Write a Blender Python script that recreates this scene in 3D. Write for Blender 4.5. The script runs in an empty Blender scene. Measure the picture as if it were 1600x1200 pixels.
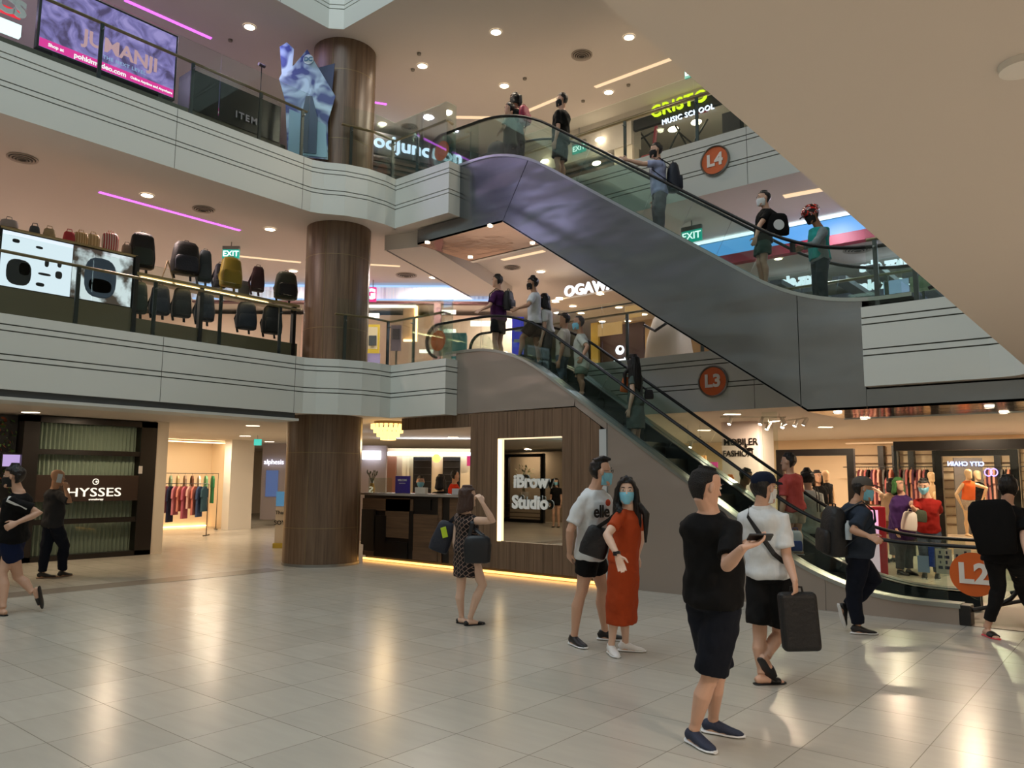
import bpy, bmesh, math, random
from mathutils import Vector, Matrix, noise
random.seed(7)
V = Vector
SC = bpy.context.scene
COL = SC.collection
PI = math.pi

# ------------------------------------------------------------------ camera
F_PX = 1215.0
EYE = V((0.0, 0.0, 1.64))
PITCH, YAW, ROLL = math.radians(6.96), math.radians(-39.64), math.radians(0.37)
_fw = V((math.sin(YAW)*math.cos(PITCH), math.cos(YAW)*math.cos(PITCH), math.sin(PITCH)))
_r0 = V((math.cos(YAW), -math.sin(YAW), 0)); _u0 = _r0.cross(_fw)
CR = _r0*math.cos(ROLL) + _u0*math.sin(ROLL)
CU = -_r0*math.sin(ROLL) + _u0*math.cos(ROLL)
CF = _fw
cam_data = bpy.data.cameras.new('camera')
cam_data.sensor_fit = 'HORIZONTAL'; cam_data.sensor_width = 36.0
cam_data.lens = F_PX/1600*36.0
cam_data.clip_start = 0.05; cam_data.clip_end = 200
cam = bpy.data.objects.new('camera', cam_data)
COL.objects.link(cam)
cam.matrix_world = Matrix(((CR.x, CU.x, -CF.x, EYE.x), (CR.y, CU.y, -CF.y, EYE.y), (CR.z, CU.z, -CF.z, EYE.z), (0, 0, 0, 1)))
SC.camera = cam

# ------------------------------------------------------------------ look
SC.view_settings.view_transform = 'Standard'
SC.view_settings.look = 'None'
SC.view_settings.exposure = -0.28
SC.view_settings.gamma = 1.0
SC.view_settings.use_curve_mapping = False
SC.cycles.use_denoising = True
SC.cycles.max_bounces = 8
SC.cycles.diffuse_bounces = 4
SC.cycles.glossy_bounces = 4
SC.cycles.transparent_max_bounces = 24
SC.cycles.transmission_bounces = 4
SC.cycles.sample_clamp_indirect = 4.0
SC.cycles.caustics_reflective = False
SC.cycles.caustics_refractive = False
w = bpy.data.worlds.new('world'); SC.world = w; w.use_nodes = True
w.node_tree.nodes['Background'].inputs[0].default_value = (0.62, 0.75, 0.80, 1)
w.node_tree.nodes['Background'].inputs[1].default_value = 0.25

def area_light(name, loc, sx, sy, energy, col, rot=(0, 0, 0)):
    l = bpy.data.lights.new(name, 'AREA'); l.shape = 'RECTANGLE'; l.size = sx; l.size_y = sy
    l.energy = energy; l.color = col
    o = bpy.data.objects.new(name, l); COL.objects.link(o); o.location = loc; o.rotation_euler = rot
    return o
# the glazed skylight over the atrium
area_light('skylight_lamp', (-6.5, -0.5, 17.0), 10.5, 16.0, 1800, (0.84, 0.96, 1.0))

# ------------------------------------------------------------------ measuring helpers (photo pixel -> point in the hall)
def ray(x, y):
    return CR*((x-800)/F_PX) + CU*((600-y)/F_PX) + CF
def atZ(x, y, z=0.0):
    d = ray(x, y); return EYE + d*((z-EYE.z)/d.z)
def atX(x, y, X):
    d = ray(x, y); return EYE + d*((X-EYE.x)/d.x)
def atY(x, y, Y):
    d = ray(x, y); return EYE + d*((Y-EYE.y)/d.y)
def atD(x, y, D):
    return EYE + ray(x, y)*D
def depth(p):
    return (p-EYE).dot(CF)

# ------------------------------------------------------------------ materials
def lin(c):
    c = c/255.0
    return c/12.92 if c <= 0.04045 else ((c+0.055)/1.055)**2.4
def rgb(r, g, b):
    return (lin(r), lin(g), lin(b), 1.0)
def col(h):
    return rgb(int(h[0:2], 16), int(h[2:4], 16), int(h[4:6], 16))
MATS = {}
def mat(name, hexc, rough=0.5, metal=0.0, spec=0.5, noise_scale=None, noise_amt=0.1, bump=0.0, bump_scale=40, coat=0.0, stretch=None, emit=None, estr=0.0):
    if name in MATS: return MATS[name]
    m = bpy.data.materials.new(name); m.use_nodes = True
    nt = m.node_tree; b = nt.nodes['Principled BSDF']
    c = col(hexc)
    b.inputs['Base Color'].default_value = c
    b.inputs['Roughness'].default_value = rough
    b.inputs['Metallic'].default_value = metal
    b.inputs['Specular IOR Level'].default_value = spec
    if coat: b.inputs['Coat Weight'].default_value = coat
    if emit:
        b.inputs['Emission Color'].default_value = col(emit); b.inputs['Emission Strength'].default_value = estr
    if noise_scale or bump:
        tc = nt.nodes.new('ShaderNodeTexCoord'); mp = nt.nodes.new('ShaderNodeMapping')
        nt.links.new(tc.outputs['Object'], mp.inputs[0])
        if stretch: mp.inputs['Scale'].default_value = stretch
    if noise_scale:
        n = nt.nodes.new('ShaderNodeTexNoise'); n.inputs['Scale'].default_value = noise_scale; n.inputs['Detail'].default_value = 4
        nt.links.new(mp.outputs[0], n.inputs['Vector'])
        r = nt.nodes.new('ShaderNodeMapRange'); r.inputs[3].default_value = 1-noise_amt; r.inputs[4].default_value = 1+noise_amt
        nt.links.new(n.outputs['Fac'], r.inputs[0])
        mx = nt.nodes.new('ShaderNodeVectorMath'); mx.operation = 'SCALE'
        mx.inputs[0].default_value = c[:3]
        nt.links.new(r.outputs[0], mx.inputs['Scale']); nt.links.new(mx.outputs[0], b.inputs['Base Color'])
    if bump:
        n2 = nt.nodes.new('ShaderNodeTexNoise'); n2.inputs['Scale'].default_value = bump_scale; n2.inputs['Detail'].default_value = 3
        nt.links.new(mp.outputs[0], n2.inputs['Vector'])
        bp = nt.nodes.new('ShaderNodeBump'); bp.inputs['Strength'].default_value = bump; bp.inputs['Distance'].default_value = 0.02
        nt.links.new(n2.outputs['Fac'], bp.inputs['Height']); nt.links.new(bp.outputs[0], b.inputs['Normal'])
    MATS[name] = m
    return m
def emis(name, hexc, s):
    if name in MATS: return MATS[name]
    m = bpy.data.materials.new(name); m.use_nodes = True
    b = m.node_tree.nodes['Principled BSDF']
    b.inputs['Base Color'].default_value = (0.02, 0.02, 0.02, 1)
    b.inputs['Emission Color'].default_value = col(hexc); b.inputs['Emission Strength'].default_value = s
    MATS[name] = m
    return m
def glass(name, tint, refl=0.9):
    if name in MATS: return MATS[name]
    m = bpy.data.materials.new(name); m.use_nodes = True; nt = m.node_tree
    nt.nodes.clear()
    o = nt.nodes.new('ShaderNodeOutputMaterial'); mx = nt.nodes.new('ShaderNodeMixShader')
    t = nt.nodes.new('ShaderNodeBsdfTransparent'); t.inputs[0].default_value = col(tint)
    g = nt.nodes.new('ShaderNodeBsdfGlossy'); g.inputs['Roughness'].default_value = 0.02; g.inputs[0].default_value = (0.9, 1, 0.97, 1)
    f = nt.nodes.new('ShaderNodeFresnel'); f.inputs[0].default_value = 1.4
    k = nt.nodes.new('ShaderNodeMath'); k.operation = 'MULTIPLY'; k.inputs[1].default_value = refl
    nt.links.new(f.outputs[0], k.inputs[0]); nt.links.new(k.outputs[0], mx.inputs[0])
    nt.links.new(t.outputs[0], mx.inputs[1]); nt.links.new(g.outputs[0], mx.inputs[2]); nt.links.new(mx.outputs[0], o.inputs[0])
    MATS[name] = m
    return m
def wood(name, c1, c2, rough=0.35, axis='Z', scale=3.0):
    if name in MATS: return MATS[name]
    m = bpy.data.materials.new(name); m.use_nodes = True; nt = m.node_tree; b = nt.nodes['Principled BSDF']
    tc = nt.nodes.new('ShaderNodeTexCoord'); mp = nt.nodes.new('ShaderNodeMapping')
    sc = {'Z': (9, 9, .35), 'X': (.35, 9, 9), 'Y': (9, .35, 9)}[axis]
    mp.inputs['Scale'].default_value = sc
    nt.links.new(tc.outputs['Object'], mp.inputs[0])
    n = nt.nodes.new('ShaderNodeTexNoise'); n.inputs['Scale'].default_value = scale; n.inputs['Detail'].default_value = 6; n.inputs['Roughness'].default_value = 0.65
    nt.links.new(mp.outputs[0], n.inputs['Vector'])
    cr = nt.nodes.new('ShaderNodeValToRGB'); cr.color_ramp.elements[0].color = col(c1); cr.color_ramp.elements[1].color = col(c2)
    cr.color_ramp.elements[0].position = 0.32; cr.color_ramp.elements[1].position = 0.68
    nt.links.new(n.outputs['Fac'], cr.inputs[0]); nt.links.new(cr.outputs[0], b.inputs['Base Color'])
    b.inputs['Roughness'].default_value = rough
    MATS[name] = m
    return m

# ------------------------------------------------------------------ mesh helpers
def new_bm(): return bmesh.new()
def link_mesh(name, bm, m=None, parent=None, smooth=False, bevel=0.0, loc=None):
    bmesh.ops.recalc_face_normals(bm, faces=bm.faces[:])
    me = bpy.data.meshes.new(name); bm.to_mesh(me); bm.free()
    if m is not None:
        for mm in (m if isinstance(m, (list, tuple)) else [m]): me.materials.append(mm)
    if smooth:
        for p in me.polygons: p.use_smooth = True
        me.set_sharp_from_angle(angle=math.radians(42))
    o = bpy.data.objects.new(name, me); COL.objects.link(o)
    if parent is not None:
        o.parent = parent
        # shapes are given in hall coordinates; shift them under the thing's own base
        me.transform(parent_inv(parent))
    elif loc is not None:
        me.transform(Matrix.Translation(-V(loc))); o.location = loc
    if bevel:
        b = o.modifiers.new('bevel', 'BEVEL'); b.width = bevel; b.segments = 2; b.limit_method = 'ANGLE'
    return o
def world_matrix(o):
    m = o.matrix_basis.copy()
    while o.parent is not None:
        o = o.parent; m = o.matrix_basis @ m
    return m
def parent_inv(o): return world_matrix(o).inverted()
def thing(name, label, cat, loc=(0, 0, 0), rz=0.0, group=None, kind=None):
    o = bpy.data.objects.new(name, None); COL.objects.link(o)
    o.empty_display_size = 0.1
    o.location = loc; o.rotation_euler = (0, 0, rz)
    return tag(o, label, cat, group, kind)
def tag(o, label=None, cat=None, group=None, kind=None):
    if label: o['label'] = label
    if cat: o['category'] = cat
    if group: o['group'] = group
    if kind: o['kind'] = kind
    return o
def part(name, bm, m, parent, label=None, **k):
    o = link_mesh(name, bm, m, parent, **k)
    if label: o['label'] = label
    return o
def struct(name, bm, m, **k):
    o = link_mesh(name, bm, m, **k); o['kind'] = 'structure'; return o
def copy_tree(o, parent=None):
    c = o.copy(); COL.objects.link(c)
    if parent is not None: c.parent = parent
    for ch in list(o.children): copy_tree(ch, c)
    return c

def box(bm, x0, x1, y0, y1, z0, z1, mi=0, M=None):
    vs = [bm.verts.new(V((x, y, z)) if M is None else M @ V((x, y, z))) for x in (x0, x1) for y in (y0, y1) for z in (z0, z1)]
    for f in ((0, 1, 3, 2), (4, 6, 7, 5), (0, 4, 5, 1), (2, 3, 7, 6), (0, 2, 6, 4), (1, 5, 7, 3)):
        fc = bm.faces.new([vs[i] for i in f]); fc.material_index = mi
def mbox(x0, x1, y0, y1, z0, z1):
    bm = new_bm(); box(bm, x0, x1, y0, y1, z0, z1); return bm
def obox(bm, c, ax, ay, az, hx, hy, hz, mi=0):
    M = Matrix(((ax.x, ay.x, az.x, c.x), (ax.y, ay.y, az.y, c.y), (ax.z, ay.z, az.z, c.z), (0, 0, 0, 1)))
    box(bm, -hx, hx, -hy, hy, -hz, hz, mi, M)
def prism(bm, pts2, a, b, plane='XY', mi=0):
    # pts2: polygon; extruded from a to b along the remaining axis
    def mk(p, t):
        return {'XY': V((p[0], p[1], t)), 'XZ': V((p[0], t, p[1])), 'YZ': V((t, p[0], p[1]))}[plane]
    A = [bm.verts.new(mk(p, a)) for p in pts2]; B = [bm.verts.new(mk(p, b)) for p in pts2]
    n = len(pts2)
    from mathutils.geometry import tessellate_polygon
    for i in range(n):
        fc = bm.faces.new([A[i], A[(i+1) % n], B[(i+1) % n], B[i]]); fc.material_index = mi
    for tri in tessellate_polygon([[V((p[0], p[1], 0)) for p in pts2]]):
        for L in (A, B):
            fc = bm.faces.new([L[k] for k in tri]); fc.material_index = mi
def strip(bm, path_top, path_bot, y0, y1, mi=0):
    # closed band between two XZ paths of equal length, extruded in Y
    n = len(path_top)
    q = [[bm.verts.new(V((p[0], y, p[1]))) for p in P] for P in (path_top, path_bot) for y in (y0, y1)]
    t0, t1, b0, b1 = q
    for i in range(n-1):
        for A, B in ((t0, t1), (b1, b0), (b0, t0), (t1, b1)):
            f = bm.faces.new([A[i], A[i+1], B[i+1], B[i]]); f.material_index = mi
    for i in (0, n-1):
        f = bm.faces.new([t0[i], t1[i], b1[i], b0[i]]); f.material_index = mi
def frame_of(t, ref=V((0, 0, 1))):
    t = t.normalized()
    if abs(t.dot(ref)) > 0.98: ref = V((1, 0, 0)) if abs(t.x) < 0.9 else V((0, 1, 0))
    a = t.cross(ref).normalized(); b = a.cross(t).normalized()
    return t, a, b
def tube(bm, pts, rad, n=10, ref=None, cap=True, mi=0):
    # rad: list of r or (ra, rb); axis a is along ref if given
    pts = [V(p) for p in pts]
    rings = []
    prev = None
    for i, p in enumerate(pts):
        t = (pts[min(i+1, len(pts)-1)] - pts[max(i-1, 0)])
        if t.length < 1e-6: t = V((0, 0, 1))
        t.normalize()
        if ref is not None:
            a = (ref - t*ref.dot(t))
            if a.length < 1e-4: a = frame_of(t)[1]
            a.normalize(); b = t.cross(a)
        elif prev is None:
            _, a, b = frame_of(t); b = t.cross(a)
        else:
            a = prev - t*prev.dot(t)
            a.normalize(); b = t.cross(a)
        prev = a
        r = rad[i] if isinstance(rad, (list, tuple)) else rad
        ra, rb = r if isinstance(r, (list, tuple)) else (r, r)
        rings.append([bm.verts.new(p + a*(ra*math.cos(2*PI*k/n)) + b*(rb*math.sin(2*PI*k/n))) for k in range(n)])
    loft(bm, rings, cap, mi)
    return rings
def loft(bm, rings, cap=True, mi=0):
    n = len(rings[0])
    for i in range(len(rings)-1):
        A, B = rings[i], rings[i+1]
        for k in range(n):
            f = bm.faces.new([A[k], A[(k+1) % n], B[(k+1) % n], B[k]]); f.material_index = mi
    if cap:
        f = bm.faces.new(rings[0][::-1]); f.material_index = mi
        f = bm.faces.new(rings[-1]); f.material_index = mi
def ball(bm, c, r, sx=None, n=12, M=None):
    # ellipsoid; r number or (rx,ry,rz), M optional orientation (cols)
    rr = r if isinstance(r, (list, tuple)) else (r, r, r)
    ax = M or (V((1, 0, 0)), V((0, 1, 0)), V((0, 0, 1)))
    top = bm.verts.new(c + ax[2]*rr[2]); bot = bm.verts.new(c - ax[2]*rr[2]); rings = []
    h = max(4, n//2)
    for i in range(1, h):
        th = PI*i/h
        rings.append([bm.verts.new(c + ax[0]*(rr[0]*math.sin(th)*math.cos(2*PI*k/n)) + ax[1]*(rr[1]*math.sin(th)*math.sin(2*PI*k/n)) + ax[2]*(rr[2]*math.cos(th))) for k in range(n)])
    for k in range(n):
        bm.faces.new([top, rings[0][k], rings[0][(k+1) % n]])
        bm.faces.new([bot, rings[-1][(k+1) % n], rings[-1][k]])
    loft(bm, rings, cap=False)
def lathe(bm, c, prof, n=24, mi=0):
    # closed ring of revolution about the vertical through c; prof = [(r, dz)...]
    R = [[bm.verts.new(V((c[0]+r*math.cos(2*PI*k/n), c[1]+r*math.sin(2*PI*k/n), c[2]+dz))) for k in range(n)] for r, dz in prof]
    for i in range(len(R)-1):
        for k in range(n):
            f = bm.faces.new([R[i][k], R[i][(k+1) % n], R[i+1][(k+1) % n], R[i+1][k]]); f.material_index = mi
def disc(bm, c, nrm, r, th, n=32, mi=0):
    nrm = V(nrm).normalized()
    tube(bm, [V(c), V(c)+nrm*th], [r, r], n=n, mi=mi)
def cyl(bm, p0, p1, r, n=12, mi=0): tube(bm, [p0, p1], [r, r], n=n, mi=mi)

def text_bm(s, size, depth_=0.01, bold=0.0, space=1.0, bm=None, origin=None, xa=None, za=None, align='CENTER', xscale=1.0, fit=None):
    cu = bpy.data.curves.new('lettering', 'FONT'); cu.body = s; cu.size = size; cu.extrude = depth_; cu.offset = bold
    cu.align_x = align; cu.align_y = 'CENTER'; cu.space_character = space; cu.resolution_u = 3
    ob = bpy.data.objects.new('lettering', cu); COL.objects.link(ob)
    dg = bpy.context.evaluated_depsgraph_get()
    me = bpy.data.meshes.new_from_object(ob.evaluated_get(dg))
    if fit:
        xs = [v.co.x for v in me.vertices]; xscale = fit/max(1e-3, max(xs)-min(xs))
    b = bm if bm is not None else new_bm()
    xa = (xa or V((1, 0, 0))).normalized(); za = (za or V((0, 0, 1))).normalized(); ya = za.cross(xa)
    o = V(origin) if origin is not None else V((0, 0, 0))
    M = Matrix(((xa.x*xscale, za.x, -ya.x, o.x), (xa.y*xscale, za.y, -ya.y, o.y), (xa.z*xscale, za.z, -ya.z, o.z), (0, 0, 0, 1)))
    me.transform(M)
    b.from_mesh(me)
    bpy.data.objects.remove(ob); bpy.data.curves.remove(cu); bpy.data.meshes.remove(me)
    return b
ORD = ['first', 'second', 'third', 'fourth', 'fifth', 'sixth', 'seventh', 'eighth', 'ninth', 'tenth', 'eleventh', 'twelfth', 'thirteenth', 'fourteenth', 'fifteenth', 'sixteenth', 'seventeenth', 'eighteenth', 'nineteenth', 'twentieth']
def ordinal(i, n):
    return 'leftmost' if i == 0 else ('rightmost' if i == n-1 else ORD[i] + ' from the left')
# ================================================================== THE SETTING
def floor_material():
    m = bpy.data.materials.new('floor tiles'); m.use_nodes = True; nt = m.node_tree; b = nt.nodes['Principled BSDF']
    tc = nt.nodes.new('ShaderNodeTexCoord'); mp = nt.nodes.new('ShaderNodeMapping')
    mp.inputs['Location'].default_value = (1.23+0.6*60, -2.06+0.593*60, 0)
    nt.links.new(tc.outputs['Object'], mp.inputs[0])
    br = nt.nodes.new('ShaderNodeTexBrick'); br.offset = 0.0; br.squash = 1.0
    br.inputs['Scale'].default_value = 1.0; br.inputs['Brick Width'].default_value = 0.6; br.inputs['Row Height'].default_value = 0.593
    br.inputs['Mortar Size'].default_value = 0.0028; br.inputs['Mortar Smooth'].default_value = 0.1
    br.inputs['Color1'].default_value = col('BBB6AA'); br.inputs['Color2'].default_value = col('B3AEA2'); br.inputs['Mortar'].default_value = col('7E786C')
    nt.links.new(mp.outputs[0], br.inputs['Vector'])
    n = nt.nodes.new('ShaderNodeTexNoise'); n.inputs['Scale'].default_value = 2.2; n.inputs['Detail'].default_value = 5
    mp2 = nt.nodes.new('ShaderNodeMapping'); mp2.inputs['Scale'].default_value = (1, 5, 1)
    nt.links.new(tc.outputs['Object'], mp2.inputs[0]); nt.links.new(mp2.outputs[0], n.inputs['Vector'])
    r = nt.nodes.new('ShaderNodeMapRange'); r.inputs[3].default_value = 0.93; r.inputs[4].default_value = 1.07; nt.links.new(n.outputs['Fac'], r.inputs[0])
    mx = nt.nodes.new('ShaderNodeVectorMath'); mx.operation = 'SCALE'
    nt.links.new(br.outputs['Color'], mx.inputs[0]); nt.links.new(r.outputs[0], mx.inputs['Scale'])
    nt.links.new(mx.outputs[0], b.inputs['Base Color'])
    r2 = nt.nodes.new('ShaderNodeMapRange'); r2.inputs[3].default_value = 0.19; r2.inputs[4].default_value = 0.29; nt.links.new(n.outputs['Fac'], r2.inputs[0])
    nt.links.new(r2.outputs[0], b.inputs['Roughness'])
    b.inputs['Specular IOR Level'].default_value = 0.6
    return m
M_floor = floor_material()
M_ceil = mat('ceiling plaster', 'D3CAC0', 0.85)
M_band = mat('ivory panel', 'D2D5CF', 0.45, spec=0.3)
M_groove = mat('groove shadow gap', '55564F', 0.8)
M_wallw = mat('warm white wall', 'E3D8C6', 0.8)
M_steel = mat('satin steel', '9A9C9C', 0.3, 1.0)
M_steel2 = mat('dark satin steel', '55595A', 0.35, 1.0)
M_chrome = mat('polished steel', 'C8CACA', 0.12, 1.0)
M_black = mat('black metal', '141414', 0.4)
M_blackwood = mat('black stained frame', '17120F', 0.35)
M_brass = mat('bronze handrail', '8A7858', 0.4, 0.5)
M_col = wood('column walnut veneer', '513D2E', '77604B', 0.38, 'Z', 2.2)
M_wood = wood('slatted walnut wall', '5C4735', '7C634E', 0.45, 'Z', 2.0)
M_woodh = wood('counter oak panel', '4A3626', '6B503A', 0.4, 'X', 2.0)
G_clear = glass('clear glass', 'F6FAF8', 0.45)
G_green = glass('green tinted glass', 'F0F6F3', 0.6)

struct('floor', mbox(-32, 9, -10, 31, -0.2, 0), M_floor)
bm = new_bm(); box(bm, -12.62, -12.1, -10, 8.3, 0.0, 0.004)
struct('trim_1', bm, mat('brown border tiles', '8B8073', 0.25))

VOID = [(-12, -10), (-12, 8.45), (-11.9, 8.68), (-11.66, 9.0), (-11.5, 9.4), (-11.48, 9.8), (-11.5, 10.15), (-10.0, 10.15), (-10.0, 12.3)]
RIGHT3 = [(-2.77, 12.3), (-2.77, 10.33), (-1.40, 10.33), (-1.13, 10.26), (-0.97, 10.08), (-0.92, 9.85), (-0.92, -10)]
def slab(poly, z0, z1, m=None):
    bm = new_bm(); prism(bm, poly, z0, z1, 'XY')
    return struct('ceiling', bm, m or M_ceil)
slab([(-32, -10)] + VOID + RIGHT3 + [(9, -10), (9, 31), (-32, 31)], 2.82, 3.78)
slab([(-32, -10)] + VOID + [(9, 12.3), (9, 31), (-32, 31)], 6.62, 7.56)
VOID5 = [(-12, -10), (-12, 8.72), (-11.76, 8.96), (9, 8.96)]
slab([(-32, -10)] + VOID5 + [(9, 31), (-32, 31)], 10.42, 11.3)
# outer walls of the building
for nm, a in (('wall_left', (-32.2, -32, -10, 31, 0, 12)), ('wall_right', (9, 9.2, -10, 31, 0, 12)), ('wall_back', (-32, 9, 31, 31.2, 0, 12)), ('wall_front', (-32, 9, -10.2, -10, 0, 12))):
    struct(nm, mbox(*a), M_wallw)

def band(path, z0, z1, closed_gap=1.9, name='trim_2', joints=None, th=0.06):
    # grooved fascia panels along a plan path; the grooves are real recesses
    H = z1-z0
    prof = [(0.0, 0), (0.374, 0), (0.374, -0.022), (0.392, -0.022), (0.392, 0.0), (0.453, 0.0), (0.453, -0.022), (0.471, -0.022), (0.471, 0), (0.767, 0), (0.767, -0.022), (0.785, -0.022), (0.785, 0.0), (0.85, 0.0), (0.85, -0.022), (0.868, -0.022), (0.868, 0), (1.0, 0)]
    bm = new_bm()
    P = [V((p[0], p[1], 0)) for p in path]
    nrm = []
    for i in range(len(P)):
        d0 = (P[i]-P[i-1]).normalized() if i > 0 else None; d1 = (P[i+1]-P[i]).normalized() if i < len(P)-1 else None
        if d0 is None: d0 = d1
        if d1 is None: d1 = d0
        n0 = V((d0.y, -d0.x, 0)); n1 = V((d1.y, -d1.x, 0)); n = (n0+n1).normalized(); n = n/max(0.4, n.dot(n0)); nrm.append(n)
    secs = []
    for p, n in zip(P, nrm):
        fr = [p + n*(th+dx) + V((0, 0, z0+H*t)) for t, dx in prof]
        secs.append([bm.verts.new(q) for q in fr] + [bm.verts.new(p + V((0, 0, z1))), bm.verts.new(p + V((0, 0, z0)))])
    for i in range(len(secs)-1):
        A, B = secs[i], secs[i+1]; n = len(A)
        for k in range(n):
            f = bm.faces.new([A[k], A[(k+1) % n], B[(k+1) % n], B[k]])
            if k < len(prof)-1 and prof[k][1] < 0 and prof[k+1][1] < 0: f.material_index = 1
    bm.faces.new(secs[0][::-1]); bm.faces.new(secs[-1])
    for f in bm.faces:
        f.normal_update()
        if max(v.co.z for v in f.verts) < z0+1e-4: f.material_index = 2
    # vertical joints
    for j in (joints or []):
        a, dvec, n = V((j[0], j[1], 0)), V((j[2], j[3], 0)).normalized(), None
        n = V((dvec.y, -dvec.x, 0))
        obox(bm, a + n*(th) + V((0, 0, (z0+z1)/2)), dvec, n, V((0, 0, 1)), 0.004, 0.0015, H/2-0.004, mi=1)
    return struct(name, bm, [M_band, M_groove, M_ceil])
JL = [(-12, y, 0, 1) for y in (-3, 0.35, 3.17-.1, 5.8, 8.25)]
bpath = [(-12, -10), (-12, 8.45), (-11.9, 8.68), (-11.66, 9.0), (-11.5, 9.4), (-11.46, 9.8), (-11.5, 10.15)]
for nm, z0, z1 in (('trim_2', 2.80, 3.83), ('trim_3', 6.60, 7.62)):
    band(bpath[:], z0, z1, name=nm, joints=JL)
    band([(-11.5, 10.15), (-10.0, 10.15), (-10.0, 10.40)], z0, z1, name=nm[:-1]+str(int(nm[-1])+2))
band([(-2.77, 10.33), (-1.40, 10.33), (-1.13, 10.26), (-0.97, 10.08), (-0.92, 9.85), (-0.92, -10)], 2.82, 3.83, name='trim_6')
FJ = [(x, 12.3, 1, 0) for x in (-8.5, -5.0, -1.5)]
band([(-10.0, 12.3), (9, 12.3)], 2.80, 3.83, name='trim_7', joints=FJ)
band([(-10.0, 12.3), (9, 12.3)], 6.60, 7.62, name='trim_8', joints=FJ)
band([(-12, -10), (-12, 8.72), (-11.76, 8.96), (9, 8.96)], 10.40, 11.5, name='trim_9', joints=[(-12, 7.6, 0, 1)])
# return air slot and ledge under the level three band on the left
bm = new_bm(); box(bm, -12.25, -11.97, -10, 8.3, 2.70, 2.80)
struct('trim_10', bm, mat('slot grille', '4E5152', 0.5, 0.5))
bm = new_bm(); box(bm, -12.6, -11.93, -10, 8.36, 2.655, 2.70)
struct('trim_11', bm, mat('white ledge', 'C9CBC6', 0.5))

# ------------------------------------------------------------------ columns
def column(label, x, y, z0, z1, r, joints, base=False):
    t = thing('column', label, 'column', (x, y, z0), group='walnut clad columns')
    bm = new_bm(); cyl(bm, (x, y, z0), (x, y, z1), r, 64)
    o = part('shaft', bm, M_col, t, smooth=True)
    for z in joints:
        bm = new_bm(); cyl(bm, (x, y, z), (x, y, z+0.012), r+0.003, 64); part('joint_ring', bm, M_brass, t)
    for a in (-150, -60, 30, 120):
        bm = new_bm(); cx, cy = x+math.cos(math.radians(a))*r, y+math.sin(math.radians(a))*r
        cyl(bm, (cx, cy, z0+.02), (cx, cy, z1-.02), 0.006, 8); part('vertical_joint', bm, M_brass, t)
    if base:
        bm = new_bm(); cyl(bm, (x, y, z0), (x, y, z0+0.05), r+0.012, 64); part('base_ring', bm, M_steel, t)
    return t
column('thick walnut column standing on the ground floor beside the reception counter', -12.57, 9.43, 0, 2.82, 0.72, (0.7, 2.1), True)
column('walnut column on level three behind the glass balustrade', -12.46, 9.52, 3.78, 6.62, 0.635, (4.5, 5.95))
column('walnut column on level four beside the blue film standee', -12.46, 9.52, 7.56, 10.42, 0.635, (8.3, 9.75))

# ------------------------------------------------------------------ ceiling fittings
M_warm = emis('warm lamp glow', 'FFE7C8', 14); M_warmsoft = emis('warm cove glow', 'FFDDB0', 1.25)
M_cool = emis('cool lamp glow', 'DDEBFF', 12); M_pink = emis('magenta tube', 'C65CE0', 3.0); M_blue = emis('blue white tube', 'A8CCFF', 4.0)
M_lampring = mat('lamp ring white', 'E6E2DA', 0.5)
def downlight(p, label, group, r=0.085, power=26, colr=(1, 0.80, 0.58), cone=150, lit=None):
    t = thing('downlight', label, 'ceiling light', p, group=group)
    x, y, z = p
    bm = new_bm(); lathe(bm, (x, y, z), [(r*1.25, 0), (r*1.2, -.012), (r, -.012), (r*.98, 0)]); part('ring', bm, M_lampring, t)
    bm = new_bm(); cyl(bm, (x, y, z-.006), (x, y, z+.02), r, 24); part('lens', bm, lit or M_warm, t)
    if power:
        l = bpy.data.lights.new('downlight_lamp', 'SPOT'); l.energy = power; l.color = colr; l.spot_size = math.radians(cone); l.spot_blend = 0.8; l.shadow_soft_size = r*0.8
        o = bpy.data.objects.new('downlight_lamp', l); COL.objects.link(o); o.parent = t; o.location = (0, 0, -0.02)
    return t
def row_lights(pxs, z, where, group, **k):
    pxs = sorted(pxs)
    for i, (px, py) in enumerate(pxs):
        q = atZ(px, py, z); downlight((q.x, q.y, z), 'round recessed downlight %s, the %s' % (where, ordinal(i, len(pxs))), group, **k)
row_lights([(390, 42), (775, 50), (983, 58), (660, 103), (788, 134), (951, 144), (598, 193)], 10.415, 'in the level four ceiling', 'downlights in the level four ceiling', power=55, r=0.10)
row_lights([(230, 305), (422, 358), (458, 423), (677, 433), (845, 424)], 6.615, 'in the level three ceiling, left half', 'downlights in the level three ceiling', power=42, r=0.10)
q = atZ(1216, 404, 6.615)
downlight((q.x, q.y, 6.615), 'round recessed downlight in the level three ceiling behind the helmeted rider', 'downlights in the level three ceiling', power=40)
for i, (x, y) in enumerate([(1280, 667)]): pass
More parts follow.
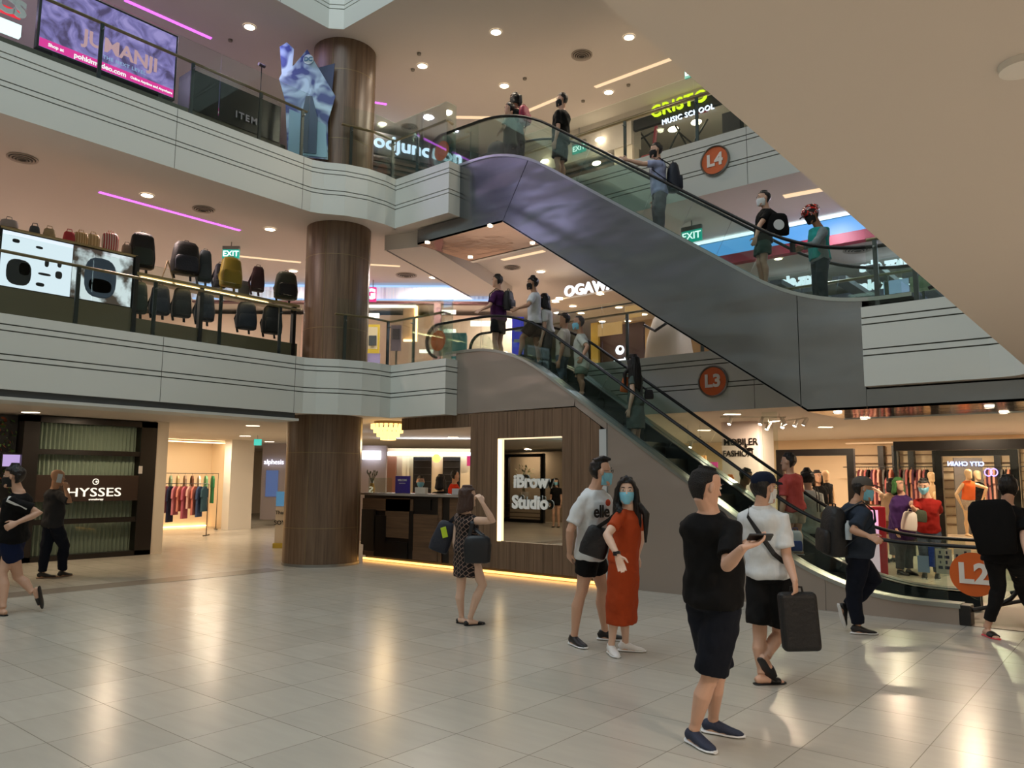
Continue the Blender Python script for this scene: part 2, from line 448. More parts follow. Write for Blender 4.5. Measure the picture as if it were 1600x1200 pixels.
def bar_light(px, py, z, ln, label, group, power=18, d=V((0.77, 0.64, 0)), wd=0.05):
    q = atZ(px, py, z); t = thing('bar_light', label, 'ceiling light', (q.x, q.y, z), group=group)
    bm = new_bm(); obox(bm, V((q.x, q.y, z-.004)), d, V((-d.y, d.x, 0)), V((0, 0, 1)), ln/2, wd, 0.006); part('lens', bm, M_warm, t)
    bm = new_bm(); obox(bm, V((q.x, q.y, z-.001)), d, V((-d.y, d.x, 0)), V((0, 0, 1)), ln/2+.02, wd+.02, 0.004); part('ring', bm, M_lampring, t)
    l = bpy.data.lights.new('bar_lamp', 'SPOT'); l.energy = power; l.color = (1, 0.80, 0.58); l.spot_size = math.radians(150); l.spot_blend = 0.8; l.shadow_soft_size = 0.06
    o = bpy.data.objects.new('bar_lamp', l); COL.objects.link(o); o.parent = t; o.location = (0, 0, -0.02)
BL = sorted([(18, 650), (48, 644), (395, 665), (383, 681), (421, 690), (1144, 647), (1290, 667), (1230, 692), (1213, 692), (1252, 698), (1320, 692), (1100, 672), (647, 702), (708, 683)])
for i, (x, y) in enumerate(BL):
    bar_light(x, y, 2.815, 0.28, 'short rectangular light in the ground floor ceiling, the %s' % ordinal(i, len(BL)), 'rectangular lights in the ground floor ceiling', power=34)

def diffuser(px, py, z, r, label, group):
    q = atZ(px, py, z); t = thing('air_diffuser', label, 'air vent', (q.x, q.y, z), group=group)
    for i, (ra, dz) in enumerate(((1.0, 0), (0.78, .012), (0.56, .022), (0.34, .03))):
        bm = new_bm(); lathe(bm, (q.x, q.y, z), [(r*ra, -.002-dz), (r*ra, -.014-dz), (r*ra*.86, -.01-dz), (r*ra*.84, -dz)], 32)
        part('ring', bm, mat('diffuser paint', 'A2968A', 0.6), t)
    bm = new_bm(); cyl(bm, (q.x, q.y, z), (q.x, q.y, z-0.003), r*0.9, 32); part('throat', bm, mat('diffuser throat', '4A443E', 0.8), t)
diffuser(909, 86, 10.415, 0.22, 'round ceiling air diffuser on level four above the riders', 'round air diffusers')
diffuser(35, 247, 6.615, 0.22, 'round ceiling air diffuser on level three at the far left', 'round air diffusers')
diffuser(318, 327, 6.615, 0.20, 'round ceiling air diffuser on level three beside the magenta tube', 'round air diffusers')
diffuser(635, 430, 6.615, 0.26, 'round ceiling air diffuser on level three right of the column', 'round air diffusers')
diffuser(640, 199, 10.415, 0.22, 'round ceiling air diffuser on level four above the illuminated food sign', 'round air diffusers')
diffuser(800, 418, 6.615, 0.2, 'round ceiling air diffuser on level three below the mirrored soffit', 'round air diffusers')
diffuser(1340, 390, 6.615, 0.3, 'round ceiling air diffuser on level three right of the helmeted rider', 'round air diffusers')
def tube_light(p0, p1, m, label, w_=0.05, name='tube_light', power=0, colr=(1, 1, 1)):
    d = (p1-p0).normalized(); n = V((-d.y, d.x, 0)); c = (p0+p1)/2; bm = new_bm()
    obox(bm, c - V((0, 0, .004)), d, n, V((0, 0, 1)), (p1-p0).length/2, w_, .006)
    o = link_mesh(name, bm, m, loc=c); tag(o, label, 'ceiling light'); return o
tube_light(atZ(155, 300, 6.615), atZ(375, 360, 6.615), M_pink, 'long magenta light tube in the level three ceiling above the backpack stall', .035)
tube_light(atZ(195, 0, 10.415), atZ(330, 60, 10.415), M_pink, 'long magenta light tube in the level four ceiling above the video screen', .035)
tube_light(atZ(580, 159, 10.415), atZ(604, 163, 10.415), M_pink, 'short magenta light tube just right of the level four column', .035)
tube_light(atZ(712, 183, 10.415), atZ(775, 184, 10.415), M_warmsoft, 'warm light slot in the level four ceiling behind the top of the upper escalator', .06)
tube_light(atZ(820, 175, 10.415), atZ(880, 150, 10.415), M_warmsoft, 'warm light slot in the level four ceiling left of the rider in black', .05)
tube_light(atZ(930, 136, 10.415), atZ(1054, 90, 10.415), M_warmsoft, 'long warm light slot in the level four ceiling beside the soffit edge', .05)
tube_light(atZ(785, 406, 6.615), atZ(850, 392, 6.615), M_warmsoft, 'warm light slot in the level three ceiling under the upper escalator', .06)
tube_light(atZ(372, 400, 6.615), atZ(470, 410, 6.615), M_warmsoft, 'warm light slot in the level three ceiling left of the column', .05)
tube_light(atZ(575, 413, 6.615), atZ(625, 416, 6.615), M_warmsoft, 'warm light slot in the level three ceiling right of the column', .05)
tube_light(atZ(1225, 307, 6.615), atZ(1300, 293, 6.615), M_warmsoft, 'warm light slot in the level three ceiling above the helmeted rider', .08)
q = atZ(1597, 99, 2.82)
tag(link_mesh('smoke_detector', (lambda b: (tube(b, [(q.x, q.y, 2.82), (q.x, q.y, 2.80), (q.x, q.y, 2.795)], [.06, .058, .03], n=24), b)[1])(new_bm()), M_lampring, smooth=True, loc=q), 'white smoke detector on the soffit at the right edge', 'smoke detector')
SMALL = sorted([(137, 276), (360, 62), (400, 104), (885, 122), (815, 123), (655, 63), (345, 88), (982, 132), (911, 156), (735, 480-350)])
for i, (x, y) in enumerate([(820, 122), (982, 132), (911, 157), (645, 108), (655, 83), (360, 62)]):
    q = atZ(x, y, 10.42); bm = new_bm(); tube(bm, [(q.x, q.y, 10.42), (q.x, q.y, 10.38), (q.x, q.y, 10.37)], [.045, .04, .02], n=14)
    tag(link_mesh('sprinkler', bm, mat('sprinkler', '8C857B', .5, .5), loc=q), 'small round sprinkler in the level four ceiling', 'sprinkler', 'sprinklers in the level four ceiling')

# dropped bulkhead with a dark slot, hanging from the level three ceiling right of the column
a, b_ = atZ(590, 348, 6.3), atZ(760, 462, 6.3)
q0 = atX(585, 352, -11.9)
bm = new_bm(); A0, A1 = V((-11.75, 10.4, 0)), V((-13.35, 15.0, 0)); d = (A1-A0).normalized(); n = V((d.y, -d.x, 0))
obox(bm, (A0+A1)/2 + V((0, 0, 6.46)) + n*0.25, d, n, V((0, 0, 1)), (A1-A0).length/2, 0.5, 0.16)
struct('trim_12', bm, M_ceil)
bm = new_bm(); obox(bm, (A0+A1)/2 + V((0, 0, 6.298)) - n*0.2, d, n, V((0, 0, 1)), (A1-A0).length/2-.02, 0.02, 0.004)
struct('trim_13', bm, M_black)

# added fill lamps that brighten each floor, sized to look like downlights
def fill_lamp(x, y, z, power, colr, size=.24):
    size = .24
    l = bpy.data.lights.new('fill_lamp', 'AREA'); l.shape = 'DISK'; l.size = size; l.energy = power; l.color = colr
    o = bpy.data.objects.new('fill_lamp', l); COL.objects.link(o); o.location = (x, y, z)
WARM = (1, 0.76, 0.52)
for x, y in ((1.5, -4), (4.5, 1), (1.2, 3.5), (4, 6)): fill_lamp(x, y, 2.80, 115, (1, .82, .68))
for x, y in ((-15, 0), (-15, 4), (-15.4, 6.8), (-19, -3)): fill_lamp(x, y, 2.80, 45, WARM)

# ------------------------------------------------------------------ glass balustrades
def balustrade(pts, z, label, post_at, glass_h=1.15, rail_h=0.93, mg=None, group='glass balustrades'):
    P = [V((p[0], p[1], 0)) for p in pts]
    t = thing('glass_balustrade', label, 'balustrade', (P[0].x, P[0].y, z), group=group)
    for i in range(len(P)-1):
        d = (P[i+1]-P[i]); L = d.length; d.normalize(); n = V((d.y, -d.x, 0))
        k = max(1, round(L/1.9))
        for j in range(k):
            c = P[i] + d*(L*(j+.5)/k); bm = new_bm(); obox(bm, c + V((0, 0, z+glass_h/2)), d, n, V((0, 0, 1)), L/k/2-.006, 0.006, glass_h/2); part('glass_pane', bm, mg or G_clear, t)
    ins = []
    for i, p in enumerate(P):
        d0 = (P[i]-P[i-1]).normalized() if i else (P[1]-P[0]).normalized(); d1 = (P[i+1]-P[i]).normalized() if i < len(P)-1 else d0
        nn = (V((d0.y, -d0.x, 0))+V((d1.y, -d1.x, 0))).normalized(); ins.append(p - nn*0.09)
    bm = new_bm(); tube(bm, [q + V((0, 0, z+rail_h)) for q in ins], [(0.022, 0.034)]*len(ins), n=12, ref=V((0, 0, 1))); part('handrail', bm, M_brass, t)
    for s in post_at:
        acc = 0
        for i in range(len(ins)-1):
            L = (ins[i+1]-ins[i]).length
            if acc + L >= s:
                d = (ins[i+1]-ins[i]).normalized(); n = V((d.y, -d.x, 0)); c = ins[i] + d*(s-acc)
                bm = new_bm(); obox(bm, c + V((0, 0, z+rail_h/2)) + n*0.01, d, n, V((0, 0, 1)), 0.028, 0.014, rail_h/2); part('post', bm, M_steel2, t)
                bm = new_bm(); cyl(bm, c + V((0, 0, z+rail_h-.12)), c + n*0.09 + V((0, 0, z+rail_h-.12)), .012, 8); part('glass_clamp', bm, M_steel, t)
                break
            acc += L
    return t
LP = [(-12.03, -10), (-12.03, 8.4)]
posts = [10+y for y in (-6, -4, -2, 0, 1.1, 2.25, 3.4, 4.55, 5.7, 6.83, 8.0)]
balustrade(LP, 3.8, 'long glass balustrade with bronze rail in front of the backpack stall on level three', posts)
balustrade(LP, 7.58, 'long glass balustrade with bronze rail in front of the video screen on level four', [10+y for y in (-6, -4, -2, 0, 1.3, 2.9, 4.62, 6.1, 7.4, 8.3)], glass_h=1.35, rail_h=1.03)
LP2 = [(-11.75, 8.98), (-11.53, 9.6), (-11.53, 10.12), (-10.05, 10.12), (-10.05, 10.38)]
balustrade(LP2, 3.8, 'short glass balustrade around the landing left of the lower escalator on level three', (.2, 1.15, 1.9), glass_h=1.22)
balustrade(LP2, 7.58, 'short glass balustrade around the landing left of the upper escalator on level four', (.2, 1.15, 1.9), glass_h=1.27)
balustrade([(-9.95, 12.27), (4, 12.27)], 3.8, 'glass balustrade with bronze rail along the far side of level three', [1+1.5*k for k in range(8)])
balustrade([(-9.95, 12.27), (4, 12.27)], 7.58, 'glass balustrade with bronze rail along the far side of level four', [1+1.5*k for k in range(8)], glass_h=1.3)
balustrade([(-2.7, 10.33), (-1.5, 10.33), (-1.25, 10.27), (-1.07, 10.12), (-0.98, 9.8)], 3.8, 'glass balustrade on the white ledge at the right end of level three', (.1, .55, 1.1))
# ================================================================== ESCALATORS
def fillet(P, t, n=9):
    out = [P[0]]
    for i in range(1, len(P)-1):
        a, b, c = V((P[i-1][0], 0, P[i-1][1])), V((P[i][0], 0, P[i][1])), V((P[i+1][0], 0, P[i+1][1]))
        tt = min(t, (a-b).length*.95, (c-b).length*.95)
        p, r = b+(a-b).normalized()*tt, b+(c-b).normalized()*tt
        for k in range(n+1):
            s = k/n; q = p*(1-s)**2 + b*2*s*(1-s) + r*s*s; out.append((q.x, q.z))
    out.append(P[-1]); return out
def zat(path, x):
    for (x0, z0), (x1, z1) in zip(path[:-1], path[1:]):
        lo, hi = min(x0, x1), max(x0, x1)
        if lo-1e-6 <= x <= hi+1e-6 and hi > lo: return z0 + (z1-z0)*(x-x0)/(x1-x0)
    return path[0][1] if x > path[0][0] else path[-1][1]
def resamp(path, xa, xb, n=14):
    xs = [xa+(xb-xa)*i/n for i in range(n+1)]
    return [(x, zat(path, x)) for x in xs]
def steel_panel(nm, hx, ro, bs):
    m = bpy.data.materials.new(nm); m.use_nodes = True; nt = m.node_tree; b = nt.nodes['Principled BSDF']
    b.inputs['Base Color'].default_value = col(hx); b.inputs['Metallic'].default_value = .55 if ro > .26 else 1; b.inputs['Roughness'].default_value = ro
    tc = nt.nodes.new('ShaderNodeTexCoord'); mp = nt.nodes.new('ShaderNodeMapping'); mp.inputs['Scale'].default_value = (0.45, 1, 1.1)
    n = nt.nodes.new('ShaderNodeTexNoise'); n.inputs['Scale'].default_value = 1.5; n.inputs['Detail'].default_value = 1.5
    nt.links.new(tc.outputs['Object'], mp.inputs[0]); nt.links.new(mp.outputs[0], n.inputs['Vector'])
    bp = nt.nodes.new('ShaderNodeBump'); bp.inputs['Strength'].default_value = bs; bp.inputs['Distance'].default_value = 0.14
    nt.links.new(n.outputs['Fac'], bp.inputs['Height']); nt.links.new(bp.outputs[0], b.inputs['Normal'])
    return m
M_clad = steel_panel('rippled steel cladding', 'A59A91', .30, .45); M_clad2 = steel_panel('rippled blue grey steel cladding', '8A8E92', .24, .38)
M_rubber = mat('black handrail rubber', '070708', 0.5, spec=0.3)
M_step = mat('ribbed step metal', '2B2E2E', 0.45, 0.7)
M_skirt = mat('skirt panel', '3E4344', 0.35, 0.8)
M_mirrorsoff = mat('bronze mirror soffit', '8A7462', 0.10, 1.0, bump=.25, bump_scale=3)
M_edge = mat('deck edge aluminium', 'AEB4B2', 0.28, 1.0)
M_orange = mat('orange disc', 'D8631F', 0.5); M_letter = mat('cream lettering', 'EDE6DC', 0.5)
def escalator(label, deck, rail, near_panels, zoff, newels, soffit=None):
    ldeck, lrail = fillet(deck, 0.95), fillet(rail, 0.95)
    x_hi, x_lo = deck[0][0], deck[-1][0]
    t = thing('escalator', label, 'escalator', (deck[0][0], 11.2, deck[0][1]-zoff), group='escalators rising to the left')
    for side, yo, yi in (('near', 10.40, 10.545), ('far', 12.0, 11.855)):
        y0, y1 = min(yo, yi), max(yo, yi)
        P = resamp(ldeck, x_hi, x_lo, 60)
        bm = new_bm(); strip(bm, P, [(x, z-0.05) for x, z in P], y0-.012, y1+.05); part('deck_cover', bm, M_edge, t)
        # glass panes
        yg = 10.57 if side == 'near' else 11.83
        xs = [x_hi-.15]; 
        while xs[-1]-1.25 > x_lo+.2: xs.append(xs[-1]-1.25)
        xs.append(x_lo-.35)
        for a, b in zip(xs[:-1], xs[1:]):
            def sh(x): 
                sl = abs((zat(ldeck, x+.2)-zat(ldeck, x-.2))/.4); return x + min(sl, .7)*.42
            A = resamp(ldeck, a-.004, b+.004, 10); B = resamp(lrail, sh(a)-.004, sh(b)+.004, 10)
            bm = new_bm(); strip(bm, [(x, z-.01) for x, z in B], [(x, z-.02) for x, z in A], yg-.006, yg+.006); part('glass_pane', bm, G_green, t)
        # handrail with newel ends
        (cxl, czl, rl), (cxh, czh, rh) = newels
        pts = [(cxl + rl*math.cos(math.radians(a)), czl + rl*math.sin(math.radians(a))) for a in range(-80, 91, 17)]
        hi = [(cxh + rh*math.cos(math.radians(a)), czh + rh*math.sin(math.radians(a))) for a in range(90, 266, 17)]
        mid = [p for p in lrail if cxh < p[0] < cxl]
        pts = [V((p[0], yg, p[1])) for p in pts + mid + hi]
        bm = new_bm(); tube(bm, pts, [(0.04, 0.024)]*len(pts), n=10, ref=V((0, 1, 0))); part('handrail', bm, M_rubber, t)
        pts2 = [p - V((0, 0, .0)) for p in pts]
        # glass discs filling the newel ends
        for cx, cz, r in newels:
            bm = new_bm(); cyl(bm, (cx, yg-.006, cz), (cx, yg+.006, cz), r-.02, 32); part('newel_glass', bm, G_green, t)
        # inner skirt and trim
        ys = 10.70 if side == 'near' else 11.70
        bm = new_bm(); strip(bm, [(x, z-.012) for x, z in P], [(x, z-zoff-.3) for x, z in P], min(ys, ys+(-.02 if side == 'near' else .02)), max(ys, ys+(-.02 if side == 'near' else .02))); part('skirt_panel', bm, M_skirt, t)
        bm = new_bm(); strip(bm, [(x, z-.01) for x, z in P], [(x, z-.03) for x, z in P], min(yi, ys), max(yi, ys)); part('inner_deck', bm, M_steel, t)
    # steps
    sx = deck[1][0]+.1; zl, zh = deck[0][1]-zoff, deck[-1][1]-zoff
    n = 0; k = 0
    xx = x_hi-.45
    bm = new_bm(); box(bm, xx, x_hi+.5, 10.72, 11.68, zl-.04, zl+.004); part('comb_plate', bm, mat('comb plate', '7D7A74', .4, .9, bump=.3, bump_scale=90), t)
    while xx-.4 > x_lo+.35:
        xm = xx-.2; z = zat(ldeck, xm)-zoff
        bm = new_bm(); box(bm, xx-.4, xx-.005, 10.725, 11.675, z-.3, z)
        for j in range(12): box(bm, xx-.39, xx-.01, 10.74+j*.08, 10.77+j*.08, z, z+.006)
        part('step', bm, M_step, t); xx -= .4
    bm = new_bm(); box(bm, x_lo-.6, xx, 10.72, 11.68, zh-.04, zh+.004); part('comb_plate', bm, MATS['comb plate'], t)
    for poly in near_panels:
        for y0, y1 in ((10.405, 10.43), (11.97, 11.995)):
            bm = new_bm(); prism(bm, poly, y0, y1, 'XZ'); part('side_cladding', bm, soffit['m'] if soffit else M_clad, t)
    if soffit:
        bm = new_bm(); P = soffit['incline']; strip(bm, [(x, z+.03) for x, z in P], P, 10.405, 11.995); part('underside_panel', bm, soffit['m'], t)
        for (xa, xb, z) in soffit['flat']:
            bm = new_bm(); box(bm, xa, xb, 10.405, 11.995, z, z+.03); part('underside_mirror', bm, M_mirrorsoff, t)
            bm = new_bm(); box(bm, xa, xb, 11.94, 12.06, z-.01, z+.06); part('soffit_edge', bm, M_edge, t)
    return t, ldeck, lrail
D1 = [(-1.88, .24), (-3.27, .24), (-8.73, 4.01), (-10.25, 4.01)]
R1 = [(-1.35, .88), (-3.30, .90), (-8.58, 4.62), (-10.9, 4.63)]
ld = fillet(D1, .95)
low_panels = [
    [(-9.98, 2.83), (-7.30, 2.83)] + resamp(ld, -7.28, -9.98, 14),
    [(-6.66, 0.0), (-5.0, 0.0)] + resamp(ld, -5.0, -6.66, 6),
    [(-4.995, 0.0), (-3.4, 0.0)] + resamp(ld, -3.4, -4.995, 8),
    [(-3.395, 0.0), (-1.9, 0.0)] + resamp(ld, -1.9, -3.395, 8)]
low_panels = [[(x, z-(.03 if z > .2 else 0)) if z > .01 and not (abs(z-2.83) < .001) else (x, z) for x, z in p] for p in low_panels]
low_panels.append([(-7.28, 2.83), (-6.80, 2.50), (-6.67, 2.41)] + [(x, z-.04) for x, z in resamp(ld, -6.67, -7.28, 5)])
E1, ld1, lr1 = escalator('lower escalator rising from the ground floor to level three', D1, R1, low_panels, .24, ((-1.62, .56, .32), (-10.62, 4.30, .33)))
D2 = [(-2.2, 3.97), (-3.45, 3.97), (-8.68, 7.66), (-10.25, 7.66)]
R2 = [(-1.9, 4.66), (-3.41, 4.68), (-8.72, 8.47), (-10.9, 8.50)]
ld = fillet(D2, .95)
def lower_line(x): return 2.55 + (-3.53-x)*(6.28-2.55)/(8.87-3.53)
up_panels = [
    [(-11.1, 6.28), (-8.88, 6.28)] + [(x, z-.03) for x, z in resamp(ld, -8.28, -9.97, 10)] + [(-9.98, 6.585), (-11.1, 6.585)],
    [(-8.865, 6.285), (-3.62, 2.62)] + [(x, z-.03) for x, z in resamp(ld, -3.62, -8.265, 20)],
    [(-3.61, 2.61), (-3.53, 2.55), (-2.79, 2.55)] + [(x, z-.03) for x, z in resamp(ld, -2.79, -3.61, 8)],
    [(-2.785, 2.55), (1.8, 2.55), (1.8, 2.795), (-2.785, 2.795)]]
E2, ld2, lr2 = escalator('upper escalator rising from level three to level four above the first one', D2, R2, up_panels, .19, ((-2.1, 4.34, .32), (-10.62, 8.16, .34)),
    dict(m=M_clad2, incline=[(-3.53, 2.55), (-8.87, 6.28)], flat=[(-11.1, -8.87, 6.28), (-3.53, 1.8, 2.55)]))
SP = [((668, 379), 6.27, 'leftmost lamp under the upper escalator top landing'), ((766, 353), 6.27, 'lamp under the upper escalator top landing beside its bend'), ((832, 380), 6.27, 'rightmost lamp under the upper escalator top landing'), ((735, 402), 6.27, 'lamp at the back edge of the mirrored soffit on the upper escalator'),
      ((1309, 645), 2.54, 'left lamp under the upper escalator bottom landing'), ((1355, 655), 2.54, 'second lamp under the upper escalator bottom landing'), ((1546, 636), 2.54, 'third lamp under the upper escalator bottom landing'), ((1573, 647), 2.54, 'rightmost lamp under the upper escalator bottom landing')]
for (px, py), z, lb in SP:
    q = atZ(px, py, z); downlight((q.x, min(q.y, 11.9), z-.0005), lb, 'small lamps under the escalator landings', r=.05, power=6)

def level_disc(p, nrm_right, r, txt, label, th=.05, ring=True, tsize=1.0):
    # round level sign facing -Y
    t = thing('level_sign', label, 'sign', (p.x, p.y, p.z))
    if ring:
        bm = new_bm(); pts = []
        for k in range(49):
            a = 2*PI*k/48; pts.append(V((p.x+math.cos(a)*r, p.y-th*.5, p.z+math.sin(a)*r)))
        tube(bm, pts, [(0.03, 0.018)]*49, n=8, ref=V((0, 1, 0)), cap=False); part('steel_ring', bm, M_steel, t, smooth=True)
    bm = new_bm(); cyl(bm, (p.x, p.y, p.z), (p.x, p.y-th*.6, p.z), r-.01 if ring else r, 48); part('orange_face', bm, M_orange, t)
    bm = text_bm(txt, r*1.15*tsize, 0.006, 0.012, 1.05, origin=V((p.x, p.y-th*.6-.005, p.z)), xa=V((1, 0, 0))); part('lettering', bm, M_letter, t)
p = atY(1117, 251, 12.22); level_disc(V((p.x, 12.24, p.z)), None, .255, 'L4', 'round orange L4 sign in a steel ring on the level four band')
p = atY(1114, 596, 12.22); level_disc(V((p.x, 12.24, p.z)), None, .255, 'L3', 'round orange L3 sign in a steel ring on the level three band')
p = atY(1521, 898, 10.52); level_disc(V((p.x, 10.55, p.z)), None, .25, 'L2', 'orange L2 disc on the bottom end of the lower escalator', th=.02, ring=False, tsize=1.1)
for z, lb in ((4.30, 'orange level disc on the top end of the lower escalator glass'), (8.16, 'orange level disc on the top end of the upper escalator glass')):
    t = thing('level_sign', lb, 'sign', (-10.62, 10.585, z)); bm = new_bm(); cyl(bm, (-10.62, 10.555, z), (-10.62, 10.563, z), .2, 40); part('orange_face', bm, M_orange, t)
p = atY(1515, 960, 10.5)
bm = new_bm(); box(bm, -1.9, -1.78, 10.40, 10.62, 0, .23); tag(link_mesh('newel_box', bm, M_black, bevel=.01, loc=(-1.84, 10.5, 0)), 'black end box at the foot of the lower escalator', 'end box')
bm = new_bm(); tube(bm, [(-1.78, 10.52, .17), (-1.3, 10.75, .3), (-.9, 11.0, .42)], .022, n=10); tag(link_mesh('safety_bar', bm, M_black, loc=(-1.8, 10.5, .15)), 'black low safety bar at the foot of the lower escalator', 'bar')
bm = new_bm(); box(bm, -1.86, 1.5, 10.42, 12.3, 0.0, 0.006); struct('trim_14', bm, mat('brown entrance plate', '6E5F55', .4, .3, bump=.3, bump_scale=120))

# ================================================================== BROW STUDIO KIOSK (below the lower escalator)
YW = 10.43
def boards(bm, xa, xb, z0, z1f, w_=.2):
    x = xa
    while x < xb-1e-4:
        x2 = min(x+w_, xb); g = (lambda q: z1f) if not callable(z1f) else z1f
        xs = [x+.003] + ([-7.28] if x+.003 < -7.28 < x2-.003 and callable(z1f) else []) + [x2-.003]
        prism(bm, [(x+.003, z0), (x2-.003, z0)] + [(q, g(q)) for q in xs[::-1]], YW-.015, YW+.02, 'XZ'); x = x2
t = thing('kiosk_wall', 'dark walnut slatted wall of the brow kiosk with a lit mirror opening', 'kiosk wall', (-8.2, YW, 0))
zl_ = lambda x: 2.815 if x <= -7.28 else 2.815-(x+7.28)*.69
bm = new_bm(); box(bm, -11.45, -9.6, YW+.005, YW+.06, 2.58, 2.81); box(bm, -9.6, -8.92, YW+.005, YW+.06, .1, 2.81); box(bm, -8.92, -7.55, YW+.005, YW+.06, .1, .56); box(bm, -8.92, -7.55, YW+.005, YW+.06, 2.35, 2.81); box(bm, -7.55, -7.3, YW+.005, YW+.06, .1, 2.8); box(bm, -7.3, -6.8, YW+.005, YW+.06, .1, 2.45)
part('backing', bm, M_blackwood, t)
bm = new_bm(); boards(bm, -11.45, -9.6, 2.58, 2.81); boards(bm, -9.6, -8.92, .1, 2.81, .17); boards(bm, -8.92, -7.55, .1, .57, .196); boards(bm, -8.92, -7.55, 2.34, 2.81, .196); boards(bm, -7.55, -6.8, .1, zl_, .1875)
part('wood_boards', bm, M_wood, t)
bm = new_bm(); box(bm, -8.90, -7.57, YW+.03, YW+.05, .58, 2.33); part('mirror', bm, mat('mirror glass', 'D8D8D2', 0.015, 1.0), t)
bm = new_bm(); box(bm, -8.93, -8.885, YW-.03, YW+.03, .57, 2.34); part('light_strip', bm, emis('mirror light', 'FFD9A0', 3.5), t)
bm = new_bm(); box(bm, -8.885, -7.56, YW-.02, YW+.03, 2.325, 2.345); part('light_strip', bm, emis('mirror light dim', 'FFE2B8', 1.6), t)
bm = new_bm()
p1, p2 = atY(829, 753, YW-.05), atY(828, 786, YW-.05)
text_bm('iBrow', .30, .012, .012, 1.0, bm=bm, origin=p1, xa=V((1, 0, 0))); text_bm('Studio', .30, .012, .012, 1.0, bm=bm, origin=p2, xa=V((1, 0, 0)))
part('lettering', bm, mat('white letters', 'F1F1EC', .4), t)
bm = new_bm(); box(bm, -12.55, -6.8, YW+.09, YW+.13, 0, .1); part('toe_kick', bm, M_black, t)
bm = new_bm(); box(bm, -12.55, -6.8, YW+.02, YW+.05, .012, .05); part('floor_light_strip', bm, emis('floor led', 'FFB45A', 5), t)
bm = new_bm(); box(bm, -6.8, -6.67, YW-.05, YW+.06, 0, 2.43); part('end_trim', bm, mat('pale end trim', 'B8BCBC', .4), t)
# counter
t = thing('reception_counter', 'dark reception counter with oak and black panels below the kiosk opening', 'counter', (-11, YW, 0))
bm = new_bm(); box(bm, -12.55, -9.62, YW+.02, YW+.5, .1, 1.3); part('body', bm, M_blackwood, t)
bm = new_bm(); box(bm, -12.6, -9.6, YW-.06, YW+.6, 1.3, 1.345); part('counter_top', bm, mat('counter top', '9A8F84', .25), t)
def cp(px0, py0, px1, py1):
    a, b = atY(px0, py0, YW), atY(px1, py1, YW); return a.x, b.x, b.z, a.z
for q in ((603, 778, 640, 842), (567, 778, 645, 800), (646, 803, 684, 878), (685, 778, 689, 880), (567, 860, 584, 872), (703, 778, 716, 890)):
    x0, x1, z0, z1 = cp(*q)
    bm = new_bm(); box(bm, x0, x1, YW-.004, YW+.02, max(z0, .1), min(z1, 1.29)); part('oak_panel', bm, M_woodh, t)
for q in ((566, 795, 586, 852), (586, 805, 602, 876), (640, 798, 645, 860), (602, 845, 636, 876), (648, 780, 673, 797)):
    x0, x1, z0, z1 = cp(*q); bm = new_bm(); box(bm, x0, x1, YW-.012, YW+.015, max(z0, .1), min(z1, 1.285)); part('black_panel', bm, mat('black laminate', '0D0B0A', .35), t)
# chandelier above the left end of the counter
cc = atY(607, 665, 10.9)
t = thing('chandelier', 'tiered glowing amber glass chandelier hanging above the reception counter', 'chandelier', (cc.x, cc.y, 2.82))
for i, (r, z, h) in enumerate(((.36, 2.66, .1), (.30, 2.58, .1), (.23, 2.50, .1), (.15, 2.43, .09))):
    tr = None
    for k in range(int(14*r/.36)+8):
        a = 2*PI*k/(int(14*r/.36)+8); bm = new_bm()
        cx, cy = cc.x+math.cos(a)*r, cc.y+math.sin(a)*r
        obox(bm, V((cx, cy, z+h/2)), V((-math.sin(a), math.cos(a), 0)), V((math.cos(a), math.sin(a), 0)), V((0, 0, 1)), .034, .008, h/2)
        if tr is None: tr = part('glass_tier', bm, emis('amber glass', 'FFC873', 3.2), t)
        else:
            part('glass_drop', bm, MATS['amber glass'], t)
bm = new_bm(); cyl(bm, (cc.x, cc.y, 2.76), (cc.x, cc.y, 2.82), .3, 32); part('ceiling_plate', bm, M_brass, t)
l = bpy.data.lights.new('chandelier_lamp', 'POINT'); l.energy = 30; l.color = (1, .7, .38); l.shadow_soft_size = .15
o = bpy.data.objects.new('chandelier_lamp', l); COL.objects.link(o); o.parent = t; o.location = (0, 0, -.5)
# ================================================================== PEOPLE
FH = V((math.sin(YAW), math.cos(YAW), 0)); RH = V((math.cos(YAW), -math.sin(YAW), 0))
def skin(name, h): return mat('skin '+name, h, .5, spec=.35, noise_scale=14, noise_amt=.05)
def cloth(name, h, rough=.85, bump=.35): return mat('cloth '+name, h, rough, spec=.2, noise_scale=60, noise_amt=.06, bump=bump*1.9, bump_scale=8, stretch=(1, 1, .6))
S_MID = skin('light tan', 'C9A088'); S_TAN = skin('tan', 'B48A6E'); S_PALE = skin('pale', 'D9B6A0'); S_DARK = skin('brown', '9A7056')
M_hair = mat('black hair', '120E0C', .45, spec=.4, bump=.8, bump_scale=60, stretch=(1, 1, .15))
M_hairbr = mat('brown hair', '3A2218', .45, bump=.8, bump_scale=60, stretch=(1, 1, .15))
M_hairgr = mat('grey cropped hair', '4F4A47', .7, bump=.8, bump_scale=120)
M_eyew = mat('eye white', 'E8E4DE', .2); M_eyeb = mat('eye dark', '140D0A', .1)
M_maskb = mat('blue surgical mask', '7FC4DC', .8, bump=.2, bump_scale=60); M_maskk = mat('black mask', '101012', .8); M_maskw = mat('white mask', 'D8DCDD', .8)
_clouds = bpy.data.textures.new('folds', 'CLOUDS'); _clouds.noise_scale = 0.12; _clouds.noise_depth = 1
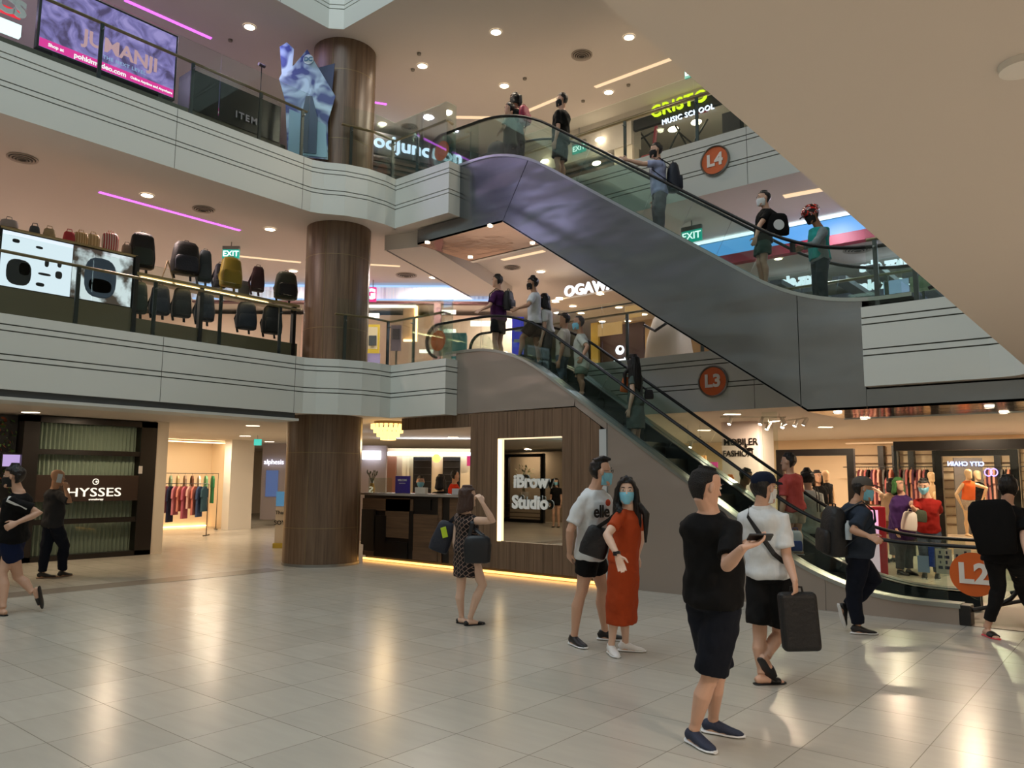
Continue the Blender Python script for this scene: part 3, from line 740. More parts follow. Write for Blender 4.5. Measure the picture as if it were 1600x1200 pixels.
def remesh(o, vox, smooth=5, fold=0.0):
    r = o.modifiers.new('skin', 'REMESH'); r.mode = 'VOXEL'; r.voxel_size = vox; r.use_smooth_shade = True
    if fold:
        d = o.modifiers.new('folds', 'DISPLACE'); d.texture = _clouds; d.strength = fold; d.mid_level = .5; d.texture_coords = 'LOCAL'
    s = o.modifiers.new('smooth', 'SMOOTH'); s.factor = .5; s.iterations = smooth
    return o
TORSO = [(-.16, .085, .08, 0), (-.10, .140, .105, -.005), (0.0, .165, .118, -.01), (.12, .158, .112, 0), (.30, .138, .100, .008), (.45, .138, .102, .01), (.62, .152, .112, .01), (.76, .160, .112, 0), (.85, .148, .100, -.005), (.90, .120, .086, -.008), (.95, .086, .072, -.008), (1.0, .062, .062, -.004), (1.05, .054, .056, 0)]
def interp(tab, t):
    if t <= tab[0][0]: return tab[0][1:]
    for a, b in zip(tab[:-1], tab[1:]):
        if t <= b[0]:
            k = (t-a[0])/(b[0]-a[0]); return tuple(a[i]+(b[i]-a[i])*k for i in range(1, len(a)))
    return tab[-1][1:]
def tring(bm, c, r, f, rx, ry, n=20, e=2.4):
    out = []
    for k in range(n):
        a = 2*PI*k/n; ca, sa = math.cos(a), math.sin(a)
        x = math.copysign(abs(ca)**(2/e), ca)*rx; y = math.copysign(abs(sa)**(2/e), sa)*ry
        out.append(bm.verts.new(c + r*x + f*y))
    return out
def seg(bm, a, b, prof, off=0.0, back=None, n=12, ref=None):
    # limb from a to b; prof [(t, r)], 'back' pushes by (t, dist) vector
    pts, rad = [], []
    for q in prof:
        t, r = q[0], q[1]; p = a.lerp(b, t)
        if back is not None and len(q) > 2: p = p + back*q[2]
        pts.append(p); rad.append(r+off if not isinstance(r, tuple) else (r[0]+off, r[1]+off))
    tube(bm, pts, rad, n=n, ref=ref)
class P: pass
def human(label, H=1.70, base=0.0, phi=90, d=None, Yp=None, head=None, neck=None, hip=None, hyaw=None, hpitch=0, RA=None, LA=None, RL=None, LL=None, tyaw=None, w=1.0, fat=1.0,
          skin=None, top=None, bottom=None, shoes=None, hair='short', hairm=None, mask=None, vox=.010, name='person', group=None, glasses=False, chestfwd=0.0, belly=0.0, hands=True, face=True, lean=0.0, headfwd=.02):
    """pixel driven pose: joints are read from the photograph and put at their real depth"""
    s = H/1.72; skin = skin or S_MID
    def vec(a): a = math.radians(a); return (FH*math.cos(a) + RH*math.sin(a)).normalized()
    f = vec(phi); r = V((f.y, -f.x, 0)); up = V((0, 0, 1))
    if tyaw is None: tyaw = phi
    tf = vec(tyaw); tr = V((tf.y, -tf.x, 0))
    def at(px, py, dd=0.0): return atD(px, py, d+dd)
    if Yp is not None: d = depth(atY(hip[0], hip[1], Yp))
    hipc = at(*hip); nb = at(neck[0], neck[1], lean)
    spine = (nb-hipc); L = spine.length; su = spine.normalized()
    g = P(); g.hip, g.neck, g.f, g.r, g.tf, g.tr, g.s, g.d, g.up = hipc, nb, f, r, tf, tr, s, d, su
    # shoulders
    def sp(t): 
        return hipc + spine*t
    g.sp = sp
    def frm(t):
        k = max(0, min(1, t)); ff = (f*(1-k) + tf*k).normalized(); ff = (ff - su*ff.dot(su)).normalized(); rr = ff.cross(su).normalized(); return rr, ff
    sh = {}
    for side, sg in (('R', 1), ('L', -1)):
        rr, ff = frm(.88); sh[side] = sp(.815) + rr*(sg*.160*w*s)
    arms, legs = {}, {}
    for side, A in (('R', RA), ('L', LA)):
        sg = 1 if side == 'R' else -1
        S = sh[side]
        if A is None:
            el = S + V((0, 0, -.29*s)) + tr*(sg*.03) - tf*.02; wr = el + V((0, 0, -.25*s)) + tf*.06; hd = None
        else:
            def solve(o, px, py, ln, sgn):
                dr = ray(px, py).normalized(); oc = EYE-o; b = oc.dot(dr); c = oc.dot(oc)-ln*ln; D = b*b-c
                tt = -b if D <= 0 else -b + sgn*math.sqrt(D)
                q = EYE + dr*tt
                return o + (q-o).normalized()*ln if D <= 0 and (q-o).length > ln*1.15 else q
            e, wv = A['e'], A['w']
            el = solve(S, e[0], e[1], .285*s, e[2] if len(e) > 2 else -1)
            wr = solve(el, wv[0], wv[1], .25*s, wv[2] if len(wv) > 2 else -1)
            hd = A.get('h')
        arms[side] = [S, el, wr, (A or {}).get('h'), A or {}]
    for side, A in (('R', RL), ('L', LL)):
        sg = 1 if side == 'R' else -1
        hj = hipc + r*(sg*.085*s*w) - su*.03*s
        if A is None:
            an = V((hj.x, hj.y, base+.085*s)) + r*(sg*.01) ; kn = hj.lerp(an, .5) + f*.025; toe = an + f*.19*s - up*.06
        else:
            a = A['a']
            if 'raise' in A: an = at(a[0], a[1], A['raise'])
            else: an = atZ(a[0], a[1], base+.085*s)
            k = A.get('k'); da = depth(an)
            if k: kn = atD(k[0], k[1], (d+da)/2 + (k[2] if len(k) > 2 else 0))
            else: kn = hj.lerp(an, .5) + f*.03
            tp = A.get('t')
            if tp:
                tz = atZ(tp[0], tp[1], base+.03) if 'raise' not in A else at(tp[0], tp[1], A['raise'] + (tp[2] if len(tp) > 2 else 0))
                tv = (tz-an)
                if 'raise' not in A: tv.z = 0
                tv = tv.normalized()
            else: tv = f.copy()
            toe = an + tv*.19*s - (up*.06*s if 'raise' not in A else V((0, 0, 0)))
        legs[side] = [hj, kn, an, toe, A or {}]
    g.sh, g.arms, g.legs = sh, arms, legs
    # ---- head frame
    hy = vec(hyaw if hyaw is not None else phi); pt = math.radians(hpitch)
    hf = (hy*math.cos(pt) + up*math.sin(pt)).normalized(); hr = V((hy.y, -hy.x, 0)); hu = hr.cross(hf).normalized()
    hs = s*1.06
    hc = atD(head[0], head[1], depth(nb)) if head else nb + up*.17*s
    hc = hc + hf*headfwd*s
    g.hc, g.hf, g.hr, g.hu, g.hs = hc, hf, hr, hu, hs
    def hp(x, y, z): return hc + hr*(x*hs) + hf*(y*hs) + hu*(z*hs)
    g.hp = hp
    HEAD = [(-.118, .020, .080, .040), (-.104, .042, .093, .005), (-.078, .056, .090, -.03), (-.045, .064, .086, -.062), (-.015, .070, .086, -.084), (.015, .074, .085, -.096), (.045, .076, .086, -.100), (.075, .071, .080, -.094), (.098, .055, .060, -.072), (.113, .030, .030, -.040)]
    root = thing(name, label, 'person', (hipc.x, hipc.y, base), group=group)
    g.root = root
    # ---- body
    bm = new_bm()
    rings = []
    for t, rx, ry, oy in TORSO:
        rr, ff = frm(t); rings.append(tring(bm, sp(t)+ff*oy*s, rr, ff, rx*s*w*.93, ry*s*fat*.93))
    loft(bm, rings)
    seg(bm, sp(.97), hc - hu*.05*hs - hf*.012*hs, [(0, .060*s), (.5, .057*s), (1, .058*s)])
    rg = [[bm.verts.new(hp(rx*math.cos(2*PI*k/18), (yf+yb)/2 + (yf-yb)/2*math.sin(2*PI*k/18), z)) for k in range(18)] for z, rx, yf, yb in HEAD]
    loft(bm, rg)
    if face:
        seg(bm, hp(0, .080, .022), hp(0, .104, -.028), [(0, .008*hs), (.6, .011*hs), (1, .014*hs)], n=8)
        for sg in (-1, 1):
            ball(bm, hp(sg*.080, -.004, -.002), (.011*hs, .018*hs, .031*hs), M=(hr, hf, hu), n=10)
            ball(bm, hp(sg*.03, .072, .032), (.02*hs, .016*hs, .008*hs), M=(hr, hf, hu), n=8)
        ball(bm, hp(0, .086, -.058), (.022*hs, .010*hs, .009*hs), M=(hr, hf, hu), n=8)
        ball(bm, hp(0, .080, -.095), (.022*hs, .014*hs, .014*hs), M=(hr, hf, hu), n=8)
    for side in 'RL':
        S, el, wr, hd, A = arms[side]; sg = 1 if side == 'R' else -1
        inn = sp(.86) + (S-sp(.815))*.42 + su*.01
        pl = [(inn, .042), (S, .047), (S.lerp(el, .35), .048), (S.lerp(el, .8), .041), (el, .039), (el.lerp(wr, .28), .041), (el.lerp(wr, .7), .031), (wr, .025)]
        tube(bm, [q_[0] for q_ in pl], [q_[1]*s for q_ in pl], n=12)
        dv = (wr-el).normalized()
        if hd is not None: dv = (V(hd)).normalized() if not isinstance(hd, tuple) or len(hd) != 2 else dv
        pn = A.get('palm'); pn = V(pn) if pn is not None else -tr*sg   # palm normal: towards the body
        pn = (pn - dv*pn.dot(dv)); pn = pn.normalized() if pn.length > .05 else frame_of(dv)[1]
        wx = dv.cross(pn).normalized()   # across the palm
        thumb = A.get('thumb', 1 if wx.dot(tf + up*.3) > 0 else -1)
        g.__dict__['hand'+side] = wr + dv*.08*s; g.__dict__['hdir'+side] = dv; g.__dict__['hpn'+side] = pn
        if hands:
            seg(bm, wr - dv*.01, wr + dv*.088*s, [(0, (.026*s, .019*s)), (.35, (.036*s, .017*s)), (.8, (.041*s, .0145*s)), (1, (.038*s, .011*s))], ref=wx)
            curl = A.get('curl', .35)
            for i, ln in enumerate((.92, 1.0, .95, .76)):
                off = (1.5-i)*.0205*s*thumb
                p0 = wr + dv*.080*s + wx*off; cd = dv*1.0; pts = [p0]
                fan = wx*((1.5-i)*.05*thumb)
                for k, sl in enumerate((.044, .027, .021)):
                    an_ = curl*(k+1)*.75; cd = (dv*math.cos(an_) + pn*math.sin(an_) + fan*math.cos(an_)).normalized()
                    pts.append(pts[-1] + cd*sl*ln*s)
                tube(bm, pts, [.0095*s, .009*s, .0082*s, .0065*s], n=8)
            p0 = wr + dv*.022*s + wx*(.026*s*thumb); td = (dv*.62 + wx*.72*thumb + pn*.30).normalized(); p1_ = p0 + td*.045*s; p2_ = p1_ + (dv*.95 + wx*.25*thumb + pn*.35*curl*2).normalized()*.032*s
            tube(bm, [p0, p1_, p2_, p2_ + (p2_-p1_)*.6], [.014*s, .012*s, .0105*s, .008*s], n=8)
        else:
            seg(bm, wr, wr + dv*.16*s, [(0, (.026*s, .02*s)), (.4, (.036*s, .018*s)), (1, (.02*s, .012*s))], ref=wx)
    for side in 'RL':
        hj, kn, an, toe, A = legs[side]
        bk = -f*1.0
        cf_ = A.get('calf', 1)
        pl = [(hj + su*.05, .080*w), (hj.lerp(kn, .12), .088*w), (hj.lerp(kn, .4), .080*w), (hj.lerp(kn, .82), .060), (kn + f*.004, .056), (kn.lerp(an, .14) + bk*.006, .051), (kn.lerp(an, .34) + bk*.018, .057*cf_), (kn.lerp(an, .62) + bk*.010, .045), (kn.lerp(an, .88), .034), (an, .036)]
        tube(bm, [q_[0] for q_ in pl], [q_[1]*s for q_ in pl], n=14)
        tv = (toe-an); tv = tv.normalized()
        heel = an - (tv - up*tv.dot(up))*.045*s - up*.035*s if 'raise' not in A else an - tv*.03
        lat = tv.cross(up) if 'raise' not in A else r - tv*r.dot(tv); lat = lat.normalized()
        nrmf = lat.cross(tv).normalized()
        if nrmf.dot(an-kn) > 0: nrmf = -nrmf
        dn = -nrmf
        g.__dict__['foot'+side] = (an, tv, lat, dn)
        fs = .90 if shoes and shoes[0] in ('sneaker', 'slipon', 'boot') else 1.0
        base_ = an - tv*.05*s
        if 'raise' in A: foot_axis = tv
        else: foot_axis = V((tv.x, tv.y, 0)).normalized(); dn = V((0, 0, -1)); lat = foot_axis.cross(up).normalized(); g.__dict__['foot'+side] = (an, foot_axis, lat, dn)
        q = lambda y, z, x=0: an + foot_axis*(y*s*fs) + dn*((-z)*s) + lat*x*s
        tube(bm, [q(-.055, -.055), q(-.02, -.045), q(.03, -.045), (q(.09, -.058)), (q(.15, -.068)), q(.185, -.071)], [(.024*s, .024*s), (.034*s, .038*s), (.036*s, .036*s), (.042*s, .024*s), (.040*s, .015*s), (.024*s, .010*s)], n=12, ref=lat)
    o = part('body', bm, skin, root); remesh(o, vox, 4); g.body = o
    # ---- eyes
    if face:
        for sg in (-1, 1):
            bm = new_bm(); ball(bm, hp(sg*.031, .0795, .014), (.0135*hs, .0085*hs, .0068*hs), M=(hr, hf, hu), n=10); part('eye', bm, M_eyew, root, smooth=True)
            bm = new_bm(); ball(bm, hp(sg*.031, .0875, .014), (.0058*hs, .0025*hs, .0058*hs), M=(hr, hf, hu), n=8); part('iris', bm, M_eyeb, root, smooth=True)
            bm = new_bm(); tube(bm, [hp(sg*.014, .094, .034), hp(sg*.032, .093, .040), hp(sg*.050, .083, .034)], [.0035*hs, .0042*hs, .002*hs], n=6); part('eyebrow', bm, M_hair, root)
    # ---- hair
    hm = hairm or M_hair
    def cap(th, zfront, zback, top_=.018, wide=1.0):
        bm = new_bm(); rr_ = []
        zs = [zback, zback+.03, -.015, .015, .035, zfront, zfront+.008, .09, .108, .120+top_*.6, .124+top_]
        for z in zs:
            rx, yf, yb = interp([(a_, b_, c_, d_) for a_, b_, c_, d_ in HEAD] + [(.14, .0, .0, -.02)], z)
            if z > .113: rx, yf, yb = ((.045, .045, -.06) if z < .13 else (.02, .02, -.03))
            front = (yf + th*.7) if z >= zfront + .004 else (.045 if z > .03 else (-.020 if z > -.02 else -.03))
            k = .6 if z < -.03 else 1
            rr_.append([bm.verts.new(hp((rx+th*k)*wide*math.cos(2*PI*j/20), (front+yb-th)/2 + (front-yb+th)/2*math.sin(2*PI*j/20), z)) for j in range(20)])
        loft(bm, rr_); return bm
    if hair == 'short': o = part('hair', cap(.010, .066, -.095, .008), hm, root); remesh(o, max(.007, vox*.8), 3)
    elif hair == 'thick': o = part('hair', cap(.020, .060, -.070, .030, 1.02), hm, root); remesh(o, max(.007, vox*.8), 3, .010)
    elif hair == 'buzz': o = part('hair', cap(.006, .080, -.080, .000), hm, root); remesh(o, max(.007, vox*.8), 3)
    elif hair == 'side': # clipped sides, swept top
        bm = cap(.004, .080, -.06, 0)
        for k in range(7): tube(bm, [hp(-.05+.016*k, -.06, .098), hp(-.052+.017*k, .02, .128), hp(-.05+.017*k, .082, .112)], [.018*hs, .022*hs, .014*hs], n=8)
        o = part('hair', bm, hm, root); remesh(o, .007, 3)
    elif hair in ('long', 'longest', 'bob', 'pony'):
        bm = cap(.016, .068, -.10, .012)
        ln = {'long': .36, 'longest': .50, 'bob': .20, 'pony': .1}[hair]
        for k in range(-5, 6):
            a = k*.30; x, y = math.sin(a)*.082, -math.cos(a)*.095+(.012 if abs(k) > 3 else 0)
            top_p = hp(x, y+.01, .03); 
            mid = hp(x*1.12, y*1.05, -.10); end = hc + (hp(x*1.25, y*1.1-.01, 0)-hc) - up*(ln*hs*(1-.08*abs(k)*.5)) 
            fk = 1.3 if hair == 'longest' else 1.0; tube(bm, [top_p, mid, mid.lerp(end, .6), end], [.022*hs*fk, .028*hs*fk, .028*hs*fk, .012*hs], n=8)
        if hair == 'longest':
            for sg in (-1, 1):
                q0 = hp(sg*.05, .07, .09); q1 = hp(sg*.086, .045, .02); q2 = hp(sg*.098, .02, -.10); q3 = q2 + (tf*.075 + tr*sg*.02) - up*.10; q4 = q3 - up*(.26 if sg < 0 else .12) - tf*.01
                tube(bm, [q0, q1, q2, q3, q4], [.014*hs, .022*hs, .028*hs, .034*hs, .012*hs], n=10)
            tube(bm, [hp(-.045, .075, .085), hp(0, .04, .125), hp(.045, .075, .085)], [.02*hs, .03*hs, .02*hs], n=10)
        if hair == 'pony': tube(bm, [hp(0, -.10, .06), hp(0, -.15, .03), hp(0, -.16, -.10), hp(0, -.13, -.22)], [.02*hs, .03*hs, .03*hs, .01*hs], n=8)
        o = part('hair', bm, hm, root); remesh(o, .009, 3)
    elif hair == 'cap':
        o = part('hair', cap(.008, .05, -.075, 0), hm, root); remesh(o, .008, 3)
        bm = new_bm(); rr_ = []
        for z, rx, yf, yb in ((.038, .086, .098, -.108), (.07, .086, .096, -.108), (.10, .074, .080, -.092), (.122, .05, .05, -.06), (.130, .02, .02, -.03)):
            rr_.append([bm.verts.new(hp(rx*math.cos(2*PI*j/20), (yf+yb)/2 + (yf-yb)/2*math.sin(2*PI*j/20), z)) for j in range(20)])
        loft(bm, rr_); c_ = part('cap', bm, cloth('navy cap', '10182C'), root, label='dark navy baseball cap', smooth=True)
        bm = new_bm(); tube(bm, [hp(0, .07, .050), hp(0, .12, .044), hp(0, .165, .030)], [(.074*hs, .006), (.066*hs, .005), (.035*hs, .004)], n=14, ref=hr); part('brim', bm, MATS['cloth navy cap'], c_)
    elif hair == 'helmet':
        bm = new_bm(); rr_ = []
        for z, rx, yf, yb in ((-.01, .100, .10, -.09), (.02, .112, .125, -.125), (.06, .112, .13, -.14), (.10, .10, .115, -.13), (.135, .07, .07, -.085), (.15, .03, .03, -.04)):
            rr_.append([bm.verts.new(hp(rx*math.cos(2*PI*j/24), (yf+yb)/2 + (yf-yb)/2*math.sin(2*PI*j/24), z)) for j in range(24)])
        loft(bm, rr_); hl = part('helmet', bm, MATS.get('helmet'), root, label='glossy red black and white patterned cycle helmet', smooth=True)
        bm = new_bm(); tube(bm, [hp(0, .10, .03), hp(0, .15, .02), hp(0, .17, .0)], [(.075*hs, .008), (.06*hs, .006), (.03*hs, .004)], n=12, ref=hr); part('visor', bm, M_black, hl)
        o = part('hair', cap(.006, .08, -.085, 0), hm, root); remesh(o, .009, 3)
    # ---- mask
    if mask:
        mm = {'blue': M_maskb, 'black': M_maskk, 'white': M_maskw}[mask]; bm = new_bm(); rr_ = []
        MK = [(-.112, .038, .094), (-.100, .050, .102), (-.075, .062, .104), (-.045, .070, .108), (-.022, .074, .111), (-.004, .0755, .102)]
        for z, rx, yf in MK:
            fr = [hp(rx*math.sin(math.radians(a)), yf*math.cos(math.radians(a))*.55+yf*.45 - .55*yf*(1-math.cos(math.radians(a))), z) for a in range(-84, 85, 12)]
            bk_ = [hp(rx*.93*math.sin(math.radians(a)), (yf-.012)*math.cos(math.radians(a))*.55+(yf-.012)*.45 - .55*yf*(1-math.cos(math.radians(a))), z) for a in range(84, -85, -12)]
            rr_.append([bm.verts.new(q) for q in fr+bk_])
        loft(bm, rr_); mk = part('face_mask', bm, mm, root, smooth=True, label={'blue': 'blue surgical mask', 'black': 'black cloth mask', 'white': 'white mask'}[mask])
        for sg in (-1, 1):
            bm = new_bm(); tube(bm, [hp(sg*.070, .03, -.01), hp(sg*.082, -.006, .022), hp(sg*.083, -.018, -.01), hp(sg*.066, .03, -.075)], .0018*hs, n=6); part('ear_loop', bm, mm, mk)
    if glasses:
        bm = new_bm()
        for sg in (-1, 1):
            pts = [hp(sg*.034+.022*math.cos(a_*PI/6), .105, .012+.016*math.sin(a_*PI/6)) for a_ in range(13)]; tube(bm, pts, .0016, n=6, cap=False)
            tube(bm, [hp(sg*.055, .102, .016), hp(sg*.079, .04, .014), hp(sg*.080, -.01, .01)], .0018, n=6)
        tube(bm, [hp(-.012, .105, .014), hp(.012, .105, .014)], .0016, n=6)
        part('glasses', bm, M_black, root)
    # ---- clothes
    cv = max(.010, vox)
    def torso_cloth(bm, t0, t1, off, flare=0.0, e=2.3, mn=None):
        rr_ = []; N = 14
        for i in range(N):
            t = t0 + (t1-t0)*i/(N-1); rx, ry, oy = interp(TORSO, t)
            if t < .7 and mn: rx, ry = max(rx, mn[0]), max(ry, mn[1])
            bl = belly*math.exp(-((t-.25)/.22)**2)
            k = (off if t < .8 else off*(1-(t-.8)/.185*.6)) + flare*max(0, (.4-t))
            rt, ft = frm(t); rr_.append(tring(bm, sp(t)+ft*(oy*s+bl*.5), rt, ft, rx*s*w+k, ry*s*fat+k+bl*.5, n=24, e=e))
        loft(bm, rr_)
    if top:
        bm = new_bm(); t0 = top.get('t0', -.06); off = top.get('off', .018)
        torso_cloth(bm, t0, .985, off*1.0, top.get('flare', .015), mn=top.get('mn', (.150, .112)))
        sl = top.get('sleeve', .62)
        for side in 'RL':
            S, el, wr, hd, A = arms[side]
            inn = sp(.88) + (S-sp(.815))*.35
            if sl > 0:
                k = top.get('slw', 1)
                if sl <= 1: pl = [(inn, .056), (S, .063), (S.lerp(el, sl*.5), .064*(1+k)/2), (S.lerp(el, sl), .065*k)]
                else: pl = [(inn, .056), (S, .059), (S.lerp(el, .5), .057), (el, .054), (el.lerp(wr, (sl-1)*.5), .048), (el.lerp(wr, sl-1), .038)]
            else: pl = [(inn, .05), (S, .060)]
            tube(bm, [q_[0] for q_ in pl], [q_[1]*s for q_ in pl], n=16)
        if top.get('collar'):
            pass
        o = part('shirt', bm, top['m'], root, label=top.get('label')); remesh(o, cv, top.get('sm', 6), top.get('fold', .034)); g.shirt = o
        if top.get('collar'):
            bm = new_bm(); rt, ft = frm(.97)
            loft(bm, [tring(bm, sp(.955)-ft*.006, rt, ft, .085*s, .080*s), tring(bm, sp(1.01)-ft*.012, rt, ft, .068*s, .066*s)]); part('collar', bm, top['m'], root)
    if bottom:
        kd = bottom['kind']; bm = new_bm(); off = bottom.get('off', .016)
        if kd in ('shorts', 'trousers'):
            torso_cloth(bm, -.14, bottom.get('waist', .12), off*.8, 0)
            hem = bottom.get('hem', .85)
            for side in 'RL':
                hj, kn, an, toe, A = legs[side]
                wd = bottom.get('wide', 1.0)
                if hem <= 1: pl = [(hj + su*.07, .088*w), (hj.lerp(kn, .1), .106*w), (hj.lerp(kn, hem*.5), .096*w*wd), (hj.lerp(kn, hem), .090*w*wd)]
                else: pl = [(hj + su*.07, .088*w), (hj.lerp(kn, .1), .104*w), (hj.lerp(kn, .5), .090*w*wd), (kn, max(.074, .076*wd)), (kn.lerp(an, (hem-1)*.3) - f*.010, max(.070, .072*wd)), (kn.lerp(an, (hem-1)*.65) - f*.006, max(.06, .064*wd)), (kn.lerp(an, hem-1), .058*wd)]
                tube(bm, [q_[0] for q_ in pl], [q_[1]*s for q_ in pl], n=18)
        elif kd in ('dress', 'skirt'):
            hz = bottom['hem']  # hem height above base
            foot_c = (legs['R'][2] + legs['L'][2])/2
            t_h = .18 if kd == 'skirt' else .0
            if kd == 'dress':
                torso_cloth(bm, -.05, .965, .016, .02, mn=(.135, .110))
                for side in 'RL':
                    S, el, wr, hd, A = arms[side]; inn = sp(.88) + (S-sp(.815))*.35; q0 = bottom.get('sleeve', 0)
                    tube(bm, [inn, S + su*.004] + ([S.lerp(el, q0*.5), S.lerp(el, q0)] if q0 else [S + (S-sp(.815))*.12 - su*.02]), [.054*s, .062*s] + ([.060*s, .063*s] if q0 else [.05*s]), n=14)
            rr_ = []; hb = sp(t_h); hemc = V((foot_c.x*.5+hb.x*.5, foot_c.y*.5+hb.y*.5, base+hz)); hw = bottom.get('hw', .21)*s
            for k, (q, rx, ry) in enumerate(((0, .165, .125), (.2, .185, .140), (.6, (.19+hw)/2+.005, (.145+hw*.75)/2), (1, hw, hw*.75))):
                rr_.append(tring(bm, hb.lerp(hemc, q), r, f, rx*s*w, ry*s*fat, n=24))
            loft(bm, rr_)
        o = part({'shorts': 'shorts', 'trousers': 'trousers', 'dress': 'dress', 'skirt': 'skirt'}[kd], bm, bottom['m'], root, label=bottom.get('label')); remesh(o, cv, 5, bottom.get('fold', .03)); g.bottom = o
    if shoes:
        kd, m1 = shoes[0], shoes[1]; m2 = shoes[2] if len(shoes) > 2 else m1
        for side in 'RL':
            an, tv, lat, dn = g.__dict__['foot'+side]
            q = lambda y, z, x=0: an + tv*(y*s) + dn*((-z)*s) + lat*x*s
            if kd in ('sneaker', 'slipon', 'boot'):
                bm = new_bm()
                tube(bm, [q(-.068, -.045), q(-.045, -.035), q(0, -.028), q(.05, -.042), q(.11, -.055), q(.165, -.062), q(.195, -.068)], [(.022*s, .022*s), (.036*s, .040*s), (.040*s, .045*s), (.044*s, .036*s), (.047*s, .026*s), (.040*s, .020*s), (.018*s, .012*s)], n=14, ref=lat)
                if kd != 'slipon': tube(bm, [q(-.01, -.03), q(-.012, .012)], [(.040*s, .046*s), (.038*s, .044*s)], n=14, ref=lat)
                o = part('shoe', bm, m1, root); remesh(o, .007, 3)
                bm = new_bm()
                tube(bm, [q(-.078, -.072), q(-.05, -.073), q(.03, -.074), q(.11, -.075), (q(.17, -.074)), q(.205, -.072)], [(.020*s, .010*s), (.038*s, .012*s), (.039*s, .011*s), (.050*s, .011*s), (.045*s, .011*s), (.018*s, .009*s)], n=14, ref=lat)
                part('sole', bm, m2, o, smooth=True)
                if kd == 'sneaker':
                    for k in range(4):
                        bm = new_bm(); tube(bm, [q(.035+.022*k, -.014-.009*k, -.018), q(.037+.022*k, -.004-.010*k), q(.035+.022*k, -.014-.009*k, .018)], .003*s, n=6); part('lace', bm, m2, o)
            elif kd in ('slide', 'flat', 'thong'):
                bm = new_bm()
                tube(bm, [q(-.068, -.078), q(-.045, -.079), q(.03, -.079), q(.11, -.080), q(.17, -.079), q(.205, -.078)], [(.022*s, .008*s), (.038*s, .010*s), (.040*s, .010*s), (.049*s, .010*s), (.045*s, .009*s), (.018*s, .007*s)], n=14, ref=lat)
                o = part('sandal', bm, m2, root, smooth=True)
                bm = new_bm()
                if kd == 'slide': tube(bm, [q(.062, -.052), q(.10, -.056), q(.145, -.062)], [(.048*s, .034*s), (.050*s, .030*s), (.047*s, .024*s)], n=14, ref=lat)
                elif kd == 'flat':
                    tube(bm, [q(.09, -.060), q(.14, -.064), q(.195, -.070)], [(.044*s, .022*s), (.042*s, .020*s), (.020*s, .012*s)], n=14, ref=lat); tube(bm, [q(-.068, -.052), q(-.05, -.052), q(-.03, -.06)], [(.02*s, .022*s), (.034*s, .03*s), (.038*s, .02*s)], n=14, ref=lat)
                else:
                    tube(bm, [q(.06, -.062, -.036), q(.12, -.040), q(.06, -.062, .036)], .006*s, n=8)
                part('strap', bm, m1, o, smooth=True)
    return g

# ---- carried things
def soft_bag(name, label, cat, c, up, fw, wd, ht, dp, m, parts=True, straps=None, group=None, pocket=True, m2=None, taper=.9, handle=True):
    """rucksack or tote: c = centre, fw = direction its front panel faces"""
    up = up.normalized(); fw = (fw - up*fw.dot(up)).normalized(); rt = fw.cross(up)
    t = thing(name, label, cat, c, group=group)
    bm = new_bm(); R = []
    for z, kx, ky in ((-.5, .80, .75), (-.46, .95, .95), (-.2, 1.0, 1.0), (.15, taper, .92), (.38, taper*.9, .75), (.48, taper*.68, .5), (.5, taper*.4, .3)):
        R.append(tring(bm, c + up*(z*ht) + fw*((ky-1)*-.0), rt, fw, wd/2*kx, dp/2*ky, n=20, e=3.0))
    loft(bm, R); o = part('shell', bm, m, t, smooth=True)
    if pocket:
        bm = new_bm(); R = []
        for z, kx in ((-.42, .85), (-.38, .98), (-.12, 1), (.0, .92), (.04, .75)):
            R.append(tring(bm, c + up*(z*ht) + fw*(dp*.48), rt, fw, wd*.40*kx, dp*.2*kx, n=16, e=3.0))
        loft(bm, R); part('front_pocket', bm, m2 or m, t, smooth=True)
    if handle:
        bm = new_bm(); tube(bm, [c+up*ht*.47+rt*.04, c+up*(ht*.47+.045)+rt*.03, c+up*(ht*.47+.045)-rt*.03, c+up*ht*.47-rt*.04], .007, n=6); part('handle', bm, m2 or m, t)
    for sp_ in (straps or []):
        bm = new_bm(); tube(bm, sp_, [(.022, .006)]*len(sp_), n=8, ref=rt); part('strap', bm, m2 or m, t)
    return t
def worn_rucksack(g, label, m, wd=.30, ht=.44, dp=.18, zc=.60, name='backpack', m2=None):
    tf = g.tf; c = g.sp(zc) - tf*(.125*g.s + dp/2 + .01)
    straps = []
    for side, sg in (('R', 1), ('L', -1)):
        a = g.sp(.90) + g.tr*(sg*.095) ; S = []
        S = [c + g.up*(ht*.40) + g.tr*(sg*.07) + tf*dp*.3, g.sp(.97) + g.tr*(sg*.10) + tf*.0 + g.up*.025, g.sp(.84) + g.tr*(sg*.125) + tf*.125, g.sp(.62) + g.tr*(sg*.15) + tf*.125, g.sp(.45) + g.tr*(sg*.165) + tf*.02, c - g.up*(ht*.38) + g.tr*(sg*wd*.42)]
        straps.append(S)
    return soft_bag(name, label, 'backpack', c, g.up, -tf, wd, ht, dp, m, straps=straps, m2=m2)
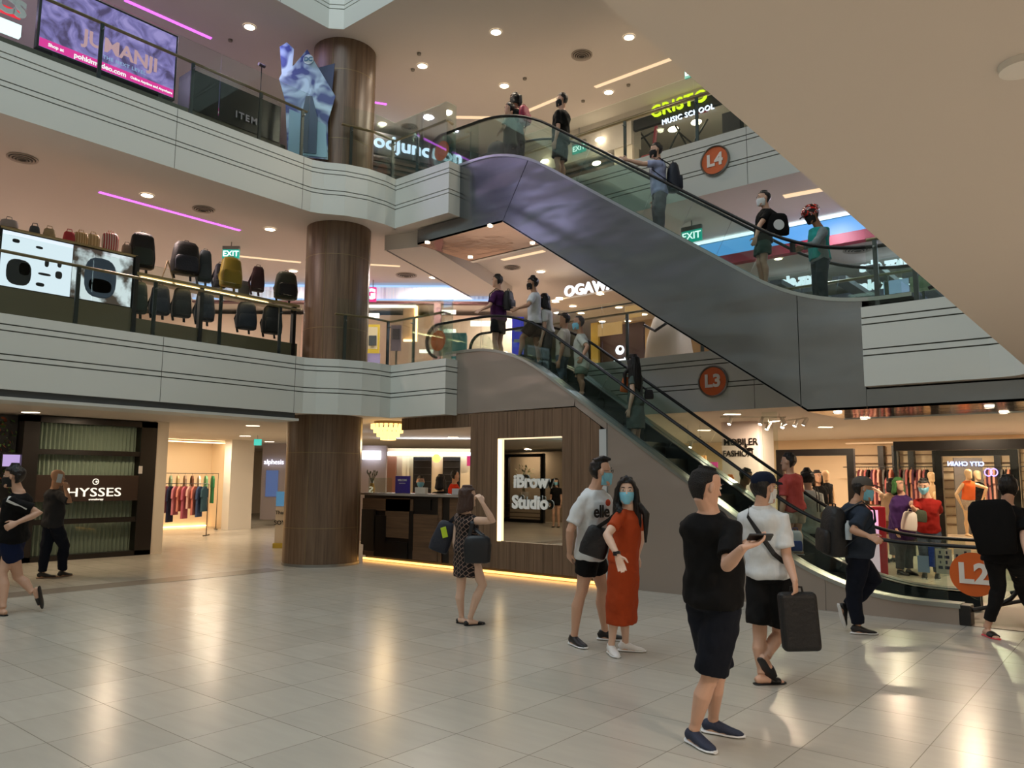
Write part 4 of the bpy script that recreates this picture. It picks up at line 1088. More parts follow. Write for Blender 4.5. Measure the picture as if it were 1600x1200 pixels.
# ================================================================== THE PEOPLE
def gd(px, py): return depth(atZ(px, py, 0))
BLK = cloth('black', '0B0B0C'); BLK2 = cloth('soft black', '131314'); NAVY = cloth('navy', '0E1422'); WHT = cloth('white', 'D4D8DA'); WHT2 = cloth('off white', 'C6C8C2')
DNM = cloth('dark denim', '11151F'); GRY = cloth('charcoal', '2A2B2F'); SLATE = cloth('slate blue', '2A3340'); RUST = cloth('rust orange', 'A3401D')
M_white = mat('white rubber', 'D8DADA', .5); M_wshoe = mat('white leather', 'E2E4E4', .45); M_bshoe = mat('black shoe', '0E0E10', .5); M_nshoe = mat('navy knit shoe', '232C42', .7, bump=.3, bump_scale=200)
M_bagk = mat('black bag nylon', '0D0D0F', .6, bump=.3, bump_scale=30); M_bagn = mat('navy bag nylon', '151B2A', .6, bump=.3, bump_scale=30)
m = bpy.data.materials.new('helmet'); m.use_nodes = True; nt = m.node_tree; b = nt.nodes['Principled BSDF']; b.inputs['Roughness'].default_value = .15
n = nt.nodes.new('ShaderNodeTexNoise'); n.inputs['Scale'].default_value = 14; n.inputs['Detail'].default_value = 1; n.inputs['Distortion'].default_value = 1.5
tc = nt.nodes.new('ShaderNodeTexCoord'); nt.links.new(tc.outputs['Object'], n.inputs['Vector'])
cr = nt.nodes.new('ShaderNodeValToRGB'); cr.color_ramp.interpolation = 'CONSTANT'; e_ = cr.color_ramp.elements
e_[0].color = col('101012'); e_[0].position = 0; e_[1].color = col('C3271B'); e_[1].position = .46
for p_, c_ in ((.56, 'D8D8D2'), (.62, '141416'), (.68, 'C3271B')):
    k = e_.new(p_); k.color = col(c_)
nt.links.new(n.outputs['Fac'], cr.inputs[0]); nt.links.new(cr.outputs[0], b.inputs['Base Color']); MATS['helmet'] = m
def grid_dress():
    m = bpy.data.materials.new('black dress with pale grid print'); m.use_nodes = True; nt = m.node_tree; b = nt.nodes['Principled BSDF']; b.inputs['Roughness'].default_value = .85
    tc = nt.nodes.new('ShaderNodeTexCoord'); br = nt.nodes.new('ShaderNodeTexBrick'); br.offset = .5
    mp = nt.nodes.new('ShaderNodeMapping'); mp.inputs['Rotation'].default_value = (PI/2, 0, math.radians(40)); nt.links.new(tc.outputs['Object'], mp.inputs[0])
    br.inputs['Scale'].default_value = 1; br.inputs['Brick Width'].default_value = .055; br.inputs['Row Height'].default_value = .042; br.inputs['Mortar Size'].default_value = .0035
    br.inputs['Color1'].default_value = col('100D12'); br.inputs['Color2'].default_value = col('150F14'); br.inputs['Mortar'].default_value = col('8C7468')
    nt.links.new(mp.outputs[0], br.inputs['Vector']); nt.links.new(br.outputs['Color'], b.inputs['Base Color']); return m

# -- 1 man in black tee with phone
g1 = human('man in black tee and dark denim shorts reading a phone in the foreground', H=1.72, phi=52, tyaw=48, d=4.88, head=(1102, 762), neck=(1108, 797), hip=(1114, 930), hyaw=72, hpitch=-12, headfwd=0,
    RA=dict(e=(1136, 884, -1), w=(1161, 856, -1), palm=(0, 0, 1), h=(.55, .45, .22), curl=.5), LA=dict(e=(1128, 878, 1), w=(1152, 850, -1), palm=(0, 0, 1), h=(.8, .2, .1), curl=.4),
    RL=dict(k=(1109, 1058, -.03), a=(1084, 1141), t=(1119, 1172)), LL=dict(k=(1122, 1052, -.03), a=(1114, 1125), t=(1155, 1145)),
    w=1.04, fat=1.06, belly=.03, skin=S_MID, hair='buzz', hairm=mat('black hair crop', '0E0B0A', .8, bump=.8, bump_scale=120), vox=.006, face=True,
    top=dict(m=BLK, sleeve=.80, t0=-.10, off=.026, slw=1.12, label='black crew neck t-shirt'), bottom=dict(kind='shorts', m=DNM, hem=.93, wide=1.14, label='dark denim shorts'), shoes=('slipon', M_nshoe, M_white))
c = atD(1184, 843, depth(g1.handR)); 
def slab_obj(name, label, cat, c, ax, ay, az, h, m, scr=None, bevel=.003, group=None):
    t = thing(name, label, cat, c, group=group); bm = new_bm(); obox(bm, c, ax, ay, az, *h); part('case', bm, m, t, bevel=bevel)
    if scr: bm = new_bm(); obox(bm, c+az*(h[2]), ax, ay, az, h[0]*.92, h[1]*.94, .0008); part('screen', bm, scr, t)
    return t
M_scr = emis('phone screen', '8FA0B5', .2)
hp_ = g1.handR + g1.hdirR*.03 + g1.hpnR*.028
slab_obj('phone', 'black phone held by the man in the black tee', 'phone', hp_, RH, (FH*.8-V((0, 0, .5))).normalized(), RH.cross((FH*.8-V((0, 0, .5))).normalized()), (.068, .034, .005), M_black, M_scr)

# -- 2 man in white polo and cap carrying a black case
g2 = human('man in white polo and navy cap walking away with a black case', H=1.75, phi=42, d=6.42, head=(1194, 763), neck=(1190, 790), hip=(1202, 893), hyaw=62, headfwd=0,
    RA=dict(e=(1229, 868, -1), w=(1242, 908, -1), curl=1.1, h=(.05, .02, -1)), LA=dict(e=(1170, 858, 1), w=(1188, 872, 1)),
    RL=dict(k=(1217, 990, .1), a=(1198, 1026), t=(1213, 1052, .05), **{'raise': -.12}), LL=dict(k=(1187, 992, .02), a=(1190, 1052), t=(1220, 1062)),
    skin=S_MID, hair='cap', mask='white', glasses=True, vox=.007,
    top=dict(m=WHT, sleeve=.78, t0=-.06, off=.026, slw=1.12, collar=True, label='white polo shirt'), bottom=dict(kind='shorts', m=BLK2, hem=.82, wide=1.18), shoes=('slide', M_bshoe, M_bshoe))
bm = new_bm(); t_ = g2
pts = [g2.sp(.90)-g2.tr*.10-g2.tf*.02+g2.up*.035, g2.sp(.84)-g2.tr*.07-g2.tf*.135, g2.sp(.60)+g2.tr*.02-g2.tf*.155, g2.sp(.30)+g2.tr*.12-g2.tf*.14, g2.sp(.10)+g2.tr*.185-g2.tf*.02, g2.sp(.10)+g2.tr*.15+g2.tf*.14, g2.sp(.55)+g2.tr*.0+g2.tf*.16, g2.sp(.84)-g2.tr*.08+g2.tf*.13, g2.sp(.90)-g2.tr*.10-g2.tf*.02+g2.up*.035]
tube(bm, pts, [(.020, .004)]*len(pts), n=8, ref=V((0, 0, 1))); o = link_mesh('crossbody_strap', bm, M_bagk, loc=pts[3]); tag(o, 'black crossbody strap over the white polo shirt', 'bag strap')
cc_ = atD(1249, 971, depth(g2.handR)); f2 = (g2.f)
t = thing('case', 'black rounded laptop case hanging from the hand of the man in white polo', 'case', cc_)
bm = new_bm(); Mx = (f2.cross(V((0, 0, 1)))).normalized()
ax = (RH*.97+FH*.1).normalized(); ay = ax.cross(V((0, 0, 1))).normalized(); az = (V((0, 0, 1)) - ax*.07).normalized()
obox(bm, cc_, ax, ay, az, .155, .045, .225); o = part('shell', bm, M_bagk, t); bv = o.modifiers.new('bevel', 'BEVEL'); bv.width = .04; bv.segments = 4
bm = new_bm(); tube(bm, [cc_+az*.22+ax*.05, cc_+az*.26+ax*.045, cc_+az*.265, cc_+az*.26-ax*.045, cc_+az*.22-ax*.05], .009, n=8); part('handle', bm, M_black, t)
bm = new_bm(); obox(bm, cc_-ay*.046, ax, ay, az, .125, .003, .19); part('front_panel', bm, M_bagk, t, bevel=.002)

# -- 3 man in white tee
g3 = human('tall man in white printed tee and black shorts beside the woman in rust', H=1.82, phi=112, tyaw=142, d=7.70, head=(938, 738), neck=(930, 763), hip=(924, 862), hyaw=82, headfwd=0,
    RA=dict(e=(891, 829, -1), w=(890, 862, 1), curl=.5), LA=dict(e=(962, 822, 1), w=(972, 850, -1)),
    RL=dict(k=(909, 922, -.05), a=(897, 994), t=(910, 1008)), LL=dict(k=(941, 918, 0), a=(945, 986), t=(962, 996)),
    skin=S_MID, hair='side', mask='blue', glasses=True, vox=.007,
    top=dict(m=WHT, sleeve=.78, t0=-.10, off=.028, slw=1.15, label='white t-shirt'), bottom=dict(kind='shorts', m=BLK, hem=.52, wide=1.15), shoes=('sneaker', M_bshoe, M_white))
fo = g3.tf; o_ = g3.sp(.66) + fo*(.148) + g3.tr*.0
bm = text_bm('elle', .165, .002, .004, .95, origin=g3.sp(.64) + fo*.172 - g3.tr*(-.06), xa=-g3.tr*1.0, za=V((0, 0, 1))); part('shirt_print', bm, M_bagk, g3.root, label='black lettering on the white tee')
bm = new_bm(); ball(bm, g3.sp(.78)+fo*.160-g3.tr*.03, (.035, .008, .035), M=(g3.tr, fo, V((0, 0, 1)))); part('shirt_print', bm, mat('red print', 'B8401F', .7), g3.root, label='red emblem on the white tee')

# -- 4 woman in rust dress
g4 = human('woman in long rust dress and blue mask looking back over her shoulder', H=1.66, phi=128, d=7.22, head=(979, 768), neck=(982, 792), hip=(975, 872), hyaw=188, headfwd=0,
    RA=dict(e=(948, 836, -1), w=(965, 868, -1), h=(.45, -.1, -1), curl=.25, palm=(.3, -.6, 0)), LA=dict(e=(1002, 838, 1), w=(996, 868, 1)),
    RL=dict(k=(966, 940), a=(955, 1008), t=(967, 1025)), LL=dict(k=(979, 940), a=(977, 1004), t=(1005, 1014)),
    w=.90, skin=S_PALE, hair='longest', mask='blue', vox=.007,
    bottom=dict(kind='dress', m=RUST, hem=.30, hw=.185, sleeve=.62, label='rust orange short sleeved dress'), shoes=('sneaker', M_wshoe, M_wshoe))
wq = g4.arms['R'][2] - g4.hdirR*.02
bm = new_bm(); u_ = g4.hdirR; tube(bm, [wq-u_*.012, wq+u_*.012], [(.034, .027)]*2, n=16, cap=True); t = link_mesh('wristwatch', bm, M_black, loc=wq); tag(t, 'black wristwatch on the arm of the woman in rust', 'watch')
bm = new_bm(); obox(bm, wq - V((.0, .032, 0)), RH, V((0, 0, 1)), FH, .016, .018, .004); part('dial', bm, mat('watch dial', '2A2C30', .1), t)
cb = atD(931, 846, 7.35)
soft_bag('shoulder_bag', 'black slouchy bag between the man in white tee and woman in rust', 'bag', cb, V((.25, .2, 1)), -FH, .27, .29, .12, M_bagk, pocket=False, handle=False,
    straps=[[cb + V((0, 0, .12)), atD(952, 812, 7.25), g4.sh['R'] + V((0, 0, .07)) - g4.tr*.06*0 - FH*.02, atD(966, 800, 7.05)]])

# -- 5 woman in black patterned dress
g5 = human('woman in black grid print dress raising her hand to her hair', H=1.60, phi=48, d=8.84, head=(731, 776), neck=(728, 800), hip=(729, 860), hyaw=62, headfwd=0,
    RA=dict(e=(770, 814, -1), w=(754, 786, -1), curl=.9, h=(-.35, -.2, .8)), LA=None,
    RL=dict(k=(754, 914, -.05), a=(734, 966), t=(745, 972)), LL=dict(k=(720, 918), a=(721, 963), t=(738, 972)),
    w=.92, skin=S_PALE, hair='bob', hairm=M_hairbr, vox=.008,
    bottom=dict(kind='dress', m=grid_dress(), hem=.54, hw=.20, label='sleeveless black dress with pale grid print'), shoes=('flat', M_bshoe, M_bshoe))
cb = atD(746, 858, 8.60)
soft_bag('tote_bag', 'large dark tote bag on the right shoulder of the woman in print dress', 'bag', cb, V((0, 0, 1)), -FH, .30, .30, .14, mat('dark leather', '10141A', .45), pocket=False, handle=False, taper=1.05,
    straps=[[cb + V((-.08, -.05, .13)), atD(738, 818, 8.66), g5.sh['R'] - g5.tr*.05 + V((0, 0, .065)), atD(741, 826, 8.7), cb + V((.07, .05, .13))]])
cb = atD(692, 838, 8.95)
nb_ = soft_bag('tote_bag', 'navy bag with neon yellow patch left of the woman in print dress', 'bag', cb, V((.28, .22, 1)), -FH, .24, .36, .14, M_bagn, pocket=False, handle=False,
    straps=[[cb + V((.05, .05, .15)), g5.sh['L'] + V((0, 0, .07)) + g5.tr*.03]])

bm = new_bm(); obox(bm, cb - FH*.072 + V((.02, .01, .05)), (RH+V((0, 0, .3))).normalized(), FH, V((-.2, -.15, 1)).normalized(), .032, .006, .06); part('patch', bm, mat('neon yellow', 'B8D42A', .6), nb_, label='neon yellow patch', bevel=.004)
# -- 6 older man with rucksack
g6 = human('man in slate shirt grey cap and blue mask walking with a rucksack', H=1.73, phi=86, d=8.42, head=(1348, 764), neck=(1339, 784), hip=(1338, 862), hyaw=98, headfwd=0, hpitch=-5,
    RA=dict(e=(1333, 829, -1), w=(1358, 838, -1), curl=.6), LA=None,
    RL=dict(k=(1334, 922), a=(1340, 978), t=(1364, 987)), LL=dict(k=(1366, 906, .1), a=(1322, 950), t=(1327, 968, .02), **{'raise': .15}),
    skin=S_TAN, hair='cap', mask='blue', vox=.008, belly=.04, fat=1.08,
    top=dict(m=SLATE, sleeve=.82, t0=-.08, off=.026, slw=1.12, label='slate blue short sleeved shirt'), bottom=dict(kind='trousers', m=NAVY, hem=1.93, wide=1.18), shoes=('sneaker', M_bshoe, M_white))
for ch in g6.root.children:
    if ch.name.startswith('cap'):
        ch.data.materials[0] = cloth('grey cap', '5A544E'); ch['label'] = 'faded grey flat cap'
        for k in ch.children: k.data.materials[0] = MATS['cloth grey cap']
bp_ = worn_rucksack(g6, 'black rucksack worn by the man in the slate shirt', M_bagk, wd=.34, ht=.52, dp=.24, zc=.42)
q_ = g6.sp(.42) - g6.tf*.20 + g6.tr*.21 + V((0, 0, .02)); bm = new_bm(); lathe(bm, q_, [(.001, -.1), (.032, -.1), (.034, 0), (.030, .06), (.013, .085), (.014, .10), (.001, .10)], 16)
tag(link_mesh('water_bottle', bm, mat('bottle plastic', 'A9B4B8', .2), smooth=True, loc=q_), 'clear water bottle in the side pocket of the black rucksack', 'bottle')

# -- 7 man in black at the right edge
g7 = human('man in black seen from behind striding out at the right edge', H=1.76, phi=28, d=8.2, head=(1575, 762), neck=(1573, 786), hip=(1570, 866), hyaw=30, headfwd=0,
    RA=dict(e=(1600, 838, -1), w=(1606, 872, -1)), LA=dict(e=(1545, 838, 1), w=(1540, 868, 1)),
    LL=dict(k=(1560, 921, .0), a=(1542, 981), t=(1556, 994)), RL=dict(k=(1598, 918, .1), a=(1622, 975), t=(1640, 985)),
    skin=S_MID, hair='short', vox=.009, top=dict(m=BLK, sleeve=.85, t0=-.15, off=.04, slw=1.3, mn=(.17, .12)), bottom=dict(kind='trousers', m=BLK2, hem=1.80, wide=.92), shoes=('slide', M_bshoe, mat('coral rubber', 'E0505A', .5)))
cb = g7.sp(.55) - g7.tf*.24 - g7.tr*.13
soft_bag('backpack', 'flat black drawstring bag on the back of the man in black', 'backpack', cb, V((-.1, 0, 1)), -g7.tf, .38, .56, .10, cloth('black drawstring bag', '0A0A0B'), pocket=False, handle=False, taper=1.15,
    straps=[[cb+V((0, 0, .22)), g7.sp(.95)-g7.tr*.1+V((0, 0, .03)), g7.sp(.80)-g7.tr*.12+g7.tf*.14]])

# -- 8 young man at left edge
g8 = human('young man in black tee and navy shorts walking out at the left edge', H=1.80, phi=-96, d=9.45, head=(21, 745), neck=(30, 768), hip=(20, 838), hyaw=-104, headfwd=0,
    LA=dict(e=(62, 801, -1), w=(26, 817, -1), curl=1.0), RA=dict(e=(0, 800, 1), w=(-12, 812, 1)),
    LL=dict(k=(29, 902, .02), a=(51, 926), t=(55, 950, .03), **{'raise': .0}), RL=dict(k=(3, 896), a=(5, 950), t=(-18, 955)),
    skin=S_MID, hair='thick', mask='black', vox=.008, top=dict(m=BLK, sleeve=.72, t0=-.10, off=.028, slw=1.12), bottom=dict(kind='shorts', m=cloth('navy blue', '101B3A'), hem=.55, wide=1.15), shoes=('slide', M_bshoe, M_bshoe))
S_, E_ = g8.arms['L'][0], g8.arms['L'][1]
for k in (0, 1):
    bm = new_bm(); off = -FH*.072; tube(bm, [S_ + V((0, 0, .068)) + off*.3, S_ + V((0, 0, .02)) + off, S_.lerp(E_, .68) + off*1.05], [(.018, .004)]*3, n=8, ref=RH); part('sleeve_stripe', bm, M_white, g8.root, label='white shoulder stripe') if k == 0 else bm.free()

# -- 9 man on the phone
g9 = human('shaven headed man in dark shirt holding a phone to his ear outside the striped shopfront', H=1.75, phi=35, d=12.6, head=(90, 746), neck=(86, 762), hip=(83, 816), hyaw=55, hpitch=-8, headfwd=0,
    RA=dict(e=(109, 785, -1), w=(102, 764, 1), curl=.9, h=(-.2, .1, 1)), LA=None,
    RL=dict(k=(100, 854, .05), a=(97, 893), t=(108, 897)), LL=dict(k=(72, 857), a=(66, 895), t=(77, 900)),
    skin=S_TAN, hair=None, vox=.010, top=dict(m=GRY, sleeve=.9, t0=-.12, off=.026), bottom=dict(kind='trousers', m=NAVY, hem=1.93, wide=1.12), shoes=('sneaker', M_bshoe, mat('tan sole', '9A7A66', .6)))
slab_obj('phone', 'pale phone at the ear of the shaven headed man', 'phone', g9.hp(.095, .02, -.01), g9.hf, g9.hu, g9.hr, (.036, .07, .005), mat('pale phone', 'B8C4CC', .3))

# ---------------- riders on the upper escalator
def zr(path, x, off):
    x0 = path[0][0]-.45; k = math.floor((x0-x)/.4); return zat(path, x0-.4*k-.2) - off + .004
def rider(which, label, hip, **k):
    X = atY(hip[0], hip[1], 11.2).x
    base = (zr(ld2, X, .19) if which == 2 else zr(ld1, X, .24))
    return human(label, base=base, Yp=11.2 if 'Yp' not in k else k.pop('Yp'), hip=hip, headfwd=0, hands=k.pop('hands', True), **k)
PH = 'riders on the upper escalator'; PL = 'riders on the lower escalator'
r1 = rider(2, 'person with ponytail and pink rucksack near the top of the upper escalator', (808, 221), H=1.66, phi=-50, head=(804, 156), neck=(806, 171), skin=S_MID, hair='pony', vox=.012, top=dict(m=cloth('dark green grey', '2A3232'), sleeve=.6), bottom=dict(kind='trousers', m=NAVY, hem=1.9, wide=1.2), shoes=('sneaker', M_bshoe), group=PH)
worn_rucksack(r1, 'pink and dark rucksack worn near the top of the upper escalator', mat('magenta nylon', '8C1240', .6), wd=.27, ht=.36, dp=.15, zc=.72)
r2 = human('person in grey green shirt stepping off the top of the upper escalator', H=1.58, base=7.57, phi=-70, Yp=10.95, hip=(797, 226), head=(796, 170), neck=(797, 183), headfwd=0, skin=S_MID, hair='short', vox=.012, LA=dict(e=(786, 200, -1), w=(779, 208, 1)), top=dict(m=cloth('grey green', '48524C'), sleeve=.7), bottom=dict(kind='trousers', m=NAVY, hem=1.9), shoes=('sneaker', M_bshoe), group=PH)
cb = atY(775, 213, 10.95)
soft_bag('travel_bag', 'bulky navy travel bag beside the person leaving the upper escalator', 'bag', V((cb.x, cb.y, 7.57+.30)), V((.1, 0, 1)), V((0, -1, 0)), .42, .58, .28, M_bagn, group=None)
r3 = rider(2, 'rider in black tee and dark shorts near the top of the upper escalator', (876, 221), H=1.72, phi=-62, head=(878, 157), neck=(878, 172), hyaw=-80, skin=S_MID, hair='short', mask='black', vox=.012, top=dict(m=BLK, sleeve=.8, off=.03), bottom=dict(kind='shorts', m=cloth('grey shorts', '2C3234'), hem=.85, wide=1.15), shoes=('sneaker', M_bshoe), fat=1.1, w=1.05, group=PH)
r4 = rider(2, 'rider in lavender shirt with navy rucksack resting a hand on the upper rail', (1030, 302), H=1.72, phi=-88, head=(1025, 236), neck=(1028, 251), LA=dict(e=(999, 256, -1), w=(977, 249, 1)), skin=S_MID, hair='short', mask='black', vox=.010, top=dict(m=cloth('lavender', '9AA2C4'), sleeve=.7), bottom=dict(kind='trousers', m=cloth('grey trousers', '6A6B70'), hem=1.9, wide=1.2), shoes=('sneaker', M_bshoe), group=PH)
worn_rucksack(r4, 'navy rucksack on the rider in the lavender shirt', M_bagn, wd=.30, ht=.48, dp=.22, zc=.48)
r5 = rider(2, 'rider in black top and white mask with a black tote bag', (1192, 376), H=1.62, phi=-92, head=(1193, 311), neck=(1197, 326), LA=dict(e=(1187, 352, -1), w=(1181, 371, -1)), skin=S_MID, hair='short', mask='white', vox=.010, w=.92, top=dict(m=BLK, sleeve=.6), bottom=dict(kind='shorts', m=cloth('green shorts', '28443C'), hem=.62, wide=1.3), shoes=('sneaker', M_bshoe), group=PH)
cb = r5.sp(.38) - FH*.20 + RH*.14
t = soft_bag('tote_bag', 'black tote bag with a white round print on the rider in white mask', 'bag', cb, V((0, 0, 1)), -FH, .34, .34, .08, cloth('black canvas', '0C0C0D'), pocket=False, handle=False, straps=[[cb+V((0, 0, .15)), r5.sh['L']+V((0, 0, .06))+RH*.02, r5.sh['L'] - RH*.06 + V((0, 0, .0))]])
bm = new_bm(); disc(bm, cb - FH*.042 - V((0, 0, .02)), -FH, .08, .004); part('round_print', bm, M_white, t)
r6 = rider(2, 'rider in patterned cycle helmet and teal vest at the foot of the upper escalator', (1281, 407), H=1.70, phi=-92, head=(1268, 336), neck=(1279, 354), hyaw=-94, hpitch=-22, LA=dict(e=(1273, 381, -1), w=(1252, 387, -1), curl=.8), RA=dict(e=(1275, 381, 1), w=(1254, 388, 1)), skin=S_DARK, hair='helmet', mask='black', vox=.009, w=.92, top=dict(m=cloth('light grey jersey', '7E8A8C'), sleeve=1.9, off=.010), bottom=dict(kind='trousers', m=cloth('dark grey trousers', '22303A'), hem=1.9), shoes=('sneaker', M_bshoe), group=PH)
bm = new_bm(); rr_ = []
for i in range(9):
    tt = .0+.93*i/8; rx, ry, oy = interp(TORSO, tt); rr_.append(tring(bm, r6.sp(tt)+r6.tf*oy, r6.tr, r6.tf, (max(rx, .15)+.004)*.92*(.86 if tt > .75 else 1), max(ry, .11)+.03, n=24))
loft(bm, rr_); o = part('vest', bm, cloth('teal', '2E9A94'), r6.root, label='teal sleeveless vest'); remesh(o, .011, 5, .015)
slab_obj('phone', 'dark phone held by the helmeted rider', 'phone', r6.handL - RH*.06 + V((0, 0, .02)), RH, V((0, 0, 1)), -FH, (.04, .07, .005), M_black)

# ---------------- riders on the lower escalator
l1 = rider(1, 'rider in purple shirt with black rucksack leaning on the rail at the top', (779, 499), H=1.70, phi=-62, head=(777, 439), neck=(779, 453), LA=dict(e=(765, 478, -1), w=(752, 484, -1)), skin=S_MID, hair='short', vox=.012, fat=1.1, top=dict(m=cloth('purple', '421C48'), sleeve=.75), bottom=dict(kind='shorts', m=BLK2, hem=.6, wide=1.2), shoes=('sneaker', M_bshoe), group=PL)
worn_rucksack(l1, 'black rucksack on the rider in the purple shirt', M_bagk, wd=.28, ht=.38, dp=.17, zc=.60)
l2 = rider(1, 'boy in white tee black shorts and black mask stepping up near the top', (836, 503), H=1.66, phi=-80, head=(832, 443), neck=(835, 456), LA=dict(e=(825, 477, -1), w=(809, 482, -1)), LL=dict(k=(816, 528), a=(812, 556), t=(806, 560), **{'raise': -.1}), RL=dict(k=(838, 534), a=(842, 566), t=(836, 570), **{'raise': .1}), skin=S_TAN, hair='thick', mask='black', vox=.012, top=dict(m=WHT, sleeve=.7), bottom=dict(kind='shorts', m=BLK, hem=.75, wide=1.2), shoes=('sneaker', M_bshoe), group=PL)
l3 = rider(1, 'rider in white tee half hidden behind the boy in white', (855, 518), H=1.68, Yp=11.5, phi=-75, head=(850, 470), neck=(852, 482), skin=S_MID, hair='bob', vox=.013, top=dict(m=WHT2, sleeve=.7), bottom=dict(kind='trousers', m=cloth('grey jogger', '4A4E52'), hem=1.9), shoes=('sneaker', M_bshoe), group=PL, face=False)
l4 = rider(1, 'rider in cream shirt and jeans in front of the elderly man', (879, 555), H=1.66, Yp=11.55, phi=-70, head=(882, 500), neck=(882, 513), skin=S_TAN, hair='short', vox=.013, top=dict(m=cloth('cream', 'BDB6A4'), sleeve=.7), bottom=dict(kind='trousers', m=cloth('pale jeans', '5A6672'), hem=1.9), shoes=('sneaker', M_bshoe), group=PL, face=False)
l5 = rider(1, 'elderly man in white shirt and green shorts with hand on hip', (909, 572), H=1.68, phi=-84, head=(904, 505), neck=(907, 521), LA=dict(e=(918, 542, -1), w=(910, 557, -1)), skin=S_TAN, hair='buzz', hairm=M_hairgr, mask='blue', vox=.010, top=dict(m=cloth('pale shirt', 'B9BDB0'), sleeve=.75, t0=-.1), bottom=dict(kind='shorts', m=cloth('sage', '6E7C6C'), hem=.62, wide=1.25), shoes=('flat', M_bshoe, M_bshoe), group=PL)
l6 = rider(1, 'woman with long black hair in a long grey dress on the lower escalator', (993, 630), H=1.63, phi=-55, head=(989, 566), neck=(993, 582), skin=S_PALE, hair='longest', vox=.010, w=.88, bottom=dict(kind='dress', m=cloth('sea grey', '54605C'), hem=.22, hw=.22, sleeve=.4), shoes=('flat', M_bshoe, M_bshoe), group=PL)
soft_bag('handbag', 'small black purse beside the woman in the grey dress', 'bag', atY(1014, 616, 11.35), V((0, 0, 1)), -FH, .16, .16, .07, M_bagk, pocket=False, handle=False, straps=[[atY(1012, 610, 11.35), l6.sp(.6)+l6.tr*.16, l6.sh['R']+V((0, 0, .06))]])
soft_bag('handbag', 'orange pouch held in front of the woman in the grey dress', 'bag', atY(977, 601, 11.05), V((.2, 0, 1)), -FH, .15, .26, .08, mat('orange fabric', 'B85A1C', .6), pocket=False)
l7 = rider(1, 'man in red tee and pale shorts at the bottom of the lower escalator', (1240, 796), H=1.72, phi=-30, head=(1232, 722), neck=(1234, 739), hyaw=-50, RA=None, skin=S_MID, hair='short', vox=.009, top=dict(m=cloth('coral red', 'AE4C48'), sleeve=.7, t0=-.02), bottom=dict(kind='shorts', m=cloth('pale grey shorts', 'A8A294'), hem=.6, wide=1.2), shoes=('slide', M_bshoe, M_white), group=PL)
cb = atY(1243, 846, 11.05)
t = soft_bag('shopping_bag', 'white and blue paper bag held by the man in the red tee', 'bag', cb, V((0, 0, 1)), -FH, .20, .30, .09, mat('white paper', 'C9CCD0', .6), m2=mat('blue print', '1E3C8C', .5), taper=1.0)

# ---------------- people beyond the escalator on the ground floor
b1 = human('man in dark tee stooping behind the lower escalator near the white sign pillar', H=1.70, phi=100, d=12.6, head=(1165, 744), neck=(1160, 762), hip=(1150, 818), headfwd=0, skin=S_DARK, hair='short', vox=.013, top=dict(m=cloth('dark brown grey', '26201F'), sleeve=.7), bottom=dict(kind='trousers', m=NAVY, hem=1.9), shoes=('sneaker', M_bshoe), hpitch=-20)
b2 = human('man in white tee with black shoulder stripes behind the lower escalator', H=1.70, phi=10, d=11.9, head=(1261, 747), neck=(1263, 764), hip=(1266, 828), headfwd=0, skin=S_MID, hair='thick', vox=.012, top=dict(m=WHT2, sleeve=.8, off=.028), bottom=dict(kind='trousers', m=cloth('charcoal trousers', '1C1D20'), hem=1.9, wide=1.2), shoes=('sneaker', M_bshoe))
for k in (0, 1):
    bm = new_bm(); off = b2.tr*(.09+.035*k); tube(bm, [b2.sp(.96)+off-b2.tf*.02+V((0, 0, .05)), b2.sp(.86)+off-b2.tf*.135, b2.sp(.45)+off-b2.tf*.152], [(.008, .003)]*3, n=6, ref=b2.tr); part('stripe', bm, M_bagk, b2.root)
dd_ = gd(1450, 903)
b3 = human('man in red tee and blue mask looking down at his hands outside the fashion shop', H=1.76, phi=-150, d=dd_, head=(1443, 760), neck=(1449, 777), hip=(1451, 829), hyaw=-145, hpitch=-14, headfwd=0, RA=dict(e=(1432, 800, -1), w=(1424, 790, -1), curl=.9), LA=dict(e=(1468, 802, 1), w=(1436, 786, -1), curl=.9), skin=S_MID, hair='short', mask='blue', vox=.010, top=dict(m=cloth('deep red', '821812'), sleeve=.75), bottom=dict(kind='trousers', m=cloth('steel jeans', '3A4254'), hem=1.92), shoes=('sneaker', M_bshoe, M_white))
soft_bag('shopping_bag', 'white plastic bag hanging from the wrist of the man in red tee', 'bag', atD(1421, 814, dd_-.25), V((.1, .1, 1)), -FH, .26, .32, .14, mat('white plastic', 'C9C4BC', .4), pocket=False)
soft_bag('shopping_bag', 'olive cloth bag tucked under the hands of the man in red tee', 'bag', atD(1438, 806, dd_-.22), V((.1, .1, 1)), -FH, .22, .2, .12, cloth('olive cloth', '3E4436'), pocket=False, handle=False)
b4 = human('woman in beige top and tan shorts reaching toward the clothes rail', H=1.62, phi=-20, d=16.0, head=(1392, 757), neck=(1391, 770), hip=(1388, 811), headfwd=0, LA=dict(e=(1373, 768, 1), w=(1358, 760, 1)), skin=S_MID, hair='bob', vox=.014, top=dict(m=cloth('beige', 'A88C70'), sleeve=.4), bottom=dict(kind='shorts', m=cloth('tan shorts', '6E4A30'), hem=.7, wide=1.2), shoes=('sneaker', M_bshoe), face=False)
